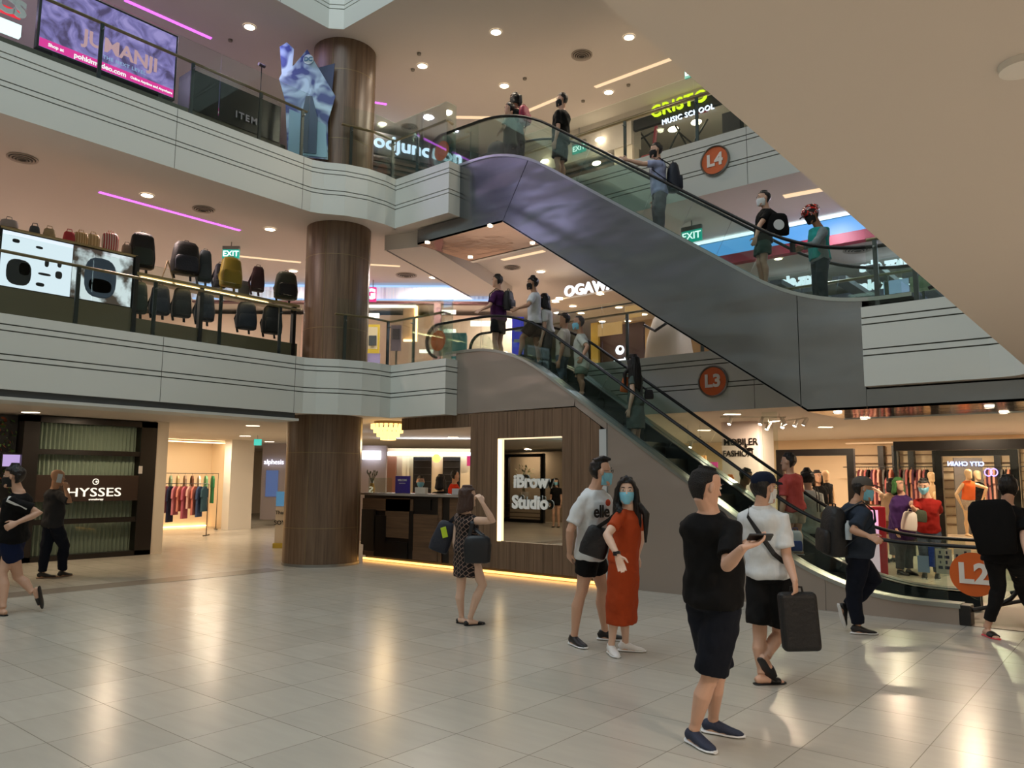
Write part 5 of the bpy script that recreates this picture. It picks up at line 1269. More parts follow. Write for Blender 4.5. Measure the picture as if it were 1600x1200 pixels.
b5 = human('person in purple jacket with green headscarf standing outside the fashion shop', H=1.60, phi=160, d=13.9, head=(1404, 757), neck=(1409, 772), hip=(1410, 825), headfwd=0, skin=S_MID, hair='bob', hairm=cloth('green scarf', '3E6A3C'), vox=.012, top=dict(m=cloth('violet', '3C2458'), sleeve=1.9, off=.04, t0=-.3, mn=(.19, .14)), bottom=dict(kind='trousers', m=cloth('dark grey slacks', '39363C'), hem=1.92, wide=1.3), shoes=('sneaker', M_bshoe), w=1.15)
b6 = human('shopper in black top behind the clothes table taking a photo', H=1.65, phi=170, d=15.5, head=(1277, 745), neck=(1278, 758), hip=(1284, 805), headfwd=0, skin=S_TAN, hair='bob', vox=.014, top=dict(m=BLK, sleeve=.3), bottom=dict(kind='trousers', m=NAVY, hem=1.9), shoes=('sneaker', M_bshoe))
# staff behind the kiosk counter
k1 = human('seated attendant with hair bun behind the reception counter', H=1.60, phi=170, d=16.1, head=(657, 753), neck=(657, 766), hip=(657, 806), headfwd=0, skin=S_MID, hair='short', vox=.013, top=dict(m=cloth('brown red', '6A3028'), sleeve=.8), bottom=dict(kind='trousers', m=NAVY, hem=1.9), shoes=('sneaker', M_bshoe), mask='blue')
k2 = human('attendant in black leaning over the reception counter', H=1.62, phi=20, d=15.8, head=(689, 751), neck=(689, 766), hip=(689, 807), headfwd=0, skin=S_MID, hair='bob', vox=.013, top=dict(m=BLK, sleeve=.9, mn=(.19, .13)), bottom=dict(kind='trousers', m=NAVY, hem=1.9), shoes=('sneaker', M_bshoe), face=False)
k3 = human('person in bright orange red tee standing beyond the reception counter', H=1.70, phi=60, d=18.0, head=(711, 744), neck=(710, 755), hip=(709, 795), headfwd=0, skin=S_MID, hair='buzz', vox=.015, top=dict(m=cloth('bright red orange', 'D43A22'), sleeve=.8), bottom=dict(kind='trousers', m=NAVY, hem=1.9), shoes=('sneaker', M_bshoe))
# person seen in the kiosk mirror
vp = atZ(869, 824, 0); rp = V((vp.x, 2*(YW+.03)-vp.y, 0))
def plain_human(label, x, y, face_to, H, **k):
    dvec = V((face_to[0], face_to[1], 0)); ang = math.degrees(math.atan2(dvec.dot(RH), dvec.dot(FH)))
    p = V((x, y, .53*H)); dp = depth(p); 
    def pj(q): c_ = q-EYE; return (800+F_PX*c_.dot(CR)/c_.dot(CF), 600-F_PX*c_.dot(CU)/c_.dot(CF))
    return human(label, H=H, phi=ang, d=dp, hip=pj(p), neck=pj(V((x, y, .855*H))), lean=depth(V((x, y, .855*H)))-dp, **k)
if depth(V((rp.x, rp.y, .9))) > .3:
    plain_human('woman in black dress seen reflected in the kiosk mirror', rp.x, rp.y, (.4, 1), 1.62, skin=S_MID, hair='bob', mask='blue', vox=.014, bottom=dict(kind='dress', m=BLK, hem=.75, hw=.2, sleeve=.6), shoes=('flat', M_bshoe, M_bshoe))
# ================================================================== SHOPS AND DISPLAYS
UPV = V((0, 0, 1))
def boxY(bm, px0, py0, px1, py1, Y, th=.03, mi=0):
    a, b = atY(px0, py0, Y), atY(px1, py1, Y); box(bm, min(a.x, b.x), max(a.x, b.x), Y, Y+th, min(a.z, b.z), max(a.z, b.z), mi)
def boxX(bm, px0, py0, px1, py1, X, th=.03, mi=0):
    a, b = atX(px0, py0, X), atX(px1, py1, X); box(bm, X-th, X, min(a.y, b.y), max(a.y, b.y), min(a.z, b.z), max(a.z, b.z), mi)
def boxD(bm, px0, py0, px1, py1, D, th=.03, mi=0):
    # upright panel square to the line of sight of the hall's diagonal, at distance D
    def q(px, py):
        d = ray(px, py); t = D/d.dot(FH); return EYE + d*t
    a, b = q(px0, py0), q(px1, py1); c = (a+b)/2; obox(bm, c + FH*th/2, RH, FH, UPV, abs((b-a).dot(RH))/2, th/2, abs(b.z-a.z)/2, mi)
    return c
def one(fn, name, label, cat, m, *a, group=None, bevel=0, foot=None, **k):
    bm = new_bm(); fn(bm, *a, **k)
    c = sum((v.co for v in bm.verts), V((0, 0, 0)))/len(bm.verts)
    z0 = min(v.co.z for v in bm.verts)
    o = link_mesh(name, bm, m, loc=c, bevel=bevel); tag(o, label, cat, group)
    if foot is not None:
        b2_ = new_bm(); tube(b2_, [V((c.x, c.y+.02, foot)), V((c.x, c.y+.02, z0+.02))], .02, n=6); part('stand', b2_, M_steel2, o)
    return o
def midX(px0, py0, px1, py1, X): return (atX(px0, py0, X)+atX(px1, py1, X))/2
def midY(px0, py0, px1, py1, Y): return (atY(px0, py0, Y)+atY(px1, py1, Y))/2
def posD(px, py, D): d = ray(px, py); return EYE + d*(D/d.dot(FH))

# ---------- striped shopfront on the left of the ground floor
t = thing('shopfront', 'black framed shopfront with pleated grey curtain and lit name band on the left', 'shopfront', (-16.7, 6.8, 0))
XF = -16.67
bm = new_bm()
for y0, y1, z0, z1 in ((5.5, 5.78, 0, 2.8), (7.74, 8.08, 0, 2.8), (5.5, 8.08, 2.68, 2.8), (5.5, 8.08, 0, .10)): box(bm, XF-.9, XF+.02, y0, y1, z0, z1)
part('frame', bm, M_blackwood, t)
def pleat():
    m = bpy.data.materials.new('pleated grey green curtain'); m.use_nodes = True; nt = m.node_tree; b = nt.nodes['Principled BSDF']; b.inputs['Roughness'].default_value = .6
    b.inputs['Base Color'].default_value = col('A4AC9E'); return m
Mp = pleat(); bm = new_bm(); N = 120; R = []
for i in range(N+1):
    y = 5.78 + 1.96*i/N; x = XF-.22 + .028*math.sin(i*PI/2.0*.8); R.append((x, y))
prism_pts = R + [(x-.01, y) for x, y in R[::-1]]
vv = [[bm.verts.new(V((x, y, z))) for x, y in R] for z in (.1, 2.68)]
for i in range(N): bm.faces.new([vv[0][i], vv[0][i+1], vv[1][i+1], vv[1][i]])
o = part('curtain', bm, Mp, t); sol = o.modifiers.new('thick', 'SOLIDIFY'); sol.thickness = .006
for z0, z1 in ((2.06, 2.16), (.70, .80)):
    bm = new_bm(); box(bm, XF-.10, XF, 5.78, 7.74, z0, z1); part('cross_bar', bm, M_blackwood, t)
bm = new_bm(); box(bm, XF-.09, XF+.015, 5.78, 7.84, 1.14, 1.66); part('name_band', bm, mat('dark brown band', '2E2019', .4), t)
bm = text_bm('HYSSES', .25, .012, .0, 1.05, origin=V((XF+.03, 6.86, 1.31)), xa=V((0, 1, 0)), fit=1.03); part('lettering', bm, emis('white letters lit', 'FFF3DC', 1.6), t)
bm = text_bm('aromatherapy', .05, .004, .001, 1.0, origin=V((XF+.03, 6.9, 1.175)), xa=V((0, 1, 0))); part('small_lettering', bm, MATS['white letters lit'], t)
bm = new_bm(); pts = [V((XF+.03, 6.87+.055*math.cos(a*PI/12), 1.53+.055*math.sin(a*PI/12))) for a in range(25)]; tube(bm, pts, .008, n=6, cap=False); ball(bm, V((XF+.03, 6.885, 1.53)), .022, n=8); part('round_emblem', bm, MATS['white letters lit'], t)
bm = new_bm(); box(bm, XF+.02, XF+.03, 7.72, 7.80, 1.70, 1.86); part('notice', bm, mat('notice white', 'C8C4C0', .6), t, label='small square notice with red mark')
bm = new_bm(); box(bm, XF-.02, XF-.012, 5.78, 7.74, .1, 2.68); part('glass_pane', bm, G_clear, t)
struct('wall_shop', mbox(XF-.9, XF, 8.08, 8.34, 0, 2.82), M_wallw)
# planted wall, left of it
t = thing('green_wall', 'dark planted wall with autumn coloured leaves left of the striped shopfront', 'plant wall', (-16.9, 4.9, 1.8))
bm = new_bm(); box(bm, -17.1, -16.95, 2.5, 5.48, 0, 2.8); part('backing', bm, M_black, t)
for nm, h, n_ in (('leaves', '3E5A28', 500), ('leaves', '7A3A22', 200)):
    bm = new_bm()
    for i in range(n_):
        c = V((-16.93+random.random()*.08, 2.6+random.random()*2.85, 1.35+random.random()*1.4)); s = .03+random.random()*.04
        d = V((random.random()*.6+.3, random.random()-.5, random.random()-.7)).normalized(); e = d.cross(V((random.random(), random.random(), .3))).normalized()
        vs = [bm.verts.new(c), bm.verts.new(c+d*s+e*s*.5), bm.verts.new(c+d*s*2), bm.verts.new(c+d*s-e*s*.5)]; bm.faces.new(vs)
    o = part(nm, bm, mat('leaf '+h, h, .6), t); o['kind'] = 'stuff'
t = thing('wall_screen', 'small pink and blue video screen on the planted wall behind the young man', 'screen', (-16.8, 5.2, 1.9))
bm = new_bm(); boxX(bm, 3, 708, 33, 731, -16.75, .05); part('casing', bm, M_black, t)
bm = new_bm(); boxX(bm, 5, 710, 31, 729, -16.745, .004); part('display', bm, emis('pink screen', 'B9A0D8', 1.2), t)

# ---------- clothes shop in the left corridor
M_cream = mat('cream shop wall', 'F0DFC4', .8); M_white_w = mat('white pillar', 'E4DED4', .7)
struct('wall_shop', mbox(-24.9, -24.7, 8.4, 14.3, 0, 2.82), M_cream)
struct('wall_shop', mbox(-24.7, XF-.9, 8.2, 8.4, 0, 2.82), M_cream)
struct('wall_shop', mbox(-24.7, -23.3, 13.9, 14.3, 0, 2.82), M_cream)
def gx(px, py): q = atZ(px, py, 0); return q
t = thing('square_pillar', 'white square pillar at the right side of the clothes shop opening', 'pillar', (-22.6, 13.6, 0)); bm = new_bm(); box(bm, -22.95, -22.55, 13.35, 14.15, 0, 2.82); part('shaft', bm, M_white_w, t)
one(box, 'light_cove', 'long warm light cove over the clothes shop', 'ceiling light', emis('shop cove', 'FFD9A8', 6), -24.0, -23.7, 8.6, 13.8, 2.74, 2.76)
one(box, 'light_cove', 'low warm glow along the foot of the clothes shop wall', 'floor light', emis('floor cove', 'FFC88A', 7), -24.69, -24.6, 8.6, 13.8, 0.02, 0.05)
def garment(name, label, c, d, h, m, group, w_=.42, th=.05):
    # garment on a hanger, seen side-on along rail direction d
    n = V((-d.y, d.x, 0)); bm = new_bm()
    out = [(-.5*w_*.35, 0), (.5*w_*.35, 0), (.5*w_, -.10), (.56*w_, -.42*h), (.42*w_, -.44*h), (.40*w_, -.2*h), (.44*w_, -h), (-.44*w_, -h), (-.40*w_, -.2*h), (-.42*w_, -.44*h), (-.56*w_, -.42*h), (-.5*w_, -.10)]
    A = [bm.verts.new(c + n*x + UPV*z + d*th/2) for x, z in out]; B = [bm.verts.new(c + n*x + UPV*z - d*th/2) for x, z in out]
    from mathutils.geometry import tessellate_polygon
    for tri in tessellate_polygon([[V((x, z, 0)) for x, z in out]]):
        bm.faces.new([A[i] for i in tri]); bm.faces.new([B[i] for i in tri])
    for i in range(len(out)): bm.faces.new([A[i], A[(i+1) % len(out)], B[(i+1) % len(out)], B[i]])
    tube(bm, [c+UPV*0, c+UPV*.05, c+UPV*.075+n*.015, c+UPV*.055+n*.03], .004, n=5)
    o = link_mesh(name, bm, m, loc=c); tag(o, label, 'garment', group); return o
def rack(label, p0, p1, h, garments, group, where):
    d = (p1-p0).normalized(); n = V((-d.y, d.x, 0))
    t = thing('clothes_rack', label, 'clothes rack', p0)
    bm = new_bm(); tube(bm, [p0, p0+UPV*h, p1+UPV*h, p1], .013, n=8); part('rail', bm, M_black, t)
    for q in (p0, p1): bm = new_bm(); tube(bm, [q-n*.22+UPV*.02, q+n*.22+UPV*.02], .014, n=8); part('foot', bm, M_black, t)
    k = len(garments); L = (p1-p0).length
    for i, (h_, cname, hx) in enumerate(garments):
        c = p0 + d*(L*(i+.6)/(k+.4)) + UPV*(h-.075)
        garment('garment', '%s garment, %s on the %s' % (cname, ordinal(i, k), where), c, d, h_, cloth('garment '+hx, hx), group, th=.05)
cols1 = [(.95, 'navy', '1E2440'), (.75, 'rose', 'B0606E'), (1.0, 'dark blue', '1C2038'), (.8, 'dusty pink', 'B4707A'), (.7, 'coral', 'C07A6C'), (.9, 'pink', 'A85868'), (.62, 'pale pink', 'CFA49A'), (.8, 'salmon', 'B86E62'), (.85, 'slate blue', '3C4C6E'), (.7, 'teal', '34505C')]
cols2 = [(.6, 'orange', 'C08040'), (.7, 'mint', '9CC0A4'), (.6, 'cream', 'D8CCB0'), (.8, 'peach', 'D8A080'), (1.0, 'dark green', '2C4432'), (.9, 'olive', '6A6238'), (.7, 'sage', '8CA48C'), (1.0, 'sand', 'C4AC84'), (.8, 'taupe', '8C7868'), (.85, 'brown', '5C3A2C'), (.9, 'ivory', 'D8D0BC'), (.8, 'light green', '6C9C74'), (.85, 'green', '2E7048')]
p0, p1 = gx(263, 833), gx(297, 832)
rack('low black clothes rack with pink garments in the left corridor shop', V((-21.8, 10.7, 0)), V((-20.7, 11.6, 0)), 1.45, cols1, 'garments on the near rack', 'near rack in the corridor shop')
rack('long black clothes rack with green and sand garments at the back of the corridor shop', V((-23.9, 10.6, 0)), V((-23.0, 13.2, 0)), 1.75, cols2, 'garments on the back rack', 'back rack in the corridor shop')
for x, y in ((-21, 10), (-22.5, 12.5), (-19, 11), (-26, 15), (-19, 15)): fill_lamp(x, y, 2.78, 60, (1, .80, .58), 1.0)
# wall with name and poster right of the corridor
t = thing('shop_pillar', 'grey shop pillar with white lit name and blue poster beyond the corridor', 'pillar', (-24.5, 17, 0))
bm = new_bm(); c = boxD(bm, 411, 690, 444, 812, 27.2, .3); part('shaft', bm, mat('grey lilac wall', 'A8A2A8', .7), t)
bm = text_bm('alphesis', .24, .02, .0, 1.0, origin=posD(428, 722, 27.1), xa=RH, fit=.68); part('lettering', bm, emis('white name', 'F4F0FF', 2), t)
bm = new_bm(); boxD(bm, 416, 735, 433, 776, 27.15, .02); part('poster', bm, emis('blue poster', '6E8CC8', .5), t)
t = thing('info_stand', 'narrow standing info sign with screen at the left edge of the ground floor column', 'sign stand', gx(437, 852))
bm = new_bm(); boxD(bm, 431, 792, 447, 850, 18.6, .05); part('poster', bm, mat('cream poster', 'CFC4B4', .6), t)
bm = new_bm(); boxD(bm, 432, 768, 447, 791, 18.6, .05); part('screen', bm, emis('green blue screen', '4E86A8', .9), t)
bm = text_bm('Thank', .12, .003, .002, 1, origin=posD(440, 801, 18.57), xa=RH); text_bm('SOYA', .14, .003, .003, 1, bm=bm, origin=posD(440, 817, 18.57), xa=RH); part('lettering', bm, M_blackwood, t)
bm = new_bm(); boxD(bm, 426, 849, 450, 857, 18.5, .3); part('base', bm, mat('hazard yellow', 'B8A23A', .6), t)
t = thing('exit_sign', 'small teal exit sign hanging in the left corridor ceiling', 'exit sign', posD(402, 691, 22)); bm = new_bm(); boxD(bm, 397, 686, 408, 696, 22, .04); part('panel', bm, emis('teal sign', '2EC8B4', 1.3), t); q = posD(402.5, 688, 22.02); bm = new_bm(); tube(bm, [q, V((q.x, q.y, 2.82))], .012, n=6); part('hanger', bm, M_steel, t)

# ---------- view through the kiosk opening
DW = 23.0
t = thing('shopfront', 'cream shopfront with glowing header and two dark shelving bays seen over the counter', 'shopfront', posD(670, 812, DW))
bm = new_bm(); boxD(bm, 560, 700, 745, 835, DW+.4, .1); part('wall_panel', bm, mat('cream panel', 'D8BE9C', .7), t)
bm = new_bm(); boxD(bm, 603, 706, 745, 711.5, DW-.1, .4); part('glowing_header', bm, emis('header glow', 'DCE8F4', 7), t)
for i, (a, b_) in enumerate(((646, 673), (692, 718))):
    bm = new_bm(); boxD(bm, a, 714, b_, 790, DW+.1, .25); o = part('shelving_bay', bm, M_black, t)
    for k in range(6): bm = new_bm(); boxD(bm, a+1, 719+k*11, b_-1, 720+k*11, DW, .1); part('shelf', bm, mat('grey shelf', '3C3A3A', .5), o)
for a, b_ in ((628, 646), (674, 691), (719, 733)):
    for k in range(3):
        x0 = a + (b_-a)*k/3; bm = new_bm(); boxD(bm, x0+.6, 713, x0+(b_-a)/3-.6, 830, DW+.2, .08); part('curtain_fold', bm, mat('cream curtain', 'E4CFA4', .6), t)
bm = new_bm(); ball(bm, posD(682, 716, DW-.2), .13, n=14); part('orange_lamp', bm, emis('orange globe', 'FF9C50', 4), t)
bm = new_bm(); boxD(bm, 729.5, 712, 737, 728, DW-.2, .1); part('pink_sign', bm, emis('pink sign', 'D8206C', 1), t)
bm = new_bm(); boxD(bm, 603, 713, 616, 830, DW+.1, .2); part('brown_panel', bm, mat('brown panel', '8C5C44', .6), t)
t = thing('lightbox', 'white lightbox on the pale wall between the column and the kiosk opening', 'light box', posD(578, 715, 20)); bm = new_bm(); boxD(bm, 560, 696, 600, 846, 20.3, .2); part('pale_wall', bm, mat('lilac wall', 'B4A8A8', .7), t)
bm = new_bm(); boxD(bm, 566, 704, 594, 718, 20.1, .1); part('glow_panel', bm, emis('white glow', 'EEF2FF', 4), t)
for x, y in ((-14, 16), (-11, 19), (-16, 21), (-8, 17)): fill_lamp(x, y, 2.78, 60, (1, .80, .62), 1.2)
# things on the counter
def on_counter(name, label, cat, px0, px1, h, m, yy=.2, dp=.06, z=1.345):
    a, b_ = atY(px0, 773, YW+yy), atY(px1, 773, YW+yy); bm = new_bm(); box(bm, a.x, b_.x, YW+yy, YW+yy+dp, z, z+h)
    o = link_mesh(name, bm, m, loc=((a.x+b_.x)/2, YW+yy, z), bevel=.004); tag(o, label, cat); return o
o = on_counter('counter_sign', 'violet blue printed sign standing on the reception counter', 'sign', 617, 640, .34, mat('violet sign', '3A2F86', .4), .2, .02)
bm = text_bm('WELCOME', .055, .002, .001, 1, origin=V((o.location.x, YW+.195, 1.60)), xa=V((1, 0, 0)))
text_bm('please check in here', .022, .002, .0, 1, bm=bm, origin=V((o.location.x, YW+.195, 1.54)), xa=V((1, 0, 0)))
part('lettering', bm, M_white, o)
on_counter('card_box', 'small white box with blue label on the reception counter', 'box', 648, 664, .12, mat('card box', 'C4BDB0', .6), .12, .08)
on_counter('screen_guard', 'thin clear acrylic guard standing on the reception counter', 'guard', 575, 612, .30, G_clear, .10, .006)
o = on_counter('tissue_box', 'white tissue box at the right end of the reception counter', 'box', 706, 716, .11, mat('tissue box', 'B8B4B4', .6), .15, .09)
q = V((atY(581, 770, YW+.3).x, YW+.3, 1.345)); t = thing('flower_vase', 'vase with yellow and dark foliage at the left end of the reception counter', 'vase', q)
bm = new_bm(); lathe(bm, q, [(.001, 0), (.05, 0), (.06, .08), (.04, .17), (.045, .19), (.001, .19)], 16); part('vase', bm, mat('amber vase', 'C79A2E', .3), t, smooth=True)
bm = new_bm()
for i in range(16):
    a = i*2.4; d = V((math.cos(a)*.5, math.sin(a)*.5, 1)).normalized(); tube(bm, [q+UPV*.17, q+UPV*.2+d*.10, q+UPV*.2+d*(.18+.006*i)], [.004, .004, .002], n=5); ball(bm, q+UPV*.2+d*(.18+.006*i), (.012, .012, .03), n=6)
o = part('foliage', bm, mat('dark foliage', '3A3F2C', .6), t); o['kind'] = 'stuff'

# ---------- ground floor shops on the right
M_shelfback = mat('peach lit shelf wall', 'F2D8B6', .8)
struct('wall_shop', mbox(-12, 8.9, 23.0, 23.2, 0, 2.82), M_shelfback)
YS = 15.5
t = thing('glass_shopfront', 'glass shopfront under a long black header with mannequins behind it', 'shopfront', (-1, YS, 0))
a = atY(1396, 690, YS)
bm = new_bm(); box(bm, a.x, 6, YS, YS+.25, a.z-.17, a.z); part('header', bm, M_blackwood, t)
bm = new_bm(); box(bm, a.x, -1.5, YS+.1, YS+.112, 0, a.z-.17); part('glass_pane', bm, G_clear, t)
bm = new_bm(); box(bm, a.x-.02, a.x+.03, YS+.05, YS+.16, 0, a.z); part('corner_post', bm, M_steel2, t)
def cell(label, px0, px1, pyt, Y, D_, where):
    t = thing('portal', label, 'portal', (atY(px0, 800, Y).x, Y, 0)); A, B = atY(px0, pyt, Y), atY(px1, pyt, Y)
    bm = new_bm(); box(bm, A.x, B.x, Y, Y+.12, A.z-.14, A.z); part('header', bm, M_blackwood, t)
    for x in (A.x, B.x-.14): bm = new_bm(); box(bm, x, x+.14, Y, Y+.12, 0, A.z-.14); part('post', bm, M_blackwood, t)
    return t
cell('black portal frame behind the man in red tee on the escalator', 1212, 1333, 703, 17.0, 0, '')
cell('black portal frame inside the fashion shop behind the mannequins', 1458, 1590, 702, 17.5, 0, '')
# shelving with folded and hanging clothes on the back wall
t = thing('wall_shelving', 'peach lit wall shelving with rows of hanging clothes behind the shop glass', 'shelving', (-5, 22.9, 0))
xa_, xb_ = atY(1325, 740, 22.8).x, atY(1640, 740, 22.8).x
bm = new_bm(); 
for k in range(9): box(bm, xa_, xb_, 22.90, 22.98, .55+k*.225, .565+k*.225)
part('shelf_board', bm, mat('shelf board', '7C5C44', .6), t)
for px in (1378, 1400, 1425, 1463, 1560, 1590):
    x = atY(px, 740, 22.8).x; bm = new_bm(); box(bm, x-.07, x+.07, 22.75, 22.98, 0, 2.6); part('upright', bm, M_blackwood, t)
tag(link_mesh('added_glow_line', mbox(xa_, xb_, 22.7, 22.8, 2.66, 2.70), emis('shelf glow', 'FFC890', .9), loc=(xa_, 22.75, 2.68)), 'added warm glow line above the wall shelving in the fashion shop', 'added light')  # added glowing line over the shelves, not a known fitting
k = 0
random.seed(3)
PX = []
for px0, px1, row in ((1340, 1375, 0), (1382, 1398, 0), (1404, 1450, 0), (1540, 1556, 0), (1566, 1586, 0)):
    x = px0
    while x < px1: PX.append(x); x += 3.4
nm_ = ['pink', 'wine', 'blush', 'grey', 'rose', 'black', 'salmon', 'plum']; hx_ = ['B8746C', '5C2A30', 'C89484', '5A5450', 'A05A58', '1C1818', 'B87C64', '4A2A3A']
for i, px in enumerate(PX):
    q = atY(px, 733, 22.4); 
    garment('garment', '%s garment, %s hanging in front of the fashion shop wall shelving' % (nm_[i % 8], 'number %d from the left' % (i+1) if i > 19 else ordinal(i, len(PX)) ), V((q.x, 22.4, 1.95 if i % 3 else 1.75)), V((1, 0, 0)), .72+.1*(i % 3), cloth('garment '+hx_[i % 8], hx_[i % 8]), 'garments on the fashion shop wall', w_=.36, th=.045)
bm = new_bm(); tube(bm, [(xa_, 22.4, 2.02), (xb_, 22.4, 2.02)], .012, n=8); tag(link_mesh('hanging_rail', bm, M_black, loc=(xa_, 22.4, 2.02)), 'long black hanging rail in front of the wall shelving', 'rail')
for x in (xa_, xb_, (xa_+xb_)/2):
    pass
M_mann = mat('mannequin skin', 'D6AE84', .4)
def mannequin(label, px, pyt, pyb, D, base, top=None, bottom=None, phi=180, RA=None, LA=None, H=1.65, **k):
    pm = 1215/D; 
    g = human(label, H=H, base=base, phi=phi, d=D, head=(px, pyt+.115/1.65*(pyb-pyt)*1.0), neck=(px, pyt+.155*(pyb-pyt)), hip=(px, pyt+.47*(pyb-pyt)), headfwd=0, skin=M_mann, hair=None, face=False, vox=.012, top=top, bottom=bottom, RA=RA, LA=LA, name='mannequin', hands=False, **k)
    g.root['category'] = 'mannequin'; return g
ORT = cloth('orange crop top', 'D8602A')
mannequin('pale mannequin in orange sleeveless top and patterned shorts, hands on hips', 1513, 733, 843, 18.2, .38, top=dict(m=ORT, sleeve=0, t0=.12, fold=.005, off=.012), bottom=dict(kind='shorts', m=mat('patterned shorts', 'B09C8C', .8, noise_scale=25, noise_amt=.6), hem=.5), RA=dict(e=(1494, 772, -1), w=(1503, 791, -1)), LA=dict(e=(1549, 765, -1), w=(1531, 790, -1)), w=.88, phi=172)
mannequin('pale mannequin in black top standing behind the orange topped one', 1527, 735, 843, 18.9, .38, top=dict(m=BLK, sleeve=.3, t0=0), bottom=dict(kind='skirt', m=BLK, hem=.9), w=.88, phi=170)
mannequin('pale mannequin in golden yellow dress beside the man in red', 1463, 767, 872, 17.2, 0.0, bottom=dict(kind='dress', m=cloth('golden', 'C8862A'), hem=.55, hw=.2), w=.85, H=1.40)
mannequin('bare pale mannequin left of the orange topped one', 1455, 737, 855, 17.6, .12, w=.88)
mannequin('pale mannequin with dark camisole behind the clothes table', 1290, 735, 853, 17.0, .0, top=dict(m=BLK2, sleeve=0, t0=.1), w=.85)
t = thing('plinth', 'low pale plinth under the mannequins', 'plinth', (-4, 18, 0)); q = posD(1517, 840, 18.5); bm = new_bm(); obox(bm, V((q.x, q.y, .19)), RH, FH, UPV, .75, .5, .19); part('block', bm, mat('plinth', 'BDA68C', .6), t)
tag(link_mesh('light_bar', (lambda b: (boxD(b, 1473.5, 800, 1476.5, 872, 16.9, .03), b)[1])(new_bm()), emis('amber bar', 'FFB84A', 9)), 'vertical amber light bar next to the golden dress', 'light')
t = thing('round_neon', 'two violet neon rings above the right mannequins', 'neon sign', posD(1548, 738, 18.4)); c = posD(1548.5, 738, 18.45); bm = new_bm(); tube(bm, [c, V((c.x, c.y, 0))], .015, n=6); part('stand', bm, M_black, t)
for px in (1544, 1553):
    c = posD(px, 738, 18.4); bm = new_bm(); tube(bm, [c+RH*(.085*math.cos(a*PI/10))+UPV*(.085*math.sin(a*PI/10)) for a in range(21)], .012, n=6, cap=False); part('ring', bm, emis('violet neon', 'A48CFF', 4), t)
t = thing('mirror_panel', 'tall grey panel with a modelled reflection of a blue lit name behind the orange mannequin', 'panel', posD(1508, 850, 19.2)); bm = new_bm(); boxD(bm, 1490, 715, 1544, 860, 19.2, .04); part('panel', bm, mat('grey mirror', '6E6660', .3), t)
bm = text_bm('CITY CHAIN', .15, .006, .003, 1.1, origin=posD(1509, 725, 19.15), xa=-RH, za=UPV); part('lettering', bm, emis('blue white reflected name', 'B8C4FF', 4), t)  # reversed glowing letters modelled in place of a reflection in the shop glass
# clothes table
t = thing('display_table', 'white display table covered with folded clothes outside the fashion shop', 'table', posD(1312, 830, 14.6)); q = posD(1312, 800, 14.6)
bm = new_bm(); obox(bm, V((q.x, q.y, .72)), RH, FH, UPV, .55, .35, .02); part('tabletop', bm, M_white_w, t)
for sx in (-1, 1):
    for sy in (-1, 1): bm = new_bm(); c = V((q.x, q.y, .35))+RH*.5*sx+FH*.3*sy; tube(bm, [c-UPV*.35, c+UPV*.35], .02, n=8); part('leg', bm, M_steel, t)
for i in range(8):
    c = V((q.x, q.y, .79)) + RH*(-.42+.12*i) + FH*(.12*math.sin(i*2.1)); bm = new_bm(); obox(bm, c, RH, FH, UPV, .055, .10, .05+.02*(i % 3)); h = ['D8D0CC', 'E0B4B8', '2A2628', 'C8C0B8', 'D898A8', 'B8B0A8', '3A3438', 'E4DCD4'][i]
    tag(link_mesh('folded_clothes', bm, cloth('folded '+h, h), loc=c, bevel=.02), 'small folded pile of clothes, %s on the display table' % ordinal(i, 8), 'clothes', 'folded clothes on the display table')
# red charging kiosk
q = gx(1370, 915)
t = thing('charging_kiosk', 'tall red kiosk cabinet with glowing pink panel behind the man in slate shirt', 'kiosk', q)
bm = new_bm(); a, b_ = posD(1352, 791, 12.9), posD(1382, 916, 12.9); c = (a+b_)/2; obox(bm, V((c.x, c.y, a.z/2)), RH, FH, UPV, abs((b_-a).dot(RH))/2, .18, a.z/2); part('cabinet', bm, mat('glossy red', 'A8162C', .3), t, bevel=.02)
bm = new_bm(); boxD(bm, 1355, 797, 1374, 845, 12.7, .02); part('screen', bm, emis('pink panel', 'E8A8C8', 1.5), t)
bm = new_bm(); boxD(bm, 1357, 850, 1377, 912, 12.7, .02); part('lower_panel', bm, emis('white pink panel', 'F0C8D0', 1.0), t)
q = gx(1300, 875); one(boxD, 'banner', 'low red and white banner stand behind the lower escalator', 'banner', mat('red banner', 'B01C22', .5), 1283, 855, 1320, 909, 13.0, .05)
one(boxD, 'bin', 'dark grey waste bin at the feet of the person in purple', 'bin', mat('dark bin', '38343A', .5), 1401, 843, 1432, 869, 14.4, .3)
# white sign pillar and track lights
t = thing('sign_pillar', 'white square pillar with black fashion lettering beyond the lower escalator', 'sign pillar', atY(1155, 840, 15.0)); A, B = atY(1127, 668, 15.0), atY(1184, 668, 15.0)
bm = new_bm(); box(bm, A.x, B.x, 15.0, 15.8, 0, 2.82); part('shaft', bm, mat('white pink pillar', 'EADCD8', .6), t)
bm = text_bm('MOBILER', .19, .004, .002, 1.0, origin=atY(1157, 691, 14.99), xa=V((1, 0, 0)), xscale=.95); text_bm('FASHION', .17, .004, .001, 1.0, bm=bm, origin=atY(1153, 709, 14.99), xa=V((1, 0, 0)), xscale=.9); part('lettering', bm, M_blackwood, t)
bm = new_bm(); c = atY(1171, 702, 14.985); ball(bm, c, (.09, .01, .035), n=8); ball(bm, c+V((-.07, 0, .07)), (.03, .01, .05), n=8); part('black_emblem', bm, M_blackwood, t)
bm = new_bm(); c = atY(1141, 747, 14.985)
for a_ in range(6): ball(bm, c+V((.05*math.cos(a_), 0, .05*math.sin(a_))), (.035, .008, .035), n=8)
part('orange_emblem', bm, mat('orange print', 'C06A30', .6), t)
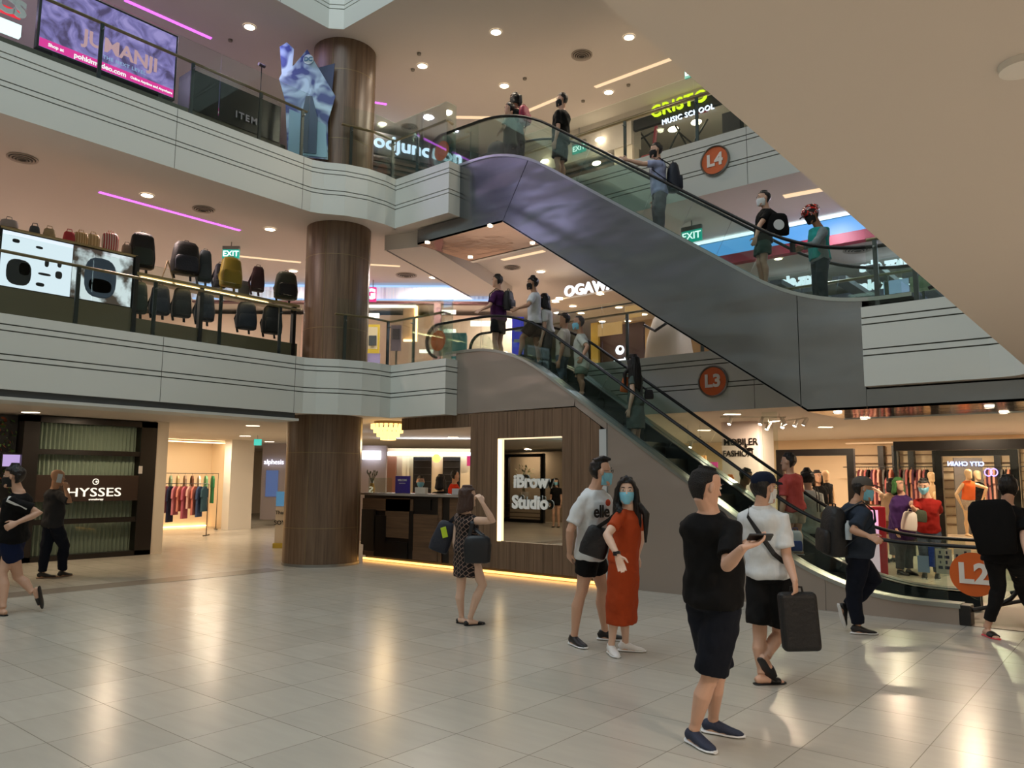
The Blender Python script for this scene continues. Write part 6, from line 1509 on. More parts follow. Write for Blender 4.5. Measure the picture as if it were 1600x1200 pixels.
def track(label, p0, p1, spots):
    t = thing('track_light', label, 'track light', (p0+p1)/2); bm = new_bm(); tube(bm, [p0, p1], .014, n=6); part('track', bm, M_white_w, t)
    for q in (p0.lerp(p1, .1), p0.lerp(p1, .9)): bm = new_bm(); tube(bm, [q, V((q.x, q.y, 2.83))], .006, n=6); part('hanger', bm, M_white_w, t)
    for k, dd in spots:
        q = p0.lerp(p1, k); d = V(dd).normalized(); bm = new_bm(); tube(bm, [q, q-UPV*.05], .008, n=6); o = part('spot_head', bm, M_white_w, t)
        bm = new_bm(); tube(bm, [q-UPV*.05-d*.06, q-UPV*.05+d*.09], .035, n=12); part('housing', bm, M_white_w, o)
        bm = new_bm(); tube(bm, [q-UPV*.05+d*.088, q-UPV*.05+d*.094], .030, n=12); part('lens', bm, emis('spot lens', 'FFF4E4', 30), o)
track('track with bright spotlights in front of the white sign pillar', atY(1126, 652, 13.6), atY(1228, 652, 13.6), ((.16, (-.2, -.5, -1)), (.64, (-.2, -.5, -1)), (.95, (.4, .2, -1))))
track('second track with spotlights right of the first', atY(1194, 661, 14.4), atY(1262, 653, 14.4), ((.1, (-.4, -.3, -1)), (.45, (-.1, -.5, -1)), (.75, (-.4, -.4, -1)), (.95, (-.6, -.1, -1))))
t = track('dark small track light left of the white sign pillar', atY(1073, 692, 15.5), atY(1096, 683, 15.5), ((.3, (-.1, -.4, -1)),))
one(boxY, 'wood_slat_panel', 'warm vertical wood slat panel far behind the escalator glass', 'panel', wood('bright slats', '8A5A30', 'C89050', .5, 'Z', 3), 1080, 712, 1106, 861, 17.2, .05)
one(boxY, 'pink_sign', 'pink lit sign behind the escalator left of the white pillar', 'sign', emis('pink sign2', 'E0407A', 1.2), 1107, 722, 1121, 742, 17.0, .05, foot=0)
one(boxY, 'poster_screen', 'purple blue poster screen right of the white sign pillar', 'screen', emis('purple poster', '6A5A9C', .9), 1186, 709, 1204, 737, 16.0, .05, foot=0)
one(boxD, 'shop_header', 'brown timber header panel behind the rail left of the white pillar', 'panel', M_wood, 1035, 645, 1066, 657, 17, .2)
one(boxY, 'glass_partition', 'tall clear glass partition behind the lower escalator', 'glass partition', G_clear, 1190, 640, 1222, 880, 13.2, .012)
for x, y in ((-5.5, 14.5), (-2.5, 14.2), (1, 14.5), (-4.5, 18.2), (-1.5, 18.2), (-7.5, 18.5), (3, 18), (-3, 21), (-6, 21), (0, 21)): fill_lamp(x, y, 2.78, 84, (1, .77, .54), 1.1)
# notices stuck on the far escalator glass near the bottom
def notice(label, px0, py0, px1, py1, m, kind='notice', lines=()):
    A, B = atY(px0, py0, 11.80), atY(px1, py1, 11.80); bm = new_bm(); box(bm, A.x, B.x, 11.80, 11.815, B.z, A.z); c = V(((A.x+B.x)/2, 11.8, (A.z+B.z)/2)); o = link_mesh('notice', bm, m, loc=c); tag(o, label, 'notice')
    for fx0, fx1, fz0, fz1 in lines:
        bm = new_bm(); box(bm, A.x+(B.x-A.x)*fx0, A.x+(B.x-A.x)*fx1, 11.796, 11.80, B.z+(A.z-B.z)*fz0, B.z+(A.z-B.z)*fz1); part('printed_block', bm, mat('ink', '2C3440', .6), o)
notice('pale blue paper notice on the far escalator glass', 1433, 868, 1453, 895, mat('pale blue paper', 'A8BCC8', .6))
notice('blue and white patterned strip on the far escalator glass', 1450, 854, 1461, 886, mat('blue strip', '3450A0', .6, noise_scale=30, noise_amt=.8))
notice('cream safety notice with black pictograms on the far escalator glass', 1461, 857, 1489, 898, mat('cream notice', 'C8C4A4', .6), lines=((.15, .42, .62, .74), (.55, .85, .62, .74), (.15, .42, .2, .32), (.55, .85, .2, .32), (.24, .34, .8, .92), (.65, .75, .8, .92), (.25, .33, .42, .52), (.6, .72, .4, .54)))
notice('cream notice with yellow heading left of the orange L2 disc', 1490, 857, 1518, 876, MATS['cream notice'], lines=((.1, .25, .1, .5), (.6, .75, .3, .8)))

# ---------- backpack stall on level three
XS = -13.0
t = thing('stall_counter', 'olive brown display counter of the backpack stall on level three', 'counter', (XS, 6, 3.78))
bm = new_bm(); box(bm, XS-.5, XS, 3.2, 5.78, 3.78, 4.42); box(bm, XS-.5, XS, 5.78, 9.0, 3.78, 4.27); part('base', bm, mat('olive laminate', '5C5640', .5), t)
bm = new_bm(); box(bm, XS-.5, XS+.02, 3.2, 5.78, 5.30, 5.33); box(bm, XS-.5, XS+.04, 5.78, 9.0, 5.00, 5.05); part('top_shelf', bm, mat('pale gold shelf', '9A8458', .4), t)
for y in (3.72, 5.78, 6.95, 8.9):
    bm = new_bm(); box(bm, XS-.06, XS+.03, y-.035, y+.035, 3.78, 5.32 if y < 6 else 5.02); part('post', bm, M_black, t)
bm = new_bm(); box(bm, XS-.4, XS, 3.2, 3.7, 4.42, 5.28); part('dark_panel', bm, mat('dark green glass', '182220', .2), t)
for y0, y1 in ((5.86, 6.4), (6.46, 6.9), (7.0, 7.6), (7.66, 8.3)):
    bm = new_bm(); box(bm, XS-.03, XS+.02, y0, y1, 4.965, 4.985); part('light_strip', bm, emis('shelf strip', 'FFE0A8', 6), t)
def lightbox_mat():
    m = bpy.data.materials.new('backlit advert'); m.use_nodes = True; nt = m.node_tree; b = nt.nodes['Principled BSDF']
    tc = nt.nodes.new('ShaderNodeTexCoord'); n = nt.nodes.new('ShaderNodeTexNoise'); n.inputs['Scale'].default_value = 3; n.inputs['Detail'].default_value = 5; nt.links.new(tc.outputs['Object'], n.inputs['Vector'])
    cr = nt.nodes.new('ShaderNodeValToRGB'); cr.color_ramp.elements[0].color = col('4A4038'); cr.color_ramp.elements[1].color = col('E4F0F4'); cr.color_ramp.elements[0].position = .42; cr.color_ramp.elements[1].position = .56
    nt.links.new(n.outputs['Fac'], cr.inputs[0]); nt.links.new(cr.outputs[0], b.inputs['Emission Color']); b.inputs['Emission Strength'].default_value = 1.1; b.inputs['Base Color'].default_value = (0, 0, 0, 1); return m
t = thing('lightbox', 'bright backlit advert with printed backpacks on the level three stall', 'light box', (XS, 4.9, 4.85))
bm = new_bm(); box(bm, XS-.12, XS-.02, 3.78, 5.74, 4.42, 5.30); part('casing', bm, M_black, t)
bm = new_bm(); box(bm, XS-.02, XS-.01, 3.80, 4.78, 4.44, 5.28); part('white_panel', bm, emis('white advert', 'E6F4FF', 1.25), t)
bm = new_bm(); box(bm, XS-.02, XS-.01, 4.79, 5.72, 4.44, 5.28); part('photo_panel', bm, lightbox_mat(), t)
def flat_pack(y, z, w_, h, m):
    bm = new_bm(); R = [tring(bm, V((XS-.008+.004*k, y, z)), V((0, 1, 0)), UPV, w_*(1-.03*k), h*(1-.03*k), n=20, e=2.8) for k in range(3)]; loft(bm, R)
    return part('printed_backpack', bm, m, t)
flat_pack(5.22, 4.83, .25, .33, mat('print slate', '4E6076', .5)); flat_pack(5.22, 4.70, .19, .12, mat('print slate light', '7890A8', .5)); flat_pack(4.05, 4.68, .17, .20, mat('print black', '1A2024', .5)); flat_pack(4.12, 4.74, .08, .10, mat('print grey', 'B0BCC0', .5))
for y, z, a_, b__ in ((3.98, 5.15, .05, .03), (4.3, 5.12, .05, .02), (4.42, 4.9, .03, .06), (4.6, 4.92, .03, .05), (4.4, 4.72, .09, .02), (4.35, 4.55, .06, .03), (4.6, 4.75, .05, .06)): flat_pack(y, z, a_, b__, MATS['print black'])
def bp(label, px, py0, py1, wpx, m, m2=None, X=-13.22, group='backpacks on the stall', cat='backpack', fw=V((1, -.25, 0)), name='backpack', straps=True, **k):
    c = (atX(px, py0, X)+atX(px, py1, X))/2; h = abs(atX(px, py0, X).z-atX(px, py1, X).z); wd = wpx/(F_PX/depth(c))*1.1
    st = [[c+UPV*h*.3+V((-.05, sg*wd*.25, 0)), c+V((-.16, sg*wd*.35, -.1*h)), c-UPV*h*.62+V((-.08, sg*wd*.3, 0))] for sg in (-1, 1)] if straps else None
    return soft_bag(name, label, cat, c, UPV, fw, wd, h, wd*.5, m, m2=m2, straps=st, group=group, **k)
M_gr = mat('forest nylon', '1E2A22', .6); M_yl = mat('mustard nylon', '8C7A1E', .6); M_sl = mat('slate nylon', '3A444A', .6); M_mr = mat('maroon nylon', '3A1E22', .6); M_ol = mat('olive nylon', '33392E', .6)
bp('tall black and green backpack, first large one on top of the stall', 222, 364, 420, 36, M_bagk, M_gr)
bp('widest black backpack with buckle straps on top of the stall', 290, 378, 430, 40, M_bagk, M_bagn)
bp('slim slate grey backpack right of the widest black one', 320, 391, 441, 20, M_sl)
bp('mustard yellow backpack on top of the stall', 361, 402, 449, 32, M_yl)
bp('dark navy backpack partly behind the mustard one', 344, 412, 450, 18, M_bagn, X=-13.45)
bp('small maroon backpack on top of the stall', 403, 416, 456, 19, M_mr)
bp('olive and black flap backpack nearest the column on top of the stall', 447, 425, 468, 34, M_ol, M_bagk)
for i, (px, y0, y1, w_) in enumerate(((216, 440, 490, 26), (250, 446, 492, 28), (284, 450, 496, 27), (320, 456, 502, 28), (385, 472, 515, 30), (425, 478, 522, 30))):
    bp('dark backpack hanging under the stall shelf, %s of six' % ordinal(i, 6), px, y0, y1, w_, [M_gr, M_bagn, M_bagk, M_bagn, M_bagn, M_bagk][i], X=-13.1, group='backpacks hanging under the stall shelf')
def stripes(name, h1, h2, sc):
    m = bpy.data.materials.new(name); m.use_nodes = True; nt = m.node_tree; b = nt.nodes['Principled BSDF']; tc = nt.nodes.new('ShaderNodeTexCoord'); wv = nt.nodes.new('ShaderNodeTexWave'); wv.bands_direction = 'Y'; wv.inputs['Scale'].default_value = sc
    cr = nt.nodes.new('ShaderNodeValToRGB'); cr.color_ramp.interpolation = 'CONSTANT'; cr.color_ramp.elements[0].color = col(h1); cr.color_ramp.elements[1].color = col(h2); cr.color_ramp.elements[1].position = .5
    nt.links.new(tc.outputs['Object'], wv.inputs['Vector']); nt.links.new(wv.outputs['Fac'], cr.inputs[0]); nt.links.new(cr.outputs[0], b.inputs['Base Color']); return m
GB = 'tote bags on the stall'
bp('red and white striped tote bag on the stall', 172, 364, 393, 22, stripes('red white stripe', 'A82430', 'D8CCC4', 9), pocket=False, taper=1, straps=False, name='tote_bag', cat='bag', group=GB)
bp('beige and brown striped tote bag on the stall', 126, 363, 384, 20, stripes('beige stripe', '9A7A4A', 'C4B088', 9), pocket=False, taper=1, straps=False, name='tote_bag', cat='bag', group=GB)
bp('tan striped tote bag between the beige and the red ones', 145, 366, 388, 18, MATS.get('x') or stripes('tan stripe', 'A88C60', 'C8B48C', 7), pocket=False, taper=1, straps=False, name='tote_bag', cat='bag', group=GB)
bp('small red and white handbag on the stall', 108, 362, 379, 16, mat('red cloth', 'A83038', .6), pocket=False, straps=False, name='handbag', cat='bag', group=GB)
bp('small dark grey pouch at the left of the stall top', 54, 353, 367, 14, M_sl, pocket=False, straps=False, name='pouch', cat='bag', group=GB)
bp('small beige pouch at the left of the stall top', 77, 357, 372, 16, mat('beige cloth', 'A09070', .7), pocket=False, straps=False, name='pouch', cat='bag', group=GB)
bp('grey cap shaped bag at the far left of the stall top', 14, 343, 356, 24, mat('grey cloth', '9A9494', .7), pocket=False, straps=False, name='pouch', cat='bag', group=GB)
bp('small grey box bag beside the tall black backpack', 198, 382, 397, 14, mat('grey taupe', '6E6258', .7), pocket=False, straps=False, name='pouch', cat='bag', group=GB)
q = atX(262, 410, -13.3); t = thing('display_easel', 'pale wooden display easel between the backpacks on the stall', 'easel', (q.x, q.y, 5.05))
for dy in (-.12, .12): bm = new_bm(); tube(bm, [V((-13.3, q.y, 5.45)), V((-13.25, q.y+dy, 5.05))], .012, n=6); part('leg', bm, mat('pale wood', 'B89C78', .6), t)
q = atX(383, 425, -13.4); t = thing('display_board', 'small grey display board on the stall beside the mustard backpack', 'board', (q.x, q.y, 5.05)); bm = new_bm(); box(bm, -13.42, -13.4, q.y-.12, q.y+.12, 5.05, 5.42); part('panel', bm, mat('grey board', '8C8C90', .6), t)

def exit_sign(label, p, s=.36, ax=None, rev=False):
    ax = ax or RH; n = ax.cross(UPV); t = thing('exit_sign', label, 'exit sign', p)
    bm = new_bm(); obox(bm, p, ax, n, UPV, s*.5, .02, s*.27); part('panel', bm, emis('exit teal', '12B49C', 1.0), t)
    bm = new_bm(); obox(bm, p+UPV*s*.37, ax, n, UPV, s*.5, .03, s*.1); part('housing', bm, mat('grey housing', '7C7C7A', .5), t)
    zc = [z for z in (2.82, 6.62, 10.42) if z > p.z+.05][0]
    bm = new_bm(); tube(bm, [p+UPV*s*.45, V((p.x, p.y, zc))], .012, n=6); part('hanger', bm, MATS['grey housing'], t)
    bm = text_bm('EXIT', s*.46, .003, .003, 1.0, origin=p + n*.024, xa=ax); part('lettering', bm, emis('exit white', 'E8FFF8', 2), t)
    return t
exit_sign('teal exit sign above the yellow backpack on level three', atX(361, 397, -14.9), .36, ax=RH)
exit_sign('teal exit sign below the lavender shirted rider on level three', atY(1081, 369, 13.4), .42, ax=V((1, 0, 0)))
exit_sign('teal exit sign at the soffit edge on level four', atY(1083, 112, 13.6), .36, ax=V((1, 0, 0)))

# ---------- level three shops at the back left
DB = 19.6
t = thing('shopfront', 'level three shopfront with a blue lit ribbed header and bright cream interior', 'shopfront', posD(640, 560, DB))
def ribbed():
    m = bpy.data.materials.new('blue lit ribbed header'); m.use_nodes = True; nt = m.node_tree; b = nt.nodes['Principled BSDF']; tc = nt.nodes.new('ShaderNodeTexCoord'); n = nt.nodes.new('ShaderNodeTexNoise'); n.inputs['Scale'].default_value = 6; mp = nt.nodes.new('ShaderNodeMapping'); mp.inputs['Scale'].default_value = (2.2, 2.2, 0)
    nt.links.new(tc.outputs['Object'], mp.inputs[0]); nt.links.new(mp.outputs[0], n.inputs['Vector']); cr = nt.nodes.new('ShaderNodeValToRGB'); cr.color_ramp.elements[0].color = col('4A5E8A'); cr.color_ramp.elements[1].color = col('BCD4FA'); cr.color_ramp.elements[0].position = .38; cr.color_ramp.elements[1].position = .6
    nt.links.new(n.outputs['Fac'], cr.inputs[0]); nt.links.new(cr.outputs[0], b.inputs['Emission Color']); b.inputs['Emission Strength'].default_value = .62; return m
bm = new_bm(); boxD(bm, 300, 447, 775, 468, DB, .2); part('ribbed_header', bm, ribbed(), t)
bm = new_bm(); boxD(bm, 300, 444.5, 775, 446.5, DB-.05, .3); boxD(bm, 300, 466.5, 775, 468, DB-.05, .1); part('light_line', bm, emis('blue line', 'A8CCFF', 1.3), t)
bm = new_bm(); boxD(bm, 300, 469, 790, 475, DB, .2); part('maroon_strip', bm, mat('maroon strip', '6A4444', .6), t)
bm = new_bm(); boxD(bm, 678, 470, 687, 585, DB, .2); part('post', bm, mat('mauve post', '8A6A6A', .6), t)
bm = new_bm(); boxD(bm, 100, 489, 800, 622, DB+3.2, .1); part('back_wall', bm, mat('blush wall', 'E8D0BC', .8), t)
for a, b_, c_, d_ in ((570, 489, 592, 496), (655, 546, 677, 551), (687, 484, 712, 490), (735, 501, 768, 509), (693, 514, 712, 520)):
    bm = new_bm(); boxD(bm, a, b_, c_, d_, DB+2.6, .1); part('light_panel', bm, emis('panel white', 'FFF2E0', 2.5), t)
bm = new_bm(); boxD(bm, 500, 475.5, 650, 480, DB+.1, .1); part('light_panel', bm, MATS['panel white'], t)
bm = new_bm(); boxD(bm, 630, 478, 648, 530, DB+2.2, .1); part('cream_panel', bm, mat('cream board', 'D8C0A0', .6), t); bm = new_bm(); boxD(bm, 648, 478, 651, 533, DB+2.1, .1); boxD(bm, 630, 530, 651, 533, DB+2.1, .1); part('light_edge', bm, MATS['floor cove'], t)
t = thing('poster_stand', 'tall yellow framed poster with a dark backpack shape right of the column on level three', 'poster', posD(580, 570, 19.5)); bm = new_bm(); boxD(bm, 571, 507, 592, 552, 19.6, .06); part('frame', bm, mat('yellow frame', 'C8B040', .5, emit='C8B040', estr=.3), t)
bm = new_bm(); boxD(bm, 574, 511, 589, 545, 19.5, .03); part('sheet', bm, mat('cream sheet', 'D8D0B0', .6), t); bm = new_bm(); boxD(bm, 576, 524, 588, 540, 19.45, .03); part('backpack_print', bm, M_sl, t, bevel=.05); bm = new_bm(); boxD(bm, 571, 552, 592, 616, 19.6, .06); part('lower_sheet', bm, mat('lavender sheet', '8C88B8', .6), t)
t = thing('standee', 'narrow lilac standing notice right of the yellow poster on level three', 'notice stand', posD(620, 565, 17.5)); bm = new_bm(); boxD(bm, 611, 508, 626, 548, 17.5, .03); part('sheet', bm, mat('lilac sheet', 'A89CB0', .6), t); bm = new_bm(); boxD(bm, 613, 514, 624, 530, 17.46, .02); part('grey_square', bm, mat('grey square', '6C6874', .6), t); bm = new_bm(); boxD(bm, 617.5, 548, 619, 598, 17.5, .03); part('pole', bm, M_steel, t)
t = thing('hanging_sign', 'pink hanging sign with a white letter G right of the column on level three', 'sign', posD(578, 459, 19.0)); bm = new_bm(); boxD(bm, 566, 448.5, 587, 470.5, 19.2, .1); part('panel', bm, emis('hot pink', 'E0207C', 1.4), t); q = posD(583, 449, 19.25); bm = new_bm(); tube(bm, [q, V((q.x, q.y, 6.62))], .012, n=6); part('hanger', bm, M_steel, t)
bm = text_bm('G', .34, .01, .02, 1, origin=posD(579, 460, 19.17), xa=RH); part('lettering', bm, emis('white g', 'FFF0F8', 2), t)
t = thing('display_counter', 'teal topped white counter behind the top of the lower escalator', 'counter', posD(720, 560, 17)); bm = new_bm(); boxD(bm, 706, 520, 728, 560, 16.2, .4); part('teal_block', bm, mat('teal block', '4E8C8A', .6), t); bm = new_bm(); boxD(bm, 692, 520, 706, 560, 16.4, .4); part('cream_block', bm, mat('cream block', 'C8BCA8', .6), t)
t = thing('roll_banner', 'blue lit banner behind the boy in white on level three', 'banner', posD(812, 530, 16)); bm = new_bm(); boxD(bm, 800, 495, 818, 585, 16.0, .05); part('panel', bm, emis('blue banner', '3A3CC8', .9), t); bm = new_bm(); boxD(bm, 804, 512, 815, 518, 15.95, .02); boxD(bm, 803, 530, 813, 535, 15.95, .02); part('white_marks', bm, M_white, t)
for x, y in ((-15.78, 10.73), (-19, 5), (-13.54, 13.25), (-20, 10), (-14, 17)): fill_lamp(x, y, 6.58, 110, (1, .82, .72), 1.2)
for x, y in ((-15, 1), (-13.5, 6.1)): fill_lamp(x, y, 6.58, 80, (1, .74, .68), 1.2)

# ---------- level three massage shop and its neighbours
YO = 15.0
t = thing('shopfront', 'level three shopfront with big white lit lettering between the two escalators', 'shopfront', (-9, YO, 3.78))
a = atY(884, 462, YO); bm = text_bm('OGAWA', .36, .03, .008, 1.02, origin=atY(921, 450, YO-.05), xa=V((1, 0, 0)), fit=1.45); part('lettering', bm, emis('white sign', 'F4F4FF', 2.2), t)
bm = new_bm(); box(bm, -11.0, -7.4, YO, YO+.03, 5.60, 5.63); part('fascia_line', bm, M_steel2, t)
bm = new_bm(); box(bm, -11.4, -7.4, YO+3.4, YO+3.5, 3.78, 6.6); part('back_wall', bm, mat('tan wall', 'A88C68', .7), t)
bm = new_bm(); box(bm, -11.6, -7.4, YO+.05, YO+3.4, 5.98, 6.02); part('shop_ceiling', bm, mat('shop ceiling', 'C4B49C', .7), t)
bm = new_bm(); boxY(bm, 936, 512, 1006, 575, YO+1.2, .08); part('brown_wall', bm, mat('dark brown wall', '4A342C', .6), t)
bm = new_bm(); boxY(bm, 923, 505, 935, 575, YO+1.0, .08); part('yellow_wall', bm, mat('ochre wall', 'A8882C', .6), t)
c = atY(969, 547, YO+1.15); bm = new_bm(); cyl(bm, c, c-V((0, .03, 0)), .115, 32); part('round_emblem', bm, emis('white round', 'F0F4FF', 3), t)
bm = new_bm(); c2 = c+V((.03, -.035, .02)); cyl(bm, c2, c2-V((0, .01, 0)), .05, 24); part('round_emblem_core', bm, MATS['dark brown wall'], t)
bm = text_bm('cozzia', .16, .01, .006, 1, origin=atY(970, 563, YO+1.15), xa=V((1, 0, 0))); part('small_lettering', bm, MATS['white sign'], t)
for i, (px, py) in enumerate(((868, 471), (874, 467), (895, 478), (908, 489), (941, 502), (967, 480), (938, 459), (990, 504), (1006, 491), (957, 527), (942, 537))):
    q = atY(px, py, YO+1.6) if i < 9 else atY(px, py, YO+1.1)
    if i < 9: q = atZ(px, py, 5.975)
    if q.y > YO+3.3: q = V((q.x, YO+3.2, 5.975))
    if i < 9: downlight((q.x, q.y, 5.975), 'yellow downlight in the massage shop ceiling, %s' % ordinal(i, 9), 'downlights in the massage shop', r=.09, power=20, colr=(1, .78, .45))
one(boxY, 'hanging_board', 'orange cream hanging board in the massage shop', 'hanging sign', emis('amber board', 'C89858', .8), 934, 507, 971, 521, YO+.6, .04)
one(boxY, 'hanging_board', 'smaller amber hanging board right of the first in the massage shop', 'hanging sign', MATS['amber board'], 976, 479, 1002, 494, YO+.3, .04)
q = atY(1045, 535, 14.0); t = thing('massage_chair', 'large cream massage chair behind the level three rail', 'massage chair', (q.x, q.y, 3.8))
bm = new_bm(); R = [tring(bm, V((q.x, q.y, 3.8+z)), V((1, 0, 0)), V((0, 1, 0)), rx, ry, n=20, e=2.8) for z, rx, ry in ((0, .42, .35), (.3, .48, .4), (.7, .42, .34), (1.1, .32, .2), (1.25, .2, .12))]; loft(bm, R); part('shell', bm, mat('cream leather', 'C4B49C', .5), t, smooth=True)
bm = new_bm(); tube(bm, [V((q.x-.36, q.y-.35, 4.75)), V((q.x-.1, q.y-.38, 4.6)), V((q.x+.3, q.y-.36, 4.8))], .03, n=8); part('trim', bm, M_blackwood, t)
# red fascia, blue cove and slatted shop at right
t = thing('shopfront', 'level three shopfront with a red fascia under a blue light cove at right', 'shopfront', (-4, 16, 3.78))
YR = 14.8
za, zb = atY(1360, 356, YR).z, atY(1360, 372, YR).z
bm = new_bm(); box(bm, -7.3, 4, YR, YR+.2, zb, za); part('red_fascia', bm, mat('crimson fascia', '8A2438', .5), t)
bm = new_bm(); box(bm, -7.3, 4, YR+.02, YR+.25, za, 6.56); part('blue_cove', bm, emis('blue cove', '5AA8F0', 1.2), t)
bm = new_bm(); box(bm, -7.3, 4, YR-.12, YR-.04, 6.56, 6.60); part('light_line', bm, emis('cove line', 'D8ECFF', 2.5), t)
bm = new_bm()
for k in range(16): box(bm, -7.1+k*.62, -6.85+k*.62, YR+.5, YR+6, 5.35+.12*(k % 3), 5.45+.12*(k % 3))
part('ceiling_slats', bm, mat('dark slat', '30323A', .5), t)
bm = new_bm(); box(bm, -7.3, 4, YR+6, YR+6.1, 3.78, 6.5); part('back_wall', bm, mat('lilac grey wall', '9C9AB4', .7), t)
for i, (px, py) in enumerate(((1250, 437), (1385, 412), (1380, 443), (1230, 447), (1500, 420))):
    c = atY(px, py, YR+3.5)
    bm = text_bm('sale zone', .3, .02, .02, 1, origin=c, xa=V((1, 0, 0))); part('glow_lettering', bm, emis('white blue sign', 'E4ECFF', 2), t)
for i, px in enumerate((1235, 1348)):
    q = atY(px, 455, 13.6); tt = thing('display_case', 'small glass display case, %s behind the foot of the upper escalator' % ('left one' if i == 0 else 'right one'), 'display case', (q.x, q.y, 3.8)); bm = new_bm(); box(bm, q.x-.22, q.x+.22, q.y-.15, q.y+.15, 3.8, 4.35); part('base', bm, M_white_w, tt); bm = new_bm(); box(bm, q.x-.2, q.x+.2, q.y-.13, q.y+.13, 4.35, 4.75); part('glass_box', bm, G_clear, tt); bm = new_bm(); box(bm, q.x-.1, q.x+.1, q.y-.08, q.y+.08, 4.36, 4.55); part('product', bm, mat('red brown product', '7A3A34', .4), tt)
one(boxY, 'notice_board', 'cream notice board with pictograms behind the ledge at right of level three', 'notice', mat('cream notice board', 'B8C0A0', .6), 1421, 433, 1462, 452, 12.6, .03, foot=3.78)
one(boxY, 'poster_screen', 'pale blue lit poster beside the notice board at right of level three', 'screen', emis('pale blue poster', '9CB4E0', .9), 1380, 440, 1420, 455, 13.0, .03, foot=3.78)
for x, y in ((-8, 14), (-4.5, 14), (-1, 14.5), (-8.5, 17)): fill_lamp(x, y, 6.56, 70, (.88, .84, 1.0), 1.2)
fill_lamp(-3, 18, 6.5, 120, (.75, .82, 1.0)); fill_lamp(0, 18, 6.5, 100, (.75, .82, 1.0))

# ---------- level four
t = thing('video_screen', 'large lit video screen with movie lettering over the level four rail', 'screen', (-13, 5, 8.9))
bm = new_bm(); box(bm, -13.12, -13.02, 4.02, 6.26, 8.28, 9.50); part('casing', bm, M_black, t, bevel=.01)
def screen_mat():
    m = bpy.data.materials.new('video picture'); m.use_nodes = True; nt = m.node_tree; b = nt.nodes['Principled BSDF']; b.inputs['Base Color'].default_value = (0, 0, 0, 1)
    tc = nt.nodes.new('ShaderNodeTexCoord'); n = nt.nodes.new('ShaderNodeTexNoise'); n.inputs['Scale'].default_value = 3.2; n.inputs['Detail'].default_value = 6; n.inputs['Distortion'].default_value = 1.2; nt.links.new(tc.outputs['Object'], n.inputs['Vector'])
    cr = nt.nodes.new('ShaderNodeValToRGB'); e = cr.color_ramp.elements; e[0].color = col('5C4E78'); e[0].position = .36; e[1].color = col('B4A4E8'); e[1].position = .66
    k = e.new(.5); k.color = col('8C80C4')
    nt.links.new(n.outputs['Fac'], cr.inputs[0]); nt.links.new(cr.outputs[0], b.inputs['Emission Color']); b.inputs['Emission Strength'].default_value = 1.0; b.inputs['Roughness'].default_value = .3; return m
bm = new_bm(); box(bm, -13.02, -13.01, 4.06, 6.22, 8.32, 9.46); part('picture', bm, screen_mat(), t)
bm = new_bm(); box(bm, -13.01, -13.005, 4.06, 6.22, 8.32, 8.46); part('pink_bar', bm, emis('pink bar', 'E8309C', 1.2), t)
bm = text_bm('JUMANJI', .34, .004, .008, .98, origin=V((-13.0, 5.30, 8.76)), xa=V((0, 1, 0))); part('title_lettering', bm, emis('title pale', 'D4A8B0', 1.0), t)
bm = text_bm('THE NEXT LEVEL', .08, .003, .002, 1.2, origin=V((-13.0, 5.36, 8.55)), xa=V((0, 1, 0))); part('subtitle_lettering', bm, emis('sub pale', '9AB4E0', 1.0), t)
bm = text_bm('Shop at', .075, .003, .002, 1, origin=V((-13.0, 4.30, 8.385)), xa=V((0, 1, 0))); text_bm('pohkimvideo.com', .115, .003, .003, 1, bm=bm, origin=V((-13.0, 4.98, 8.385)), xa=V((0, 1, 0))); text_bm('Online Anytime and Anywhere', .058, .003, .002, 1, bm=bm, origin=V((-13.0, 5.83, 8.385)), xa=V((0, 1, 0))); part('web_lettering', bm, emis('white pix', 'FFFFFF', 1.3), t)
t = thing('screen_counter', 'low olive counter under the video screen on level four', 'counter', (-13, 4, 7.58)); bm = new_bm(); box(bm, -13.4, -12.95, 0, 8.5, 7.58, 8.2); part('base', bm, mat('dark olive', '4A4A3C', .5), t)
for y in (4.3, 6.0):
    bm = new_bm(); box(bm, -13.1, -13.02, y-.04, y+.04, 8.2, 8.28); part('bracket', bm, M_black, t)
t = thing('shop_sign', 'bright red lit sign at the top left corner on level four', 'sign', (-13.3, 3, 9)); bm = new_bm(); boxX(bm, -60, -20, 36, 26, -13.2, .15); part('red_panel', bm, emis('red panel', 'E01428', 1.6), t); bm = new_bm(); boxX(bm, -60, 22, 34, 40, -13.15, .1); part('white_bar', bm, emis('white bar', 'D8F4F4', 2), t)
bm = text_bm('RCS', .35, .01, .02, 1, origin=atX(5, 5, -13.04), xa=V((0, 1, 0))); part('lettering', bm, M_maskw, t)
t = thing('showcase', 'dark glass showcase with pale lettering left of the film standee', 'showcase', (-13, 7.2, 7.58)); A, B = atX(303, 90, -13.0), atX(440, 150, -13.0)
bm = new_bm(); box(bm, -13.4, -12.93, 6.5, 8.35, 8.2, 8.95); part('case', bm, mat('dark showcase', '221E24', .3), t)
bm = new_bm(); box(bm, -12.93, -12.91, 6.5, 8.35, 8.2, 9.02); part('glass_pane', bm, G_clear, t)
bm = text_bm('ITEM', .18, .004, .004, 1.3, origin=V((-12.9, 7.6, 8.42)), xa=V((0, 1, 0))); part('lettering', bm, mat('silver letter', '8C8890', .4), t)
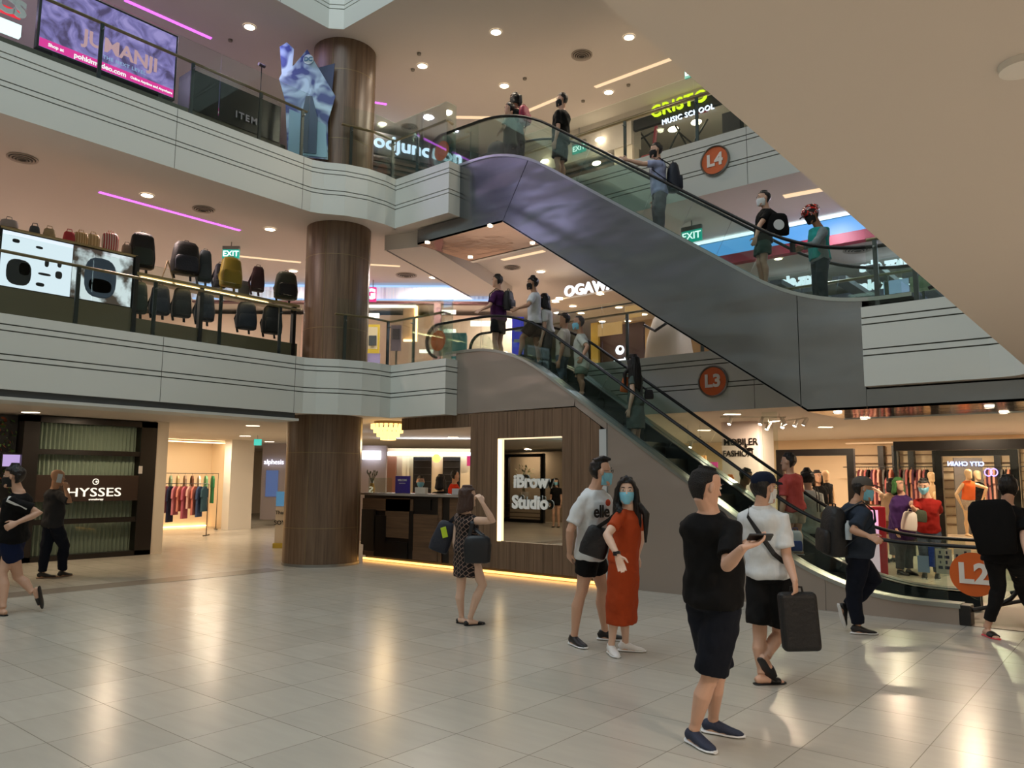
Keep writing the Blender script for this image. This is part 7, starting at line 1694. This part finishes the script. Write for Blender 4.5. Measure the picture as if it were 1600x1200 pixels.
# film standee: plain generic blue panels
t = thing('standee', 'tall blue and white cardboard film standee with jagged outline beside the level four column', 'standee', (-12.75, 8.6, 7.58))
DP = 14.5
def std_poly(pts, D, m, nm, th=.02):
    bm = new_bm(); from mathutils.geometry import tessellate_polygon
    F_ = [posD(px, py, D) for px, py in pts]; A = [bm.verts.new(q) for q in F_]; B = [bm.verts.new(q+FH*th) for q in F_]; n = len(pts)
    for i in range(n): bm.faces.new([A[i], A[(i+1) % n], B[(i+1) % n], B[i]])
    for tri in tessellate_polygon([[V((x, -y, 0)) for x, y in pts]]): bm.faces.new([A[k] for k in tri]); bm.faces.new([B[k] for k in tri])
    return part(nm, bm, m, t)
def sea():
    m = bpy.data.materials.new('standee print'); m.use_nodes = True; nt = m.node_tree; b = nt.nodes['Principled BSDF']; b.inputs['Roughness'].default_value = .4
    tc = nt.nodes.new('ShaderNodeTexCoord'); n = nt.nodes.new('ShaderNodeTexNoise'); n.inputs['Scale'].default_value = 2.2; n.inputs['Distortion'].default_value = 1; nt.links.new(tc.outputs['Object'], n.inputs['Vector'])
    cr = nt.nodes.new('ShaderNodeValToRGB'); e = cr.color_ramp.elements; e[0].color = col('2A3E78'); e[0].position = .42; e[1].color = col('A9CAD6'); e[1].position = .58
    nt.links.new(n.outputs['Fac'], cr.inputs[0]); nt.links.new(cr.outputs[0], b.inputs['Base Color']); return m
std_poly([(449, 243), (512, 249), (512, 190), (524, 150), (480, 77), (457, 104), (459, 76), (448, 66), (437, 73), (440, 115), (436, 123), (446, 160)], DP, sea(), 'main_panel')
std_poly([(450, 240), (511, 246), (509, 195), (452, 170)], DP-.022, mat('pale aqua print', '7FA9B4', .5), 'lower_panel')
std_poly([(496, 106), (523, 99), (519, 140), (508, 140)], DP+.022, mat('deep blue print', '142850', .5), 'side_panel')
c = posD(482, 93, DP-.02); bm = new_bm(); cyl(bm, c, c-FH*.01, .10, 24); part('round_emblem', bm, mat('pale round', 'B8D0D4', .5), t); bm = text_bm('DC', .12, .004, .004, .95, origin=c-FH*.016, xa=RH); part('lettering', bm, mat('steel blue ink', '40708C', .5), t)
std_poly([(470, 185), (478, 150), (488, 150), (496, 185), (494, 240), (474, 238)], DP-.04, mat('blue grey shape', '3C5460', .6), 'dark_shape', .015)
bm = new_bm(); p_ = posD(480, 240, DP+.03); obox(bm, V((p_.x, p_.y, 7.66)), RH, FH, UPV, .36, .05, .09); part('base', bm, M_black, t)
for i, (px, py) in enumerate(((409, 102),)):
    q = atX(px, py, -13.2); t = thing('security_camera', 'small black security camera on a stalk above the dark showcase', 'camera', q); bm = new_bm(); tube(bm, [V((q.x, q.y, 8.95)), q], .01, n=6); part('stalk', bm, M_black, t); bm = new_bm(); tube(bm, [q-V((0, .07, 0)), q+V((0, .07, 0))], .035, n=10); part('body', bm, mat('camera grey', '3A383C', .4), t)
# food hall sign and louvres
zf = 8.55
P0, P1 = atZ(560, 212, 9.9), atZ(722, 246, 9.9)
dv = (P1-P0).normalized(); Lf = (P1-P0).length; nf = V((dv.y, -dv.x, 0))
t = thing('shopfront', 'dark louvred food hall front with white and blue lit lettering on level four', 'shopfront', ((P0+P1)/2))
bm = new_bm(); obox(bm, (P0+P1)/2 - nf*.2, dv, nf, UPV, Lf*.8, .05, .28); part('sign_band', bm, mat('charcoal band', '26262A', .5), t)
bm = text_bm('foodjunction', .47, .03, .008, 1.02, origin=(P0+P1)/2 - nf*.08, xa=dv, fit=Lf*1.02); part('lettering', bm, emis('blue white food', 'D0E8FF', 2), t)
bm = new_bm()
for k in range(13): obox(bm, (P0+P1)/2 - nf*.25 + UPV*(-.40-.145*k), dv, nf, UPV, Lf*.8, .04, .035)
o = part('louvres', bm, mat('brown louvre', '4A382C', .6), t)
bm = new_bm(); obox(bm, (P0+P1)/2 - nf*.6 + UPV*(-1.1), dv, nf, UPV, Lf*.8, .02, 1.2); part('dark_backing', bm, mat('deep brown backing', '1E1612', .7), t)
YM = 15.5
t = thing('louvred_wall', 'dark horizontal louvres with round lamps behind the riders on level four', 'louvred wall', (-11, YM, 7.58))
xl, xr = -15.5, atY(988, 200, YM).x
bm = new_bm(); 
for k in range(12): box(bm, xl, xr-.5, YM, YM+.05, 7.62+.16*k, 7.70+.16*k)
part('louvres', bm, MATS['brown louvre'], t)
bm = new_bm(); box(bm, xl, xr-.5, YM+.3, YM+.34, 7.58, 9.6); part('dark_backing', bm, MATS['deep brown backing'], t)
bm = new_bm(); box(bm, xr-.5, xr, YM-.02, YM+.3, 7.58, 9.6); part('cream_pier', bm, M_wallw, t)
struct('trim_15', mbox(-15.5, xr, YM-.06, YM+.4, 9.60, 10.42), M_ceil); struct('trim_17', mbox(xr, 8.9, YM-.06, YM+.4, 10.19, 10.42), M_ceil)
struct('trim_16', mbox(-15.5, 8.9, YM-.09, YM-.06, 10.24, 10.27), mat('fine shadow line', '8C806E', .7))
for i, (px, py) in enumerate(sorted(((937, 218), (851, 252), (932, 255)))):
    q = atY(px, py, YM-.15); tt = thing('globe_lamp', 'warm round lamp in front of the louvres, %s' % ordinal(i, 3), 'wall lamp', q, group='lamps in front of the level four louvres'); bm = new_bm(); ball(bm, q, (.12, .08, .05), n=14); part('lens', bm, M_warm, tt); bm = new_bm(); tube(bm, [q, q+V((0, .16, 0))], .02, n=6); part('arm', bm, M_black, tt)
exit_sign('small teal sign on the louvres behind the rider in black', atY(905, 232, YM-.1), .4, ax=V((1, 0, 0)))
t = thing('shopfront', 'teal music school shopfront with neon yellow lettering under the level four soffit', 'shopfront', (-8.3, YM, 7.58))
x0, x1 = atY(990, 200, YM).x, 0.0
bm = new_bm(); box(bm, x0, x1, YM, YM+.1, 9.93, 10.19); part('black_header', bm, mat('black header', '1A1A1A', .5), t)
bm = text_bm('CRISTO', .38, .03, .006, 1.12, origin=atY(1060, 163, YM-.05), xa=V((1, 0, 0))); part('neon_lettering', bm, emis('neon yellow letters', 'D8F020', 1.6), t)
bm = text_bm('MUSIC SCHOOL', .17, .02, .0, 1.08, origin=atY(1074, 178, YM-.05) - V((0, 0, .02)), xa=V((1, 0, 0))); part('white_lettering', bm, MATS['white blue sign'], t)
bm = new_bm(); box(bm, x0, x1, YM+2.6, YM+2.7, 7.58, 10.19); part('back_wall', bm, mat('teal wall', '2F6670', .6), t)
bm = new_bm(); box(bm, x0+1.6, x0+3.4, YM+1.9, YM+2.0, 7.58, 9.2); part('cream_screen', bm, mat('cream screen', 'C4B4A8', .6), t)
bm = new_bm(); box(bm, x0, x1, YM+.02, YM+.03, 7.58, 9.93); part('glass_pane', bm, G_clear, t)
bm = new_bm(); A, B, C_ = atY(1018, 268, YM+.4), atY(1026, 190, YM+.4), atY(1105, 172, YM+.4); tube(bm, [A, B, C_], .05, n=8); part('red_pipe', bm, emis('red tube', 'A82838', .5), t)
for (a, b_, c_, d_) in ((992, 188, 1022, 232), (994, 215, 1030, 195), (1040, 240, 1062, 195), (1075, 225, 1055, 190), (1060, 200, 1090, 225), (1085, 215, 1106, 180)):
    bm = new_bm(); tube(bm, [atY(a, b_+6, YM+.5), atY(c_, d_+6, YM+.5)], .022, n=6); part('diagonal_brace', bm, M_black, t)
for px, py in ((1052, 198), (1088, 187)):
    q = atY(px, py+4, YM+.6); bm = new_bm(); ball(bm, q, (.13, .1, .06), n=14); part('lamp', bm, M_warm, t)
one(boxY, 'orange_glow_sign', 'orange glowing poster low in the music school window', 'poster', emis('orange glow', 'D88A50', 1.2), 1030, 240, 1052, 262, YM+1.2, .04)
one(boxY, 'red_logo_board', 'red and white square board at the left foot of the music school window', 'sign', emis('red logo', 'B03A3C', .7), 1002, 222+22, 1018, 274, YM+.3, .04)
one(boxY, 'black_speaker', 'black rounded monitor at the right end of the music school window', 'monitor', M_black, 1128, 178, 1156, 200, 13.5, .2, foot=7.56)
for x, y in ((-15, 1), (-13.11, 7.69), (-16, 4), (-14.27, 12.11)): fill_lamp(x, y, 10.38, 90, (.72, .60, 1.0) if y < 8 else (1, .84, .74), 1.2)
for x, y in ((-7.52, 12.67), (-3.5, 13.8), (-9.47, 10.86), (-10.7, 12.58)): fill_lamp(x, y, 10.38, 75, (1, .84, .66), 1.2)
fill_lamp(-6, 16.8, 9.8, 60, (1, .9, .8), .8)

# shopfront reflected in the kiosk mirror (stands across the hall, left of the viewer)
t = thing('shopfront', 'black framed glass shopfront with a plant that shows in the kiosk mirror', 'shopfront', (-19, -2, 0))
def mpt(px, py, k): # reflected point at path factor
    v = atY(px, py, YW+.03); d = v-EYE; e = V((d.x, -d.y, d.z)); return v + e*k
A, B = mpt(789, 820, 1.25), mpt(850, 820, 1.25)
A.z = B.z = 0; dm = (B-A).normalized(); nm2 = V((dm.y, -dm.x, 0)); Lm = (B-A).length
for s0, s1, z0, z1 in ((0, .12, 0, 2.6), (1-.12/Lm*1, 1, 0, 2.6), (0, 1, 2.48, 2.6), (0, 1, 0, .12)):
    bm = new_bm(); c = A.lerp(B, (s0+s1)/2 if s1 <= 1 else .06); w0 = (s1-s0)*Lm/2 if s1-s0 > .5 else .08
    obox(bm, V((c.x, c.y, (z0+z1)/2)), dm, nm2, UPV, w0, .06, (z1-z0)/2); part('frame', bm, M_black, t)
bm = new_bm(); c = (A+B)/2; obox(bm, V((c.x, c.y, 1.3))+nm2*.9*(1 if nm2.dot(V((-1, -1, 0))) > 0 else -1), dm, nm2, UPV, Lm*.9, .05, 1.4); part('back_wall', bm, mat('display back wall', '9C8E7C', .7), t)
for k in range(4): bm = new_bm(); obox(bm, V((c.x, c.y, .2+.16*k)), dm, nm2, UPV, Lm*.45, .1, .012); part('shelf', bm, mat('dark shelf', '4A4038', .6), t)
t = thing('potted_plant', 'leafy plant in the black framed window that shows in the kiosk mirror', 'plant', c)
bm = new_bm(); lathe(bm, V((c.x, c.y, .85)), [(.01, 0), (.16, 0), (.2, .3), (.01, .3)], 16); part('pot', bm, M_white_w, t)
bm = new_bm(); random.seed(5)
for i in range(160):
    d = V((random.gauss(0, 1), random.gauss(0, 1), random.gauss(0, .8))).normalized(); q = V((c.x, c.y, 1.65)) + d*random.random()*.5; e = d.cross(V((.3, .2, 1))).normalized()*.035
    bm.faces.new([bm.verts.new(q), bm.verts.new(q+d*.05+e), bm.verts.new(q+d*.13), bm.verts.new(q+d*.05-e)])
tube(bm, [V((c.x, c.y, 1.1)), V((c.x, c.y, 1.7))], .02, n=6)
o = part('foliage', bm, mat('olive leaf', '5C6238', .6), t); o['kind'] = 'stuff'
